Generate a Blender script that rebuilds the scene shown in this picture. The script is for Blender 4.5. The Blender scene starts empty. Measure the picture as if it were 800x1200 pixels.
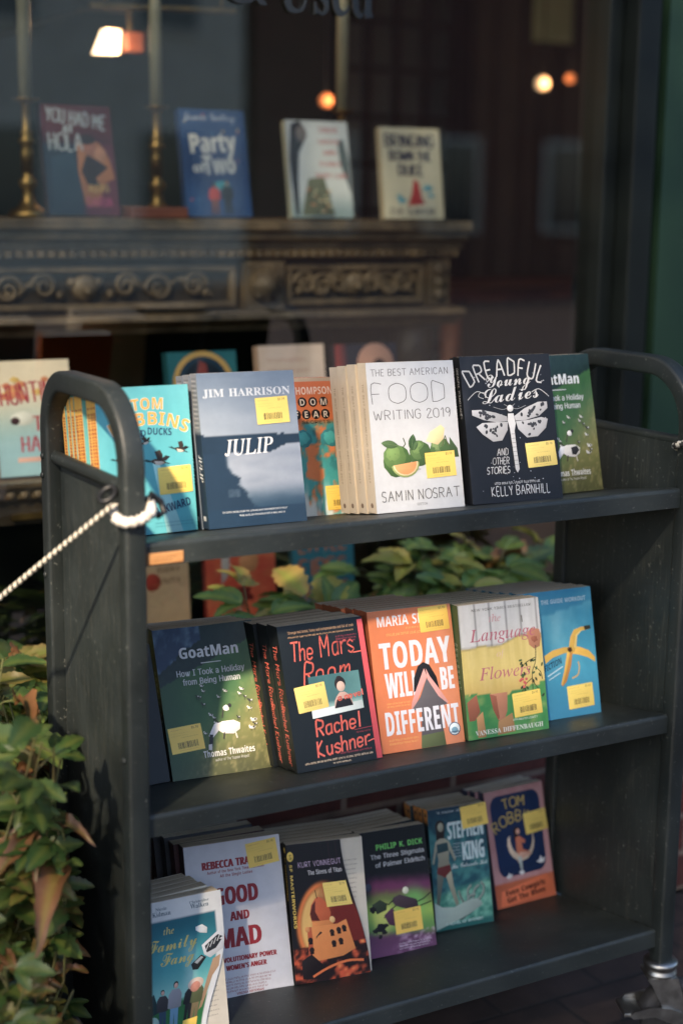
import bpy, bmesh, math, random
from mathutils import Vector, Matrix
from mathutils.geometry import tessellate_polygon
from math import sin, cos, pi, radians, sqrt, atan2

sc = bpy.context.scene
COL = sc.collection
random.seed(11)

# ------------------------------------------------------------------ camera
CAM_POS = Vector((-0.62389, -1.60917, 1.27239))
YAW, PITCH, ROLL, FPX = 0.51477, 0.19728, 0.0117, 1770.5
_F = Vector((sin(YAW)*cos(PITCH), cos(YAW)*cos(PITCH), -sin(PITCH)))
_R = Vector((cos(YAW), -sin(YAW), 0.0))
_U = _R.cross(_F)
_R2 = _R*cos(ROLL) + _U*sin(ROLL)
_U2 = _U*cos(ROLL) - _R*sin(ROLL)
cd = bpy.data.cameras.new('camera')
cam = bpy.data.objects.new('camera', cd)
COL.objects.link(cam)
cam.matrix_world = Matrix(((_R2.x, _U2.x, -_F.x, CAM_POS.x), (_R2.y, _U2.y, -_F.y, CAM_POS.y),
                           (_R2.z, _U2.z, -_F.z, CAM_POS.z), (0, 0, 0, 1)))
cd.sensor_width = 36.0
cd.sensor_fit = 'AUTO'
cd.lens = FPX*36.0/1200.0
cd.clip_start = 0.05
cd.clip_end = 500
cd.dof.use_dof = True
cd.dof.focus_distance = 2.1
cd.dof.aperture_fstop = 1.8
cd.dof.aperture_blades = 9
sc.camera = cam

# ------------------------------------------------------------------ sky, sun, exposure
SUN_DIR = Vector((0.5431, 0.5566, -0.6293)).normalized()      # the way the light travels
SUN_EL = math.asin(-SUN_DIR.z)
w = bpy.data.worlds.new('World')
sc.world = w
w.use_nodes = True
nt = w.node_tree
sky = nt.nodes.new('ShaderNodeTexSky')
sky.sky_type = 'NISHITA'
sky.sun_disc = False
sky.air_density = 0.9
sky.dust_density = 1.5
sky.ozone_density = 0.8
sky.sun_elevation = SUN_EL
sky.sun_rotation = atan2(-SUN_DIR.x, -SUN_DIR.y)
nt.links.new(sky.outputs[0], nt.nodes['Background'].inputs['Color'])
nt.nodes['Background'].inputs['Strength'].default_value = 0.15
sl = bpy.data.lights.new('sun', 'SUN')
sl.energy = 3.7
sl.angle = radians(2.2)
sl.color = (1.0, 0.80, 0.58)
so = bpy.data.objects.new('sun', sl)
so.rotation_euler = SUN_DIR.to_track_quat('-Z', 'Y').to_euler()
so.location = (-4, -4, 6)
COL.objects.link(so)
sc.view_settings.view_transform = 'Standard'
sc.view_settings.look = 'None'
sc.view_settings.exposure = 1.45
sc.view_settings.gamma = 1.0
sc.view_settings.use_curve_mapping = False
sc.cycles.max_bounces = 7
sc.cycles.transparent_max_bounces = 12
sc.cycles.caustics_reflective = False
sc.cycles.caustics_refractive = False
sc.cycles.sample_clamp_indirect = 4.0
sc.cycles.use_denoising = True

# ------------------------------------------------------------------ small helpers
def lin(c):
    if isinstance(c, str):
        c = tuple(int(c[i:i+2], 16) for i in (0, 2, 4))
    out = []
    for v in c[:3]:
        v /= 255.0
        out.append(v/12.92 if v <= 0.04045 else ((v+0.055)/1.055)**2.4)
    return tuple(out)

def tag(o, label=None, cat=None, group=None, kind=None):
    if label: o['label'] = label
    if cat: o['category'] = cat
    if group: o['group'] = group
    if kind: o['kind'] = kind
    return o

def thing(name, label, cat, loc=(0, 0, 0), group=None):
    o = bpy.data.objects.new(name, None)
    o.empty_display_size = 0.05
    COL.objects.link(o)
    o.location = loc
    return tag(o, label, cat, group)

def hsh(i, j, s=0):
    n = (int(i)*374761393 + int(j)*668265263 + int(s)*1274126177) & 0xffffffff
    n = ((n ^ (n >> 13))*1274126177) & 0xffffffff
    return ((n ^ (n >> 16)) & 0xffff)/65535.0

def vnoise(x, y, s=0):
    i, j = math.floor(x), math.floor(y)
    fx, fy = x-i, y-j
    fx, fy = fx*fx*(3-2*fx), fy*fy*(3-2*fy)
    a = hsh(i, j, s)*(1-fx) + hsh(i+1, j, s)*fx
    b = hsh(i, j+1, s)*(1-fx) + hsh(i+1, j+1, s)*fx
    return a*(1-fy) + b*fy

def fbm(x, y, s=0, o=4):
    t, a, k = 0.0, 0.5, 1.0
    for q in range(o):
        t += a*vnoise(x*k, y*k, s+q)
        a *= .5
        k *= 2.03
    return t/(1-.5**o)

def clamp(v, a=0.0, b=1.0):
    return a if v < a else b if v > b else v

def sm(a, b, v):
    t = clamp((v-a)/(b-a))
    return t*t*(3-2*t)

def soft(c):
    """printing inks are never fully saturated"""
    g = .25*c[0]+.62*c[1]+.13*c[2]
    return tuple(.0006+.99*(g+.84*(v-g)) for v in c)

def mix(a, b, t):
    t = clamp(t)
    return tuple(p+(q-p)*t for p, q in zip(a, b))

class MB:
    """collects polygons; build() links them as ONE mesh object"""
    def __init__(self):
        self.v, self.f, self.c, self.sm = [], [], [], []
    def add(self, vs, fs, col=None, smooth=False):
        b = len(self.v)
        self.v += [tuple(p) for p in vs]
        for f in fs:
            self.f.append(tuple(b+i for i in f))
            self.c.append(col)
            self.sm.append(smooth)
        return self
    def box(self, x0, x1, y0, y1, z0, z1, col=None):
        vs = [(x, y, z) for z in (z0, z1) for y in (y0, y1) for x in (x0, x1)]
        return self.add(vs, [(0, 2, 3, 1), (4, 5, 7, 6), (0, 1, 5, 4), (2, 6, 7, 3), (0, 4, 6, 2), (1, 3, 7, 5)], col)
    def prism(self, poly, axis, a, b, col=None, smooth=False):
        """poly: 2-D outline; axis 0: (y,z) swept along x, 1: (x,z) along y, 2: (x,y) along z"""
        def P(p, t):
            return (t, p[0], p[1]) if axis == 0 else (p[0], t, p[1]) if axis == 1 else (p[0], p[1], t)
        n = len(poly)
        vs = [P(p, a) for p in poly] + [P(p, b) for p in poly]
        self.add(vs, [(i, (i+1) % n, n+(i+1) % n, n+i) for i in range(n)], col, smooth)
        tr = tessellate_polygon([[Vector((p[0], p[1], 0)) for p in poly]])
        self.add([P(p, a) for p in poly], [t for t in tr], col)
        self.add([P(p, b) for p in poly], [t[::-1] for t in tr], col)
        return self
    def tube(self, path, r, n=10, col=None, cap=True, closed=False, smooth=True):
        pts = [Vector(p) for p in path]
        m = len(pts)
        rr = r if isinstance(r, (list, tuple)) else [r]*m
        vs = []
        up = None
        for i, p in enumerate(pts):
            if closed:
                t = pts[(i+1) % m]-pts[i-1]
            else:
                t = pts[min(i+1, m-1)]-pts[max(i-1, 0)]
            t.normalize()
            if up is None:
                up = Vector((0, 0, 1)) if abs(t.z) < .9 else Vector((1, 0, 0))
            up = (up - t*up.dot(t)).normalized()
            s = t.cross(up)
            for k in range(n):
                a = 2*pi*k/n
                vs.append(p + (up*cos(a)+s*sin(a))*rr[i])
        fs = []
        for i in range(m if closed else m-1):
            j = (i+1) % m
            for k in range(n):
                k2 = (k+1) % n
                fs.append((i*n+k, i*n+k2, j*n+k2, j*n+k))
        b0 = len(self.f)
        self.add(vs, fs, col, smooth)
        if cap and not closed:
            self.add(vs[:n], [tuple(range(n))[::-1]], col)
            self.add(vs[-n:], [tuple(range(n))], col)
        return self
    def lathe(self, prof, c, n=20, axis=2, col=None, smooth=True):
        """prof: [(r, h)]; axis of turning through c"""
        vs = []
        for r, h in prof:
            for k in range(n):
                a = 2*pi*k/n
                u, v = r*cos(a), r*sin(a)
                vs.append((c[0]+u, c[1]+v, c[2]+h) if axis == 2 else (c[0]+h, c[1]+u, c[2]+v) if axis == 0 else (c[0]+u, c[1]+h, c[2]+v))
        fs = []
        for i in range(len(prof)-1):
            for k in range(n):
                k2 = (k+1) % n
                fs.append((i*n+k, i*n+k2, (i+1)*n+k2, (i+1)*n+k))
        fs.append(tuple(range(n))[::-1])
        fs.append(tuple((len(prof)-1)*n+k for k in range(n)))
        return self.add(vs, fs, col, smooth)
    def build(self, name, m, parent=None, bevel=0, loc=None, fixn=True):
        me = bpy.data.meshes.new(name)
        me.from_pydata(self.v, [], self.f)
        me.polygons.foreach_set('use_smooth', self.sm)
        if any(c is not None for c in self.c):
            at = me.color_attributes.new('ink', 'FLOAT_COLOR', 'CORNER')
            buf = []
            for f, c in zip(self.f, self.c):
                if c is None: c = (.5, .5, .5)
                if isinstance(c[0], (tuple, list)):
                    for q in c: buf += [q[0], q[1], q[2], 1.0]
                else:
                    buf += [c[0], c[1], c[2], 1.0]*len(f)
            at.data.foreach_set('color', buf)
        me.update()
        if fixn:
            bm = bmesh.new()
            bm.from_mesh(me)
            if fixn == 'weld':
                bmesh.ops.remove_doubles(bm, verts=bm.verts, dist=1e-5)
            bmesh.ops.recalc_face_normals(bm, faces=bm.faces)
            bm.to_mesh(me)
            bm.free()
        if m: me.materials.append(m)
        o = bpy.data.objects.new(name, me)
        COL.objects.link(o)
        if parent: o.parent = parent
        if loc is not None: o.location = loc
        if bevel:
            md = o.modifiers.new('bevel', 'BEVEL')
            md.width = bevel
            md.segments = 2
            md.limit_method = 'ANGLE'
            md.angle_limit = radians(40)
        return o

# ------------------------------------------------------------------ materials
def mat(name, base=(.5, .5, .5), rough=.5, metal=0.0, spec=.5, build=None):
    m = bpy.data.materials.new(name)
    m.use_nodes = True
    n = m.node_tree.nodes
    b = n['Principled BSDF']
    b.inputs['Base Color'].default_value = (*base, 1)
    b.inputs['Roughness'].default_value = rough
    b.inputs['Metallic'].default_value = metal
    b.inputs['Specular IOR Level'].default_value = spec
    if build: build(m.node_tree, b)
    return m

def N(t, kind, **kw):
    x = t.nodes.new(kind)
    for k, v in kw.items():
        if k in x.inputs: x.inputs[k].default_value = v
        else: setattr(x, k, v)
    return x

def ramp(t, src, stops):
    r = t.nodes.new('ShaderNodeValToRGB')
    while len(r.color_ramp.elements) < len(stops): r.color_ramp.elements.new(.5)
    for e, (p, c) in zip(r.color_ramp.elements, stops):
        e.position = p
        e.color = (*c, 1)
    t.links.new(src, r.inputs[0])
    return r.outputs[0]

def bump(t, b, src, strength=.3, dist=.002):
    x = t.nodes.new('ShaderNodeBump')
    x.inputs['Strength'].default_value = strength
    x.inputs['Distance'].default_value = dist
    t.links.new(src, x.inputs['Height'])
    t.links.new(x.outputs[0], b.inputs['Normal'])

def coords(t, scale=(1, 1, 1), kind='Object'):
    c = t.nodes.new('ShaderNodeTexCoord')
    mp = t.nodes.new('ShaderNodeMapping')
    mp.inputs['Scale'].default_value = scale
    t.links.new(c.outputs[kind], mp.inputs[0])
    return mp.outputs[0]

def noise(t, scale, detail=4, vec=None, rough=.55):
    x = N(t, 'ShaderNodeTexNoise', Scale=scale, Detail=detail, Roughness=rough)
    if vec is not None: t.links.new(vec, x.inputs['Vector'])
    return x.outputs[0]

def noisy(c1, c2, scale, rough=.5, stretch=(1, 1, 1), bs=0, bd=.002, metal=0.0, detail=5, lo=.3, hi=.7, rvar=0, spec=.5):
    def f(t, b):
        v = coords(t, stretch)
        n = noise(t, scale, detail, v)
        t.links.new(ramp(t, n, [(lo, c1), (hi, c2)]), b.inputs['Base Color'])
        if bs: bump(t, b, n, bs, bd)
        if rvar:
            mr = N(t, 'ShaderNodeMapRange')
            mr.inputs['To Min'].default_value = rough-rvar
            mr.inputs['To Max'].default_value = rough+rvar
            t.links.new(n, mr.inputs[0])
            t.links.new(mr.outputs[0], b.inputs['Roughness'])
    return lambda name: mat(name, c1, rough, metal, spec, f)

def ink_mat(name, rough=.38, trans=0.0, coat=0.0, var=.06, spec=.5):
    def f(t, b):
        a = N(t, 'ShaderNodeAttribute', attribute_name='ink')
        n = noise(t, 38, 9, coords(t), .75)
        mx = N(t, 'ShaderNodeMix', data_type='RGBA', blend_type='MULTIPLY')
        mx.inputs[0].default_value = 1.0
        t.links.new(a.outputs['Color'], mx.inputs[6])
        t.links.new(ramp(t, n, [(.3, (1-var,)*3), (.7, (1.0,)*3)]), mx.inputs[7])
        t.links.new(mx.outputs[2], b.inputs['Base Color'])
        if coat: b.inputs['Coat Weight'].default_value = coat
        if trans:
            tr = N(t, 'ShaderNodeBsdfTranslucent')
            t.links.new(mx.outputs[2], tr.inputs[0])
            ms = N(t, 'ShaderNodeMixShader')
            ms.inputs[0].default_value = trans
            t.links.new(b.outputs[0], ms.inputs[1])
            t.links.new(tr.outputs[0], ms.inputs[2])
            t.links.new(ms.outputs[0], t.nodes['Material Output'].inputs[0])
    return mat(name, rough=rough, spec=spec, build=f)

M_PRINT = ink_mat('printed_cover', .4, var=.13, spec=.32)
M_STICK = ink_mat('sticker_paper', .5)
M_LEAF = ink_mat('leaf', .45, trans=.22, var=.22)
M_CORD = ink_mat('braided_cord', .85, var=.25)

def _pages(t, b):
    v = coords(t, (1, 1, 1))
    wv = N(t, 'ShaderNodeTexNoise', Scale=1.0, Detail=2)
    mp = N(t, 'ShaderNodeMapping')
    mp.inputs['Scale'].default_value = (6, 800, 6)
    tc = N(t, 'ShaderNodeTexCoord')
    t.links.new(tc.outputs['Object'], mp.inputs[0])
    t.links.new(mp.outputs[0], wv.inputs['Vector'])
    t.links.new(ramp(t, wv.outputs[0], [(.32, lin((150, 138, 118))), (.68, lin((232, 222, 200)))]), b.inputs['Base Color'])
    bump(t, b, wv.outputs[0], .5, .0006)
M_PAGES = mat('page_edges', rough=.85, spec=.2, build=_pages)

def _cart(t, b, st=(14, 14, .55), sk=.12, lift=0):
    n = noise(t, 9, 6, coords(t, (1, 1, 1)))
    n2 = noise(t, 26, 8, coords(t, st), .7)
    n3 = noise(t, 160, 3, coords(t))
    c1 = ramp(t, n, [(.3, lin((21+lift, 27+lift, 27+lift))), (.72, lin((33+lift, 40+lift, 40+lift)))])
    mx = N(t, 'ShaderNodeMix', data_type='RGBA', blend_type='MIX')
    t.links.new(ramp(t, n2, [(.54, (0, 0, 0)), (.82, (sk,)*3)]), mx.inputs[0])
    t.links.new(c1, mx.inputs[6])
    mx.inputs[7].default_value = (*lin((124, 120, 108)), 1)
    mx2 = N(t, 'ShaderNodeMix', data_type='RGBA', blend_type='MIX')
    t.links.new(ramp(t, n3, [(.65, (0, 0, 0)), (.74, (.6, .6, .6))]), mx2.inputs[0])
    t.links.new(mx.outputs[2], mx2.inputs[6])
    mx2.inputs[7].default_value = (*lin((112, 114, 108)), 1)
    t.links.new(mx2.outputs[2], b.inputs['Base Color'])
    t.links.new(ramp(t, n, [(.3, (.42,)*3), (.7, (.62,)*3)]), b.inputs['Roughness'])
    bump(t, b, n3, .12, .0008)
M_CART = mat('cart_paint', rough=.5, build=_cart)
M_SHELF = mat('shelf_paint', rough=.5, build=lambda t, b: _cart(t, b, (2, 9, 9), .16, 11))
M_PANEL = mat('panel_paint', rough=.5, build=lambda t, b: _cart(t, b, (14, 14, .55), .38, 5))
M_BLACK = noisy(lin((14, 15, 16)), lin((26, 27, 29)), 40, .45)('black_plastic')
M_STEEL = noisy((.26, .26, .25), (.42, .42, .40), 60, .38, metal=1.0, rvar=.12)('zinc_steel')
M_RUBBER = noisy((.012, .012, .013), (.03, .03, .032), 90, .7, bs=.2)('black_rubber')
M_BRASS = noisy((.20, .13, .05), (.38, .25, .09), 30, .45, metal=1.0, rvar=.12)('aged_brass')
M_WAX = mat('candle_wax', lin((150, 146, 120)), .5)
M_CARVED = noisy(lin((66, 56, 40)), lin((124, 106, 80)), 22, .55, bs=.4, bd=.003)('carved_oak')
M_CARVED_D = noisy(lin((32, 27, 20)), lin((62, 52, 38)), 22, .55, bs=.4, bd=.003)('dark_carved_oak')
M_REDWOOD = noisy(lin((80, 40, 26)), lin((120, 66, 42)), 8, .5, stretch=(1, 8, 8))('mahogany_panel')
M_ROOM = noisy(lin((60, 74, 74)), lin((80, 94, 92)), 2, .9)('room_plaster')
M_ROOMB = noisy(lin((44, 38, 32)), lin((62, 54, 45)), 3, .8)('brown_curtain')
M_FLOORI = noisy(lin((58, 44, 32)), lin((84, 64, 48)), 5, .5, stretch=(1, 12, 1))('wood_boards')
M_FRAME = noisy(lin((12, 17, 17)), lin((19, 25, 24)), 12, .5, rvar=.1, spec=.2)('black_green_paint')
M_GREEN = noisy(lin((24, 46, 36)), lin((33, 58, 45)), 3, .6, rvar=.1, spec=.25)('green_paint')
M_SOIL = noisy((.012, .009, .006), (.05, .036, .024), 30, .95, bs=.8, bd=.01)('soil')
M_STEM = noisy(lin((78, 66, 44)), lin((98, 104, 56)), 30, .7)('stem')
M_BARK = noisy((.06, .045, .03), (.15, .12, .09), 14, .9, stretch=(4, 4, .6), bs=.9, bd=.02)('bark')

def _brick(c1, c2, mortar, sw, sh, msz, axes, bs=.6):
    def f(t, b):
        c = N(t, 'ShaderNodeTexCoord')
        s = N(t, 'ShaderNodeSeparateXYZ')
        t.links.new(c.outputs['Object'], s.inputs[0])
        k = N(t, 'ShaderNodeCombineXYZ')
        t.links.new(s.outputs[axes[0]], k.inputs[0])
        t.links.new(s.outputs[axes[1]], k.inputs[1])
        br = N(t, 'ShaderNodeTexBrick', Scale=1.0)
        br.inputs['Color1'].default_value = (*c1, 1)
        br.inputs['Color2'].default_value = (*c2, 1)
        br.inputs['Mortar'].default_value = (*mortar, 1)
        br.inputs['Mortar Size'].default_value = msz
        br.inputs['Mortar Smooth'].default_value = .2
        br.inputs['Bias'].default_value = -.1
        br.inputs['Brick Width'].default_value = sw
        br.inputs['Row Height'].default_value = sh
        t.links.new(k.outputs[0], br.inputs['Vector'])
        n = noise(t, 18, 6, coords(t))
        mx = N(t, 'ShaderNodeMix', data_type='RGBA', blend_type='MULTIPLY')
        mx.inputs[0].default_value = 1.0
        t.links.new(br.outputs['Color'], mx.inputs[6])
        t.links.new(ramp(t, n, [(.25, (.5, .5, .5)), (.75, (1.15, 1.1, 1.05))]), mx.inputs[7])
        t.links.new(mx.outputs[2], b.inputs['Base Color'])
        ad = N(t, 'ShaderNodeMath', operation='MULTIPLY_ADD')
        t.links.new(br.outputs['Fac'], ad.inputs[0])
        ad.inputs[1].default_value = -1.0
        t.links.new(n, ad.inputs[2])
        bump(t, b, ad.outputs[0], bs, .006)
    return f
M_BRICK = mat('red_brick', rough=.85, build=_brick(lin((96, 48, 40)), lin((70, 38, 34)), lin((128, 112, 100)), .215, .075, .006, (0, 2)))
M_PAVE = mat('brick_paving', rough=.75, build=_brick(lin((60, 48, 43)), lin((45, 38, 35)), lin((34, 31, 29)), .205, .105, .005, (0, 1)))
M_FACADE = mat('opposite_brick', rough=.9, build=_brick(lin((110, 62, 50)), lin((84, 48, 40)), lin((120, 108, 98)), .22, .08, .008, (0, 2)))
GLYPHS = [
[0,65,144,[5,0,60,153,83,153,139,0,119,0,70,143,74,143,66,118,26,0],[33,43,33,60,111,60,111,43]],
[0,66,137,[18,0,18,153,80,152,99,147,114,133,119,107,112,90,94,79,112,71,123,57,125,35,120,20,109,8,90,1],[37,17,82,18,94,21,106,36,103,55,95,63,84,68,37,69],[37,86,75,86,90,91,100,104,100,117,97,125,90,132,79,135,37,136]],
[0,67,153,[80,-2,53,3,31,19,17,44,12,76,17,109,31,134,53,149,80,155,102,151,121,141,134,126,142,104,122,104,110,126,88,136,61,133,41,115,33,94,33,58,41,37,55,23,73,16,95,18,112,29,122,48,142,48,134,27,121,11,102,1]],
[0,68,151,[66,0,29,0,29,17,73,18,101,28,116,52,119,68,118,94,110,114,96,128,75,135,28,136,28,153,78,152,106,143,125,125,136,99,136,54,125,28,113,14,97,5],[37,153,37,0,18,0,18,153]],
[0,69,126,[18,0,18,153,112,153,112,136,37,136,37,86,107,86,107,69,37,69,37,17,113,17,113,0]],
[0,70,123,[18,0,18,153,111,153,111,136,37,136,37,83,104,83,104,66,37,66,37,0]],
[0,71,156,[81,-2,53,3,31,19,17,44,12,76,17,109,31,134,53,149,79,155,102,151,121,141,135,125,142,105,122,105,109,126,91,135,67,135,50,126,37,109,31,86,33,58,45,32,67,18,81,16,98,19,116,32,123,48,124,61,130,60,85,60,85,77,143,77,141,42,131,21,106,2]],
[0,72,155,[18,0,18,153,37,153,37,87,118,87,118,153,137,153,137,0,118,0,118,70,37,70,37,0]],
[0,73,90,[9,0,9,17,35,17,35,47,35,136,9,136,9,153,81,153,81,136,55,136,55,17,81,17,81,0]],
[0,75,140,[31,44,31,65,109,153,134,153],[18,0,18,153,37,153,37,0],[112,0,56,78,68,93,135,0]],
[0,76,118,[18,0,18,153,37,153,37,17,108,17,108,0]],
[0,77,188,[18,0,18,153,45,153,96,15,92,15,103,47,143,153,170,153,170,0,151,0,152,137,141,99,103,0,86,0,34,137,37,0]],
[0,78,157,[18,0,18,153,41,153,107,48,124,16,121,16,120,153,139,153,139,0,116,0,51,103,32,136,36,136,37,0]],
[0,79,160,[80,-2,53,3,31,19,17,44,12,76,17,109,31,134,53,149,80,155,107,149,129,134,143,109,148,76,143,44,129,19,107,3],[80,16,99,20,115,31,125,50,129,76,125,102,115,121,99,133,80,137,61,133,45,121,35,102,31,76,35,50,45,31,61,20]],
[0,80,133,[18,0,18,153,79,152,100,146,117,129,121,117,122,98,117,80,110,70,87,57,33,56,33,73,85,75,98,85,103,100,100,120,89,132,75,135,37,136,37,0]],
[0,82,135,[18,0,18,153,79,152,100,147,117,130,121,119,122,99,117,81,110,72,87,61,29,59,29,77,85,78,98,87,103,101,100,121,89,132,76,135,37,136,37,0],[106,0,69,69,91,69,128,0]],
[0,83,134,[67,-3,45,0,27,9,16,23,11,41,31,41,40,24,63,15,86,18,101,31,103,45,97,56,32,82,21,92,16,104,17,124,26,139,47,152,68,155,89,152,105,143,116,130,120,113,101,113,98,124,91,131,80,136,63,137,41,128,35,116,36,106,48,94,90,80,108,71,118,59,122,42,119,24,108,10,90,1]],
[0,84,135,[10,136,10,153,125,153,125,136,77,136,77,0,58,0,58,136]],
[0,85,155,[78,-2,46,5,34,13,22,30,18,52,18,153,37,153,37,53,40,38,56,20,78,15,99,20,115,38,118,53,118,153,137,153,137,52,133,30,121,13,109,5]],
[0,86,144,[61,0,5,153,25,153,74,9,70,9,78,35,118,153,139,153,83,0]],
[0,87,206,[47,0,5,153,25,153,59,12,63,44,92,153,114,153,148,12,152,40,181,153,201,153,159,0,137,0,108,107,102,142,105,142,98,108,69,0]],
[0,89,142,[61,0,61,62,5,153,27,153,69,84,75,69,69,69,77,92,114,153,137,153,80,62,80,0]],
[0,97,117,[48,-3,28,1,17,10,9,27,11,45,17,54,30,61,80,70,82,74,81,86,72,97,59,99,42,95,30,82,12,87,20,100,35,111,54,115,72,114,89,106,100,87,101,0,83,0,82,16,68,2],[51,14,65,16,77,25,82,38,83,57,40,48,30,40,28,31,31,22,39,16]],
[0,98,127,[69,-2,49,3,35,18,34,0,16,0,16,153,34,153,34,96,51,112,76,115,99,104,114,81,117,48,108,19,88,2],[66,14,80,17,90,26,96,40,98,57,96,73,90,87,80,96,66,99,52,96,42,87,36,74,34,57,36,40,42,26,52,17]],
[0,99,119,[62,-2,41,2,25,14,14,32,10,56,14,80,25,99,41,111,62,115,78,113,92,107,102,97,108,83,91,79,83,92,68,99,52,97,44,93,35,82,30,67,30,45,35,31,47,17,62,14,81,20,91,35,109,31,102,17,92,6,78,0]],
[0,100,127,[59,-2,33,5,16,25,11,48,14,81,28,104,52,115,76,112,93,96,93,153,112,153,112,0,94,0,92,18,79,3],[61,14,75,17,85,26,91,40,94,57,91,74,85,87,75,96,61,99,47,96,37,87,31,73,29,57,31,40,37,26,47,17]],
[0,101,121,[64,-2,41,2,25,14,14,32,10,56,14,80,24,99,41,111,62,115,84,110,99,99,109,79,111,58,111,51,22,51,22,66,101,66,93,61,87,85,71,98,52,98,37,88,30,72,29,47,33,32,42,21,54,15,67,14,84,20,92,32,109,27,103,15,93,6,80,0]],
[0,102,76,[68,114,68,98,2,98,2,114],[24,0,25,138,31,149,41,156,56,159,70,157,73,156,68,141,51,141,43,133,43,0]],
[0,103,128,[62,-45,32,-38,15,-21,30,-12,38,-22,50,-28,69,-29,80,-25,91,-14,93,20,82,8,68,2,45,3,29,12,17,27,12,41,11,66,14,81,24,100,45,114,72,113,94,96,94,114,112,114,110,-16,105,-27,93,-38],[61,18,75,20,85,28,92,41,94,58,92,74,85,87,75,96,61,99,47,96,37,87,31,74,29,58,31,41,37,29,47,21]],
[0,104,123,[34,68,34,0,16,0,16,153,34,153,34,86,31,86,41,105,56,114,79,114,96,105,104,91,107,79,107,0,89,0,88,77,82,91,69,98,48,95,38,85]],
[0,105,50,[16,0,16,114,34,114,34,0],[25,133,16,136,12,145,16,154,25,157,34,154,38,145,34,136]],
[0,106,50,[16,114,34,114,34,-14,30,-27,23,-37,11,-42,-3,-43,-3,-26,10,-24,16,-13],[25,133,16,136,12,145,16,154,25,157,34,154,38,145,34,136]],
[0,107,114,[33,41,33,64,85,114,108,114],[16,0,16,153,34,153,34,0],[88,0,44,56,57,69,112,0]],
[0,108,57,[42,-1,26,3,16,19,16,153,34,153,35,23,39,16,51,16,54,1]],
[0,109,183,[16,0,16,114,34,114,32,89,42,107,62,116,77,114,86,108,95,94,96,88,94,88,104,106,122,115,145,113,160,103,167,83,167,0,149,0,148,82,142,94,126,99,110,94,101,81,101,0,82,0,82,82,76,93,60,99,44,94,35,80,34,0]],
[0,110,123,[34,68,34,0,16,0,16,114,33,114,34,86,31,86,41,105,56,114,79,114,96,105,104,91,107,79,107,0,89,0,88,77,82,91,69,98,48,95,38,85]],
[0,111,125,[62,-2,41,2,25,14,14,32,10,56,14,80,25,99,41,111,62,115,83,111,100,99,111,80,114,56,111,32,100,14,83,2],[62,14,77,17,88,27,94,40,96,56,94,72,88,86,77,96,62,99,47,96,37,86,31,73,29,56,31,40,37,27,47,17]],
[0,112,127,[16,-43,16,114,34,114,34,96,55,113,69,115,88,111,104,99,114,81,117,48,111,25,94,5,76,-2,52,1,34,18,34,-43],[66,14,80,17,90,26,96,40,98,57,96,73,90,87,80,96,66,99,52,96,42,87,36,74,34,57,36,40,42,26,52,17]],
[0,114,78,[16,0,16,114,33,114,35,96,50,112,73,115,73,97,51,96,36,82,34,0]],
[0,115,109,[55,-2,38,0,25,5,16,15,11,28,28,32,34,21,49,14,65,15,79,24,80,34,76,41,31,56,22,62,15,76,15,91,23,103,39,113,56,115,72,113,84,107,97,87,80,83,70,97,51,99,36,93,33,87,34,77,43,70,88,55,95,47,99,32,96,18,87,7,73,0]],
[0,116,68,[61,114,61,98,2,98,2,114],[19,141,38,141,38,26,45,16,61,16,64,1,37,1,28,6,21,16]],
[0,117,123,[55,-2,30,6,19,23,16,114,34,114,36,31,45,19,60,15,78,21,88,37,89,114,107,114,107,0,89,0,89,28,92,28,89,20,77,5]],
[0,119,170,[41,0,7,114,26,114,53,12,49,12,54,34,76,114,95,114,121,12,117,12,121,27,144,114,163,114,129,0,111,0,83,101,87,101,60,0]],
[0,121,117,[14,-42,18,-26,37,-24,49,0,5,114,25,114,62,6,55,6,92,114,111,114,55,-29,39,-42]],
[0,48,136,[68,-2,45,3,28,19,18,43,14,76,18,109,29,134,45,149,68,155,91,149,107,134,118,109,122,76,118,43,108,19,91,3],[68,15,83,19,94,31,101,50,103,76,101,102,94,122,83,134,68,138,53,134,42,122,35,102,33,76,35,50,42,31,53,19]],
[0,49,136,[23,0,23,16,117,16,117,0],[83,153,83,0,64,0,64,134,26,107,26,128,60,153]],
[0,50,136,[19,0,19,14,85,85,93,98,96,111,90,128,75,137,59,137,49,132,40,121,38,109,20,109,23,127,33,142,49,151,74,154,92,149,101,142,111,129,114,112,111,95,97,72,46,17,117,17,117,0]],
[0,53,136,[66,-2,48,1,32,10,22,23,18,39,37,39,40,30,49,20,63,15,75,16,86,22,94,31,98,44,97,58,89,73,74,82,54,82,38,74,20,76,29,153,110,153,110,136,45,136,40,90,65,100,88,96,107,82,116,60,116,35,107,17,87,2]],
[0,56,136,[68,-2,47,1,30,10,19,24,16,41,18,54,24,66,34,75,46,79,31,88,25,97,21,114,24,130,44,149,68,155,92,149,111,130,115,114,111,97,104,88,90,79,102,75,111,66,118,54,120,41,116,24,106,10,89,1],[68,15,92,22,99,31,101,42,99,53,92,62,81,68,68,71,55,68,44,62,37,53,35,42,37,31,44,22],[68,87,88,94,96,113,88,131,68,138,48,131,40,113,48,94]],
[0,57,136,[68,155,87,151,107,136,115,118,115,93,105,67,60,0,39,0,92,74,84,65,71,59,52,60,41,64,28,76,22,86,19,105,21,119,25,131,38,145,55,153],[68,138,56,136,46,129,40,118,38,105,40,92,46,82,56,75,68,73,80,75,90,82,96,92,98,105,96,118,90,129,80,136]],
[0,46,56,[29,-1,19,3,15,12,19,22,29,26,38,22,42,12,38,3]],
[0,44,56,[11,-36,20,21,41,21,25,-36]],
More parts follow.
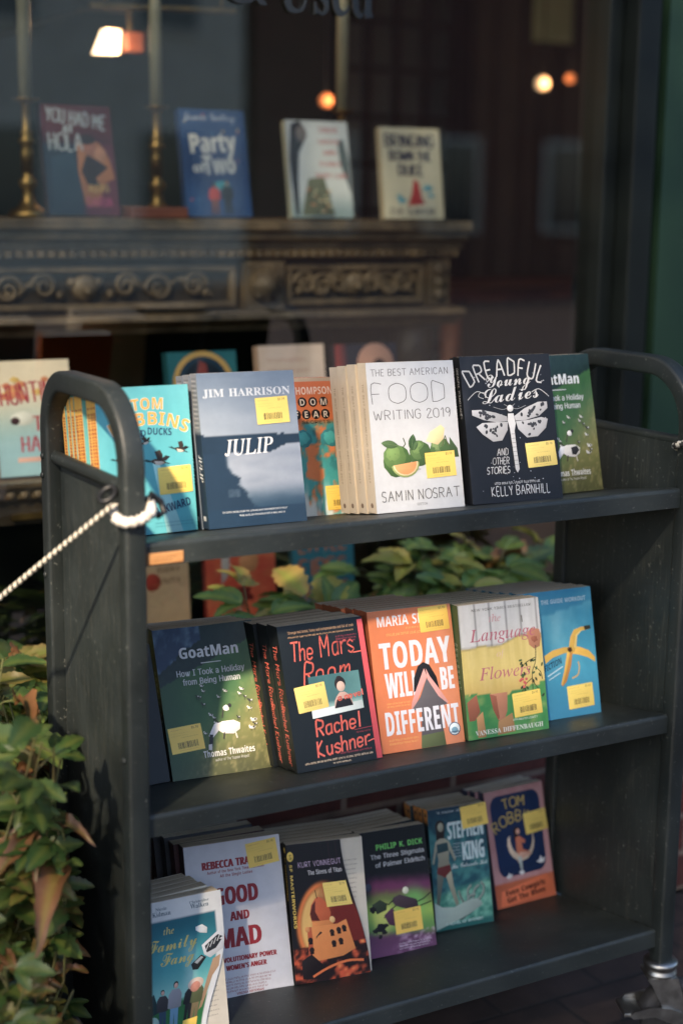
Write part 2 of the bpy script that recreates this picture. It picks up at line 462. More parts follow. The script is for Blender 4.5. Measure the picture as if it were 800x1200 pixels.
[0,38,134,[59,-2,39,1,23,10,14,23,10,40,12,53,22,67,76,112,79,121,76,131,60,138,50,136,44,129,41,120,44,109,131,0,109,0,26,103,23,120,27,137,40,150,60,154,75,152,90,141,96,130,96,115,85,95,33,52,29,39,33,26,50,15,75,18,96,36,103,50,105,67,122,67,117,39,100,14,81,2]],
[0,39,62,[23,95,21,153,41,153,39,95]],
[0,45,136,[101,73,101,56,34,56,34,73]],
[0,36,134,[61,-22,61,175,73,175,73,-22],[67,-3,45,0,27,9,16,23,11,41,31,41,40,24,63,15,86,18,101,31,103,45,97,56,32,82,21,92,16,104,17,124,26,139,47,152,68,155,89,152,105,143,116,130,120,113,101,113,98,124,91,131,80,136,63,137,41,128,35,116,36,106,48,94,90,80,108,71,118,59,122,42,119,24,108,10,90,1]],
[1,65,139,[0,0,51,144,88,144,139,0,106,0,96,34,43,34,33,0],[51,60,88,60,70,122]],
[1,66,135,[18,0,18,144,76,143,106,136,117,125,121,101,112,83,99,75,115,68,123,56,124,32,117,17,103,6,84,1],[49,87,82,89,89,96,88,110,76,118,49,119],[49,25,84,28,93,41,90,55,80,61,49,63]],
[1,67,128,[76,-2,47,3,27,18,16,42,12,82,20,110,35,131,59,144,85,146,121,136,111,111,79,120,58,113,45,92,45,51,57,30,70,24,92,25,116,31,116,5]],
[1,68,149,[18,0,18,144,74,143,94,139,110,131,128,112,137,84,136,56,126,29,117,18,92,5,59,0],[49,25,81,28,95,37,103,52,106,73,103,93,95,108,82,116,49,119]],
[1,69,113,[18,0,18,144,101,144,101,119,49,119,49,103,49,87,97,87,97,62,49,62,49,25,101,25,101,0]],
[1,70,111,[18,0,18,144,101,144,101,119,48,119,48,82,97,82,97,57,48,57,48,0]],
[1,71,146,[79,-2,50,3,29,17,21,27,13,55,14,93,25,119,46,137,75,145,109,143,130,137,119,113,91,120,69,117,51,103,44,85,43,65,49,41,63,27,81,23,100,25,100,55,73,55,73,81,130,81,130,6]],
[1,72,154,[18,0,18,144,49,144,49,87,106,87,106,144,136,144,136,0,106,0,106,62,49,62,49,0]],
[1,73,78,[6,0,6,17,24,25,24,95,24,118,6,127,6,144,72,144,72,127,54,118,54,25,72,17,72,0]],
[1,75,134,[18,0,18,144,49,144,49,78,100,144,133,144,83,80,134,0,99,0,61,61,49,51,49,0]],
[1,76,114,[18,0,18,144,49,144,49,25,107,25,107,0]],
[1,77,190,[18,0,18,144,60,144,94,34,130,144,172,144,172,0,143,0,145,113,107,0,79,0,44,113,45,0]],
[1,78,164,[18,0,18,144,57,144,119,36,118,144,146,144,146,0,107,0,44,109,45,0]],
[1,79,160,[80,-2,50,3,28,18,16,42,12,72,16,103,28,126,50,141,80,146,111,141,132,126,145,102,149,72,145,42,132,18,111,3],[80,24,97,27,108,37,115,52,117,72,115,92,108,108,97,117,80,121,64,117,52,108,46,92,44,72,46,52,52,37,64,27]],
[1,80,127,[18,0,18,144,77,143,97,137,110,125,117,109,117,93,112,75,100,61,88,55,49,51,49,0],[49,76,70,77,82,84,87,98,81,114,73,118,49,119]],
[1,82,133,[18,0,18,144,74,143,103,133,114,120,117,91,107,74,91,63,133,0,99,0,65,55,49,55,49,0],[49,80,71,81,80,85,86,95,83,112,71,118,49,119]],
[1,83,111,[50,-2,28,0,9,7,9,35,36,25,58,23,68,28,73,38,65,52,34,68,21,79,12,96,12,114,18,129,31,140,49,145,76,144,102,136,92,112,71,119,55,120,43,114,41,102,48,94,94,66,102,50,102,31,95,16,82,4]],
[1,84,117,[43,0,43,118,4,118,4,144,113,144,113,118,74,118,74,0]],
[1,85,152,[76,-2,40,6,32,13,21,30,17,51,17,144,48,144,49,41,59,28,76,24,94,28,103,42,105,144,135,144,135,51,132,30,120,13,109,5]],
[1,86,131,[49,0,0,144,31,144,65,27,100,144,131,144,82,0]],
[1,87,195,[37,0,0,144,30,144,55,28,83,144,112,144,139,28,165,144,195,144,158,0,124,0,97,109,71,0]],
[1,89,126,[48,0,48,55,0,144,33,144,63,85,93,144,126,144,78,56,78,0]],
[1,97,122,[43,-2,23,3,14,11,8,33,12,48,21,59,36,65,77,69,76,77,72,86,63,90,48,89,29,82,19,102,49,112,80,110,100,97,106,83,107,0,86,0,79,15,64,2],[54,20,67,23,73,29,77,51,53,49,42,43,40,27,45,22]],
[1,98,128,[76,-2,61,0,46,12,39,0,16,0,16,153,46,153,45,96,62,109,77,112,101,104,112,90,118,55,112,21,100,6],[68,22,76,25,82,31,88,56,82,80,76,86,67,88,57,86,51,81,46,55,50,31,57,25]],
[1,100,128,[51,-2,27,6,16,20,9,55,16,89,27,104,51,112,67,109,84,96,82,153,112,153,112,0,89,0,82,14,70,3],[61,22,72,24,79,29,84,55,79,79,72,86,61,88,52,86,45,79,39,54,45,30,52,24]],
[1,101,119,[65,-2,43,1,25,12,13,29,10,45,11,72,19,92,34,106,54,112,72,111,90,105,103,92,110,73,110,48,39,48,44,32,56,22,82,22,104,29,104,6,87,0],[40,67,82,67,77,84,61,91,47,85]],
[1,102,78,[21,0,21,87,4,87,4,102,21,110,23,136,35,149,59,154,87,149,79,128,60,130,51,122,51,110,77,110,77,87,51,87,51,0]],
[1,103,128,[57,-48,16,-42,16,-18,47,-26,69,-25,80,-12,83,14,72,4,55,-2,41,-1,26,6,12,31,9,55,12,79,27,104,42,111,70,108,83,96,86,110,112,110,112,0,108,-21,90,-41],[61,22,78,28,84,55,78,80,71,86,61,88,52,86,45,79,40,54,45,30,52,24]],
[1,104,132,[16,0,16,153,46,153,44,96,64,110,86,111,106,102,115,90,117,0,87,0,86,75,77,87,70,88,58,86,49,73,46,0]],
[1,105,61,[31,124,19,127,15,138,19,150,31,153,44,148,47,138,42,127],[16,0,16,110,46,110,46,0]],
[1,107,125,[16,0,16,153,46,153,44,60,88,110,122,110,79,62,125,0,90,0,59,45,46,34,46,0]],
[1,108,61,[16,0,16,153,46,153,46,0]],
[1,109,198,[16,0,16,110,39,110,44,96,63,110,88,111,101,106,112,96,126,108,154,111,168,107,177,97,183,72,183,0,153,0,152,75,143,87,136,88,122,83,115,69,114,0,84,0,83,75,75,87,68,88,57,86,48,73,46,0]],
[1,110,132,[16,0,16,110,39,110,43,96,54,106,73,112,94,110,107,102,117,82,117,0,87,0,86,75,81,85,70,88,58,86,49,73,46,0]],
[1,111,125,[62,-2,41,2,24,13,13,31,9,55,13,79,23,97,40,108,63,112,84,108,101,97,112,79,116,55,112,31,101,13,84,2],[62,22,73,24,80,31,85,55,80,80,73,86,62,88,52,86,45,80,40,55,45,31,52,24]],
[1,114,91,[16,0,16,110,38,110,44,91,62,109,87,111,85,83,61,81,48,69,46,0]],
[1,115,100,[46,-2,9,4,9,29,47,20,59,23,63,29,57,38,16,60,10,73,10,89,16,100,35,110,58,112,77,109,91,103,82,82,52,90,42,88,39,81,45,75,84,54,92,42,92,25,86,12,74,3]],
[1,116,87,[53,-2,36,1,23,12,19,28,19,87,5,87,5,100,21,110,30,133,49,133,49,110,80,110,80,87,49,87,49,34,51,27,57,23,81,25,81,3]],
[1,117,132,[54,-2,32,3,18,20,15,110,45,110,46,35,52,25,63,22,74,24,84,37,87,110,117,110,117,0,94,0,88,14,74,2]],
[1,118,115,[42,0,0,110,31,110,57,25,83,110,115,110,73,0]],
[1,119,172,[33,0,2,110,32,110,51,25,70,110,103,110,121,25,141,110,170,110,139,0,106,0,86,87,65,0]],
[1,121,115,[22,-48,7,-47,7,-23,31,-21,44,1,0,110,33,110,57,29,82,110,115,110,65,-22,50,-40,37,-46]],
[2,65,131,[-3,0,-3,5,7,9,13,18,62,140,67,140,117,21,125,8,133,5,133,0,69,0,69,5,81,8,85,14,76,40,31,40,22,15,26,8,38,5,38,0],[34,48,73,48,53,96]],
[2,66,133,[5,0,5,5,19,10,22,20,22,111,20,126,5,132,5,137,66,137,89,135,106,129,116,119,119,105,117,94,111,85,100,78,86,74,116,62,123,52,125,31,118,16,103,6,83,1],[55,76,75,79,84,90,84,115,74,129,62,130,56,126],[66,7,78,9,85,15,89,24,90,46,86,58,79,65,55,69,55,14,59,9]],
[2,67,140,[77,-3,49,2,34,11,22,24,13,40,8,58,8,79,13,97,28,120,50,134,78,140,116,131,122,133,126,140,131,140,131,92,126,92,113,116,94,130,80,133,64,129,52,117,45,96,43,68,46,41,53,22,66,11,83,7,107,13,129,32,134,27,110,4]],
[2,68,149,[6,0,6,5,19,9,22,18,22,112,18,128,4,132,4,137,84,135,111,127,122,119,136,97,140,68,136,38,122,17,100,4,69,0],[67,7,84,11,96,22,103,42,105,69,103,96,96,115,84,126,67,130,57,127,55,115,55,18,57,10]],
[2,69,133,[4,0,4,5,19,9,23,23,22,121,16,129,5,132,5,137,120,137,120,96,115,96,107,118,96,125,70,129,56,126,55,74,74,78,81,85,86,104,91,104,91,35,86,35,78,60,69,65,55,67,55,20,56,12,62,9,94,12,111,22,123,43,129,43,121,0]],
[2,70,121,[5,0,5,5,19,10,22,20,22,112,20,125,4,132,4,137,118,137,118,96,113,96,107,116,97,124,69,129,55,125,55,74,73,78,80,85,85,104,91,104,91,35,85,35,77,60,69,65,55,67,56,13,63,7,77,5,77,0]],
[2,71,152,[80,-3,51,2,35,11,22,23,13,39,9,58,9,79,13,97,28,120,50,135,77,140,116,131,126,140,131,140,131,92,126,92,118,109,107,122,90,132,80,133,64,129,53,117,46,97,44,53,50,29,66,8,88,4,96,6,102,14,102,46,96,53,83,55,83,59,150,59,150,55,139,53,135,46,134,9,107,0]],
[2,72,157,[5,0,5,5,19,9,22,24,22,118,19,127,5,132,5,137,73,137,73,132,59,129,55,122,55,75,103,75,101,125,96,130,85,132,85,137,152,137,152,132,138,127,135,114,135,20,138,10,152,5,152,0,85,0,85,5,96,8,102,15,103,66,79,66,55,66,56,15,60,8,73,5,73,0]],
[2,73,78,[4,0,4,5,18,10,22,18,23,93,22,124,17,130,4,132,4,137,73,137,73,132,59,128,55,120,55,23,57,12,74,5,74,0]],
[2,74,99,[33,-20,9,-12,1,-4,-1,7,3,18,16,22,24,19,28,11,23,-6,25,-11,38,-11,44,-2,44,117,40,127,24,132,24,137,94,137,94,132,81,128,77,121,74,6,66,-8,52,-17]],
[2,75,153,[5,0,5,5,19,9,23,24,22,118,19,127,5,132,5,137,73,137,73,132,60,129,56,122,55,70,103,120,103,128,87,132,87,137,146,137,146,132,134,130,114,118,81,85,141,12,156,5,156,0,84,0,84,5,97,6,100,12,60,64,55,59,56,15,61,8,73,5,73,0]],
[2,76,128,[5,0,5,5,19,9,22,24,22,118,19,127,5,132,5,137,75,137,75,132,60,129,55,120,56,14,58,10,67,8,94,12,111,24,123,46,128,46,120,0]],
[2,77,190,[4,0,4,5,20,12,23,24,22,120,18,129,4,132,4,137,55,137,95,43,135,137,185,137,185,132,172,127,168,113,168,18,171,9,185,5,185,0,119,0,119,5,133,10,136,18,136,120,86,0,81,0,32,117,32,19,36,9,51,5,51,0]],
[2,78,148,[121,-3,32,105,33,15,38,8,50,5,50,0,5,0,5,5,21,11,23,24,23,116,12,129,5,132,5,137,47,137,117,51,116,122,112,129,99,132,99,137,144,137,144,132,132,129,127,122,127,-3]],
[2,79,158,[78,-3,51,2,28,17,13,40,8,68,13,96,28,119,51,134,80,140,107,134,129,120,144,97,149,68,144,40,129,17,106,2],[79,4,94,8,105,20,112,40,114,68,111,96,104,117,93,129,78,133,63,129,52,117,46,97,44,68,46,40,53,20,65,8]],
[2,82,142,[5,0,5,5,19,9,22,24,22,118,19,127,5,132,5,137,79,136,102,132,117,123,124,109,123,89,117,80,94,67,133,11,144,5,144,0,102,0,59,64,55,64,56,15,60,8,73,5,73,0],[55,70,80,74,89,87,90,113,85,122,78,128,64,129,56,125]],
[2,83,117,[13,-3,13,47,19,47,29,21,45,7,59,4,73,8,80,14,84,27,75,44,34,66,19,81,15,100,20,121,30,132,44,139,62,139,90,133,96,140,102,140,102,96,97,96,82,123,67,132,45,130,37,122,36,114,44,98,87,76,101,63,108,40,102,17,90,5,72,-2,50,-3,25,4,18,-3]],
[2,84,127,[28,0,28,5,43,9,46,19,47,130,30,128,20,121,12,110,9,95,3,95,3,137,123,137,123,95,118,95,114,110,107,121,96,128,79,130,79,19,83,9,98,5,98,0]],
[2,85,148,[74,-4,50,-1,41,3,29,16,23,35,21,122,16,129,4,132,4,137,72,137,72,132,59,129,55,122,55,34,58,20,65,12,82,7,98,9,109,17,115,30,117,118,114,127,99,132,99,137,142,137,142,132,132,128,128,121,126,40,120,18,107,4]],
[2,86,128,[64,-4,12,118,5,128,-4,132,-4,137,63,137,63,132,48,129,46,121,78,43,106,121,104,128,90,132,90,137,133,137,133,132,122,128,117,119,69,-4]],
[2,87,183,[51,-3,8,121,3,130,-5,132,-5,137,54,137,54,132,44,128,42,121,67,46,90,106,83,125,69,132,69,137,132,137,132,132,121,130,118,122,142,50,164,120,163,128,151,132,151,137,187,137,187,132,180,128,174,118,134,-3,128,-3,95,93,57,-3]],
[2,89,128,[30,0,30,5,42,8,47,15,48,54,11,121,4,129,-4,131,-4,137,62,137,62,131,50,130,47,123,75,68,104,120,104,126,88,131,88,137,132,137,132,131,117,120,80,61,81,15,86,8,98,5,98,0]],
[2,97,103,[76,-3,65,0,60,10,45,1,29,-3,19,-1,9,7,7,25,13,36,26,45,60,57,58,82,44,89,32,85,37,69,33,61,23,57,15,59,11,65,10,74,21,88,38,95,59,95,74,91,83,83,87,71,88,13,91,10,96,12,99,8,88,0],[45,10,60,19,60,51,42,42,37,34,36,19]],
[2,99,88,[47,-3,31,0,14,15,7,32,6,52,12,71,24,85,40,94,59,95,79,86,83,78,82,68,76,62,66,62,60,69,57,87,43,87,35,71,34,46,38,29,45,18,55,12,67,12,81,22,85,18,68,2]],
[2,100,111,[42,-3,23,3,10,20,6,44,11,71,20,86,39,95,57,93,67,84,66,126,62,130,53,132,53,137,96,137,96,19,99,11,106,8,106,3,67,-3,67,12,56,1],[51,8,61,12,67,23,67,73,62,81,52,84,44,82,39,75,35,46,39,18,44,11]],
[2,101,90,[46,-3,30,0,17,11,9,26,6,47,9,66,18,82,31,92,47,96,63,93,75,84,82,70,85,50,35,50,41,22,49,15,60,13,71,16,81,26,85,22,68,3],[35,58,60,58,59,80,54,88,42,87,38,82]],
[2,104,114,[5,0,5,5,14,9,16,17,16,123,12,130,6,132,6,137,44,137,44,80,65,95,84,93,93,87,99,63,100,11,102,7,109,5,109,0,61,0,61,5,68,8,71,17,70,72,68,79,61,81,52,79,44,71,44,14,47,7,54,5,54,0]],
[2,105,59,[30,109,19,113,15,124,19,135,30,139,41,135,45,124,41,113],[5,0,5,5,15,9,16,17,15,82,13,86,6,88,6,93,45,93,45,14,47,7,54,5,54,0]],
[2,107,108,[5,0,5,5,14,8,16,17,16,123,13,130,6,132,6,137,44,137,44,51,73,81,71,87,62,88,62,93,104,93,104,88,87,82,67,63,104,10,113,5,113,0,63,0,63,5,70,6,72,11,49,44,44,40,44,14,47,7,54,5,54,0]],
[2,108,60,[5,0,5,5,15,9,16,17,16,122,13,130,6,132,6,137,45,137,45,14,47,7,54,5,54,0]],
[2,109,166,[5,0,5,5,14,9,16,17,16,79,12,86,6,88,6,93,44,93,44,79,56,91,71,96,88,91,96,78,117,94,137,93,145,87,151,63,152,11,154,7,161,5,161,0,113,0,113,5,122,9,123,29,122,72,120,79,113,81,105,79,97,71,97,14,100,7,107,5,107,0,60,0,60,5,66,7,69,11,70,53,68,75,60,81,51,79,44,71,44,14,47,7,53,5,53,0]],
[2,110,114,[5,0,5,5,14,9,16,17,16,79,12,86,6,88,6,93,44,93,44,80,65,95,84,93,93,87,99,63,100,11,102,7,109,5,109,0,61,0,61,5,68,8,71,17,70,72,68,79,61,81,52,79,44,71,44,14,47,7,54,5,54,0]],
[2,111,101,[51,-3,32,1,18,11,9,27,6,46,9,66,18,82,32,92,50,96,68,92,83,82,92,66,95,46,92,26,83,11,68,0],[51,3,58,5,63,14,66,46,62,81,58,88,51,90,43,88,38,81,35,46,38,12,43,5]],
[2,112,111,[5,-42,5,-37,15,-32,16,-19,16,77,14,85,6,88,6,93,43,93,43,79,48,86,61,95,84,92,95,82,104,61,104,34,98,16,87,4,73,-3,55,0,44,10,46,-30,50,-35,59,-37,59,-42],[59,8,67,11,72,18,76,46,72,74,68,81,60,83,51,80,44,71,44,21,50,11]],
[2,114,86,[5,0,5,5,15,9,16,17,15,82,13,87,6,88,6,93,44,93,44,76,53,88,63,94,74,95,83,91,87,80,82,69,70,67,57,78,50,75,46,66,45,14,48,8,59,5,59,0]],
[2,115,86,[45,-3,22,3,11,-3,11,32,16,32,23,16,38,5,51,6,58,18,52,29,16,51,11,62,12,72,19,87,29,94,44,96,64,91,73,96,73,66,69,66,62,80,52,87,39,88,32,80,36,68,70,49,77,33,75,15,68,5,58,-1]],
[2,116,69,[37,-3,23,1,16,11,15,84,6,84,6,90,39,127,43,127,43,93,62,93,62,84,43,84,44,19,50,12,57,15,62,22,67,20,55,3]],
[2,119,130,[37,-3,4,81,-3,88,-3,93,42,93,42,88,35,86,34,81,50,38,63,71,58,85,50,88,50,93,97,93,97,88,91,87,89,82,101,42,116,81,115,86,107,88,107,93,134,93,134,88,125,80,91,-3,87,-3,67,59,42,-3]],
[3,70,122,[-9,0,-8,4,6,7,11,16,39,115,40,130,25,135,26,139,126,139,120,106,116,106,113,125,103,131,72,132,63,127,50,77,80,80,88,85,95,98,99,98,86,47,81,47,82,61,79,68,48,71,34,13,36,7,51,4,50,0]],
[3,72,156,[-10,0,-9,4,5,7,11,15,38,115,39,130,24,135,25,139,81,139,80,135,68,133,62,126,49,83,51,78,69,78,113,80,125,126,121,133,110,135,111,139,166,139,165,135,151,132,145,122,119,24,118,9,132,4,131,0,75,0,76,4,91,7,96,15,110,65,109,69,103,70,46,69,31,13,35,6,47,4,46,0]],
[3,73,74,[-9,0,-8,4,6,7,11,15,39,115,40,130,25,135,26,139,83,139,82,135,67,132,62,122,35,24,34,9,48,4,47,0]],
[3,74,77,[7,-3,-9,2,-15,17,-11,24,-3,26,5,20,5,4,12,4,16,11,47,124,44,132,29,135,30,139,88,139,87,135,73,132,68,124,46,40,35,14,25,3]],
[3,76,135,[-7,0,-6,4,8,8,14,17,41,119,42,130,27,135,28,139,84,139,82,136,69,132,63,123,35,13,38,9,46,7,89,10,102,16,120,39,124,39,110,0]],
[3,80,121,[-10,0,-9,4,5,7,11,17,38,119,39,130,24,135,25,139,80,139,99,137,112,132,120,122,122,108,121,97,112,82,89,70,45,65,31,14,36,6,50,4,48,0],[58,73,76,75,94,88,99,101,99,115,96,124,90,130,70,133,62,128,48,77,49,73]],
[3,85,147,[60,-3,34,3,22,13,16,26,18,48,37,126,34,133,20,136,21,139,80,139,79,136,66,133,59,124,36,37,38,22,43,14,65,7,89,14,100,24,105,35,128,120,126,131,112,136,113,139,160,139,159,136,147,133,140,125,116,40,106,19,87,2]],
[3,97,103,[15,-2,3,3,-2,19,2,44,15,68,34,88,48,94,61,94,70,84,72,93,88,93,67,16,67,11,72,11,85,24,87,22,79,11,65,-1,52,0,51,11,57,35,36,7],[25,10,40,19,58,47,66,73,65,83,60,89,51,89,42,84,25,61,16,22,18,13]],
[3,101,86,[27,-2,10,3,1,16,-1,34,5,55,18,74,37,89,51,94,70,93,77,80,69,62,44,48,18,43,17,29,22,13,36,8,50,12,66,24,69,21,49,4],[19,47,37,52,50,60,61,75,59,87,51,89,38,81,26,64]],
[3,102,60,[-15,-46,-25,-41,-27,-31,-23,-27,-15,-28,-12,-40,-7,-38,-2,-30,21,85,2,85,4,91,23,91,31,121,46,140,58,145,75,144,82,135,80,125,67,124,67,137,62,141,52,134,48,126,39,91,63,91,62,85,38,85,23,12,12,-20,-1,-41]],
[3,103,86,[19,-46,-6,-39,-13,-32,-16,-22,-9,-6,11,7,4,12,2,19,18,36,4,52,6,72,19,88,34,94,49,95,72,89,87,89,87,80,73,80,73,61,62,45,44,35,25,35,19,28,22,21,58,6,65,-2,67,-12,64,-26,54,-37,39,-44],[33,39,45,44,55,61,56,82,47,90,33,86,22,68,21,48,23,43],[23,-40,45,-34,51,-27,53,-16,42,-4,16,5,2,-6,-3,-19,4,-35]],
[3,104,121,[91,-2,81,1,73,14,84,85,82,94,75,97,58,88,42,66,26,0,7,0,35,134,32,142,20,145,22,153,59,153,43,83,63,103,72,108,92,108,102,97,104,84,93,16,99,11,112,15,116,9,103,1]],
[3,108,52,[9,-2,1,2,0,11,30,128,29,135,18,138,18,141,50,146,17,16,20,10,37,25,40,22,23,4]],
[3,110,109,[67,-3,59,0,57,8,72,72,72,79,67,82,53,75,34,53,24,34,13,0,-4,0,18,76,17,83,5,85,6,89,40,94,28,53,63,89,79,94,88,92,90,75,74,13,81,11,93,27,97,25,82,4]],
[3,111,105,[32,-2,13,3,1,17,-1,36,4,53,18,74,38,89,55,95,74,93,85,86,92,75,94,57,90,41,78,22,66,10,47,0],[34,3,53,13,71,41,76,68,75,77,67,88,54,89,45,84,31,69,23,55,17,32,18,16,24,7]],
[3,114,67,[-4,0,17,75,15,83,4,85,4,89,37,94,27,54,47,85,56,92,67,93,71,85,68,76,57,73,51,80,39,66,20,25,12,0]],
[3,115,75,[23,-2,2,2,-7,-1,-2,32,1,32,5,14,13,5,28,4,37,17,34,32,14,62,14,81,23,91,32,94,58,91,66,94,62,64,59,64,56,75,47,88,34,89,28,83,29,71,49,41,54,27,52,15,45,6,36,0]],
[3,116,56,[10,-2,3,0,0,11,20,85,6,85,7,89,25,98,41,118,45,118,38,91,55,91,53,85,36,85,18,13,22,9,37,24,40,20,25,3]],
[3,117,109,[14,-2,6,0,1,8,17,78,15,84,4,86,5,90,38,93,18,19,19,11,24,10,37,16,57,40,71,69,78,93,94,93,74,14,76,10,81,11,94,25,97,22,90,12,75,-1,59,0,57,11,66,46,38,10,26,1]],
[3,119,134,[15,-2,12,73,8,83,-1,87,-1,90,23,95,26,92,29,27,72,95,75,95,83,21,115,66,116,73,109,84,110,91,117,95,124,91,127,82,121,62,72,-2,69,-2,61,66,18,-2]],
[4,67,140,[89,-1,68,3,53,15,48,32,51,48,41,51,29,65,28,81,32,93,47,110,69,122,94,126,106,123,72,113,48,90,41,77,41,63,54,53,76,84,107,110,138,124,158,123,164,117,165,108,149,83,119,63,83,50,73,21,74,14,82,5,108,8,121,16,130,26,130,43,116,48,104,41,96,20,91,19,89,34,100,48,123,53,132,48,137,39,135,25,125,12,106,2],[87,56,109,65,134,85,150,107,152,120,143,120,122,102]],
[4,70,148,[70,52,61,53,52,60,50,78,59,96,79,113,114,126,131,126,167,118,186,122,179,112,162,104,110,117,94,115,80,108,65,95,57,83,55,72,58,62,70,60,84,71,93,89,95,108,100,107,104,101,105,80,92,60],[55,-1,39,0,24,8,18,22,21,32,33,39,50,35,52,28,49,23,33,15,34,10,41,6,61,5,73,10,84,21,99,47,68,33,66,36,82,47,101,53,123,89,137,102,144,103,132,57,140,58,151,76,159,77,163,71,158,61,146,53,142,35,128,32,137,52,130,52,119,29,103,12,81,2],[146,58,155,66,157,72,151,70]],
[4,71,137,[80,-2,63,0,46,8,41,22,44,32,56,39,70,36,73,25,57,16,56,11,64,5,79,4,94,14,114,44,101,40,89,40,71,51,55,51,41,57,29,73,31,96,52,117,76,123,53,103,41,81,43,68,48,61,68,55,65,80,80,103,112,123,129,126,140,124,148,110,139,89,114,65,83,52,91,45,103,45,146,66,131,26,123,14,112,5],[82,57,107,67,130,86,142,107,139,119,126,119,107,103,90,78]],
[4,72,170,[33,-2,19,-1,4,7,-1,21,2,31,14,39,26,38,31,33,31,24,14,15,13,11,22,4,40,6,54,18,66,41,47,32,44,35,71,49,96,86,75,74,64,75,60,84,72,101,69,103,33,74,32,79,55,101,70,108,83,106,87,98,82,84,121,113,131,115,115,90,103,57,117,62,142,96,167,118,188,125,202,119,203,106,195,95,175,78,145,63,129,31,123,11,128,8,137,9,161,23,194,52,205,54,156,11,128,0,118,0,108,6,103,25,113,55,101,51,89,29,73,12,54,1],[149,72,182,97,190,110,188,119,179,117,170,108]],
[4,74,106,[0,-52,-9,-51,-19,-42,-20,-28,-15,-16,-4,-5,19,10,60,22,98,88,113,107,130,120,93,107,62,81,53,66,50,51,54,46,69,47,70,44,67,42,49,42,37,54,38,73,48,89,73,107,97,117,135,125,153,125,137,116,128,106,88,22,98,18,104,11,105,2,100,-9,82,-21,63,-21,64,-18,86,-13,97,-3,98,10,85,18,66,-10,44,-32,20,-47],[0,-47,11,-43,24,-31,57,16,35,9,8,-11,-8,-33,-6,-44]],
[4,75,153,[123,-1,114,1,107,11,109,23,121,53,120,57,109,57,108,62,127,65,160,109,180,121,195,124,177,112,151,74,128,60,138,44,132,13,134,10,173,49,181,54,189,54,141,7],[30,-3,15,-2,-1,7,-7,19,-3,30,5,37,21,37,26,32,26,23,10,16,10,9,23,3,41,7,55,22,93,83,73,73,60,75,57,83,67,100,53,93,31,74,27,75,30,80,51,98,70,105,78,104,83,98,75,79,77,79,99,91,128,118,135,119,119,98,102,51,87,25,61,4]],
[4,76,128,[37,-1,17,5,13,12,16,19,34,25,62,17,79,48,58,54,46,68,44,86,56,108,75,119,91,124,113,126,121,123,86,114,64,94,59,78,60,66,68,56,81,53,96,82,120,112,144,126,153,126,163,121,168,106,159,86,138,68,111,53,96,28,77,10,88,6,100,8,151,51,164,54,102,2,86,0,70,6],[113,60,134,73,149,90,156,109,153,120,141,117,132,106],[35,4,49,6,59,12,40,19,25,18,21,15,21,9]],
[4,84,124,[63,52,48,58,42,72,51,94,70,112,87,121,106,125,158,120,175,122,169,111,156,105,102,117,73,108,61,98,51,83,48,72,51,63,65,61,77,71,87,87,91,109,97,101,99,84,94,71,85,60],[50,-1,33,0,17,8,12,22,15,33,28,40,40,39,45,34,45,26,40,20,28,17,28,10,41,5,65,9,85,29,112,83,130,101,138,103,122,45,109,23,80,3]],
[4,89,137,[67,-1,52,0,36,9,31,22,34,32,47,41,62,38,65,32,64,24,48,18,46,12,57,5,74,5,91,19,118,65,91,43,79,44,71,49,69,59,71,72,95,109,94,116,89,120,62,115,37,94,30,72,35,66,42,66,57,81,69,107,74,107,70,83,61,70,49,62,32,61,25,69,25,83,34,99,49,113,73,124,92,126,106,119,113,107,113,97,87,54,89,48,115,69,157,116,172,124,155,97,134,44,120,23,98,6]],
[4,97,107,[63,-1,54,2,50,12,32,0,13,2,5,13,9,33,26,51,43,60,62,62,70,53,74,61,97,62,72,11,78,10,93,23,97,19,78,4],[29,4,40,8,55,27,66,47,63,55,51,53,36,35,25,13,25,7]],
[4,100,122,[26,-1,11,4,5,14,6,26,15,41,31,54,48,61,63,62,73,54,106,116,131,118,72,10,73,6,78,7,96,23,100,19,72,-1,57,2,52,13,40,2],[31,4,43,10,59,29,67,47,65,56,52,51,32,25,25,9]],
[4,101,83,[30,-1,20,0,8,8,3,20,6,31,17,45,34,56,51,62,64,60,72,51,69,40,56,29,29,21,26,9,29,5,40,6,54,11,68,23,72,19,51,4],[31,26,52,37,58,47,56,55,46,50]],
[4,103,106,[94,19,63,0,40,-35,18,-56,-2,-59,-17,-50,-15,-32,-4,-22,38,-1,43,7,33,1,19,-1,12,2,5,10,4,21,8,33,29,54,55,62,65,60,69,54,73,61,98,63,68,8,90,23],[27,4,37,8,51,23,63,45,63,55,54,54,36,32,23,11,23,6],[1,-54,15,-43,35,-9,18,-16,0,-30,-6,-45,-4,-52]],
[4,104,114,[103,19,76,-1,66,0,60,6,59,23,82,53,79,55,56,38,30,0,4,-1,30,48,17,34,13,38,36,64,66,115,91,118,49,39,68,56,76,61,89,61,96,55,97,42,76,7,82,9,99,23]],
[4,105,69,[55,73,47,77,45,84,51,91,62,92,67,88,67,82,62,75],[58,19,39,2,19,-1,11,6,11,14,25,44,15,34,11,38,32,60,60,62,32,8,38,8,54,23]],
[4,108,84,[61,19,40,1,22,0,15,5,12,13,24,42,15,34,10,37,30,58,66,115,90,118,33,11,37,6,57,23]],
[4,109,161,[0,-2,31,46,15,34,11,38,37,60,44,62,50,58,51,39,70,56,84,62,93,57,94,39,121,61,134,61,142,53,140,34,124,7,146,23,150,19,126,0,111,1,105,16,108,27,126,55,108,42,76,0,46,-2,75,43,78,54,60,40,30,0]],
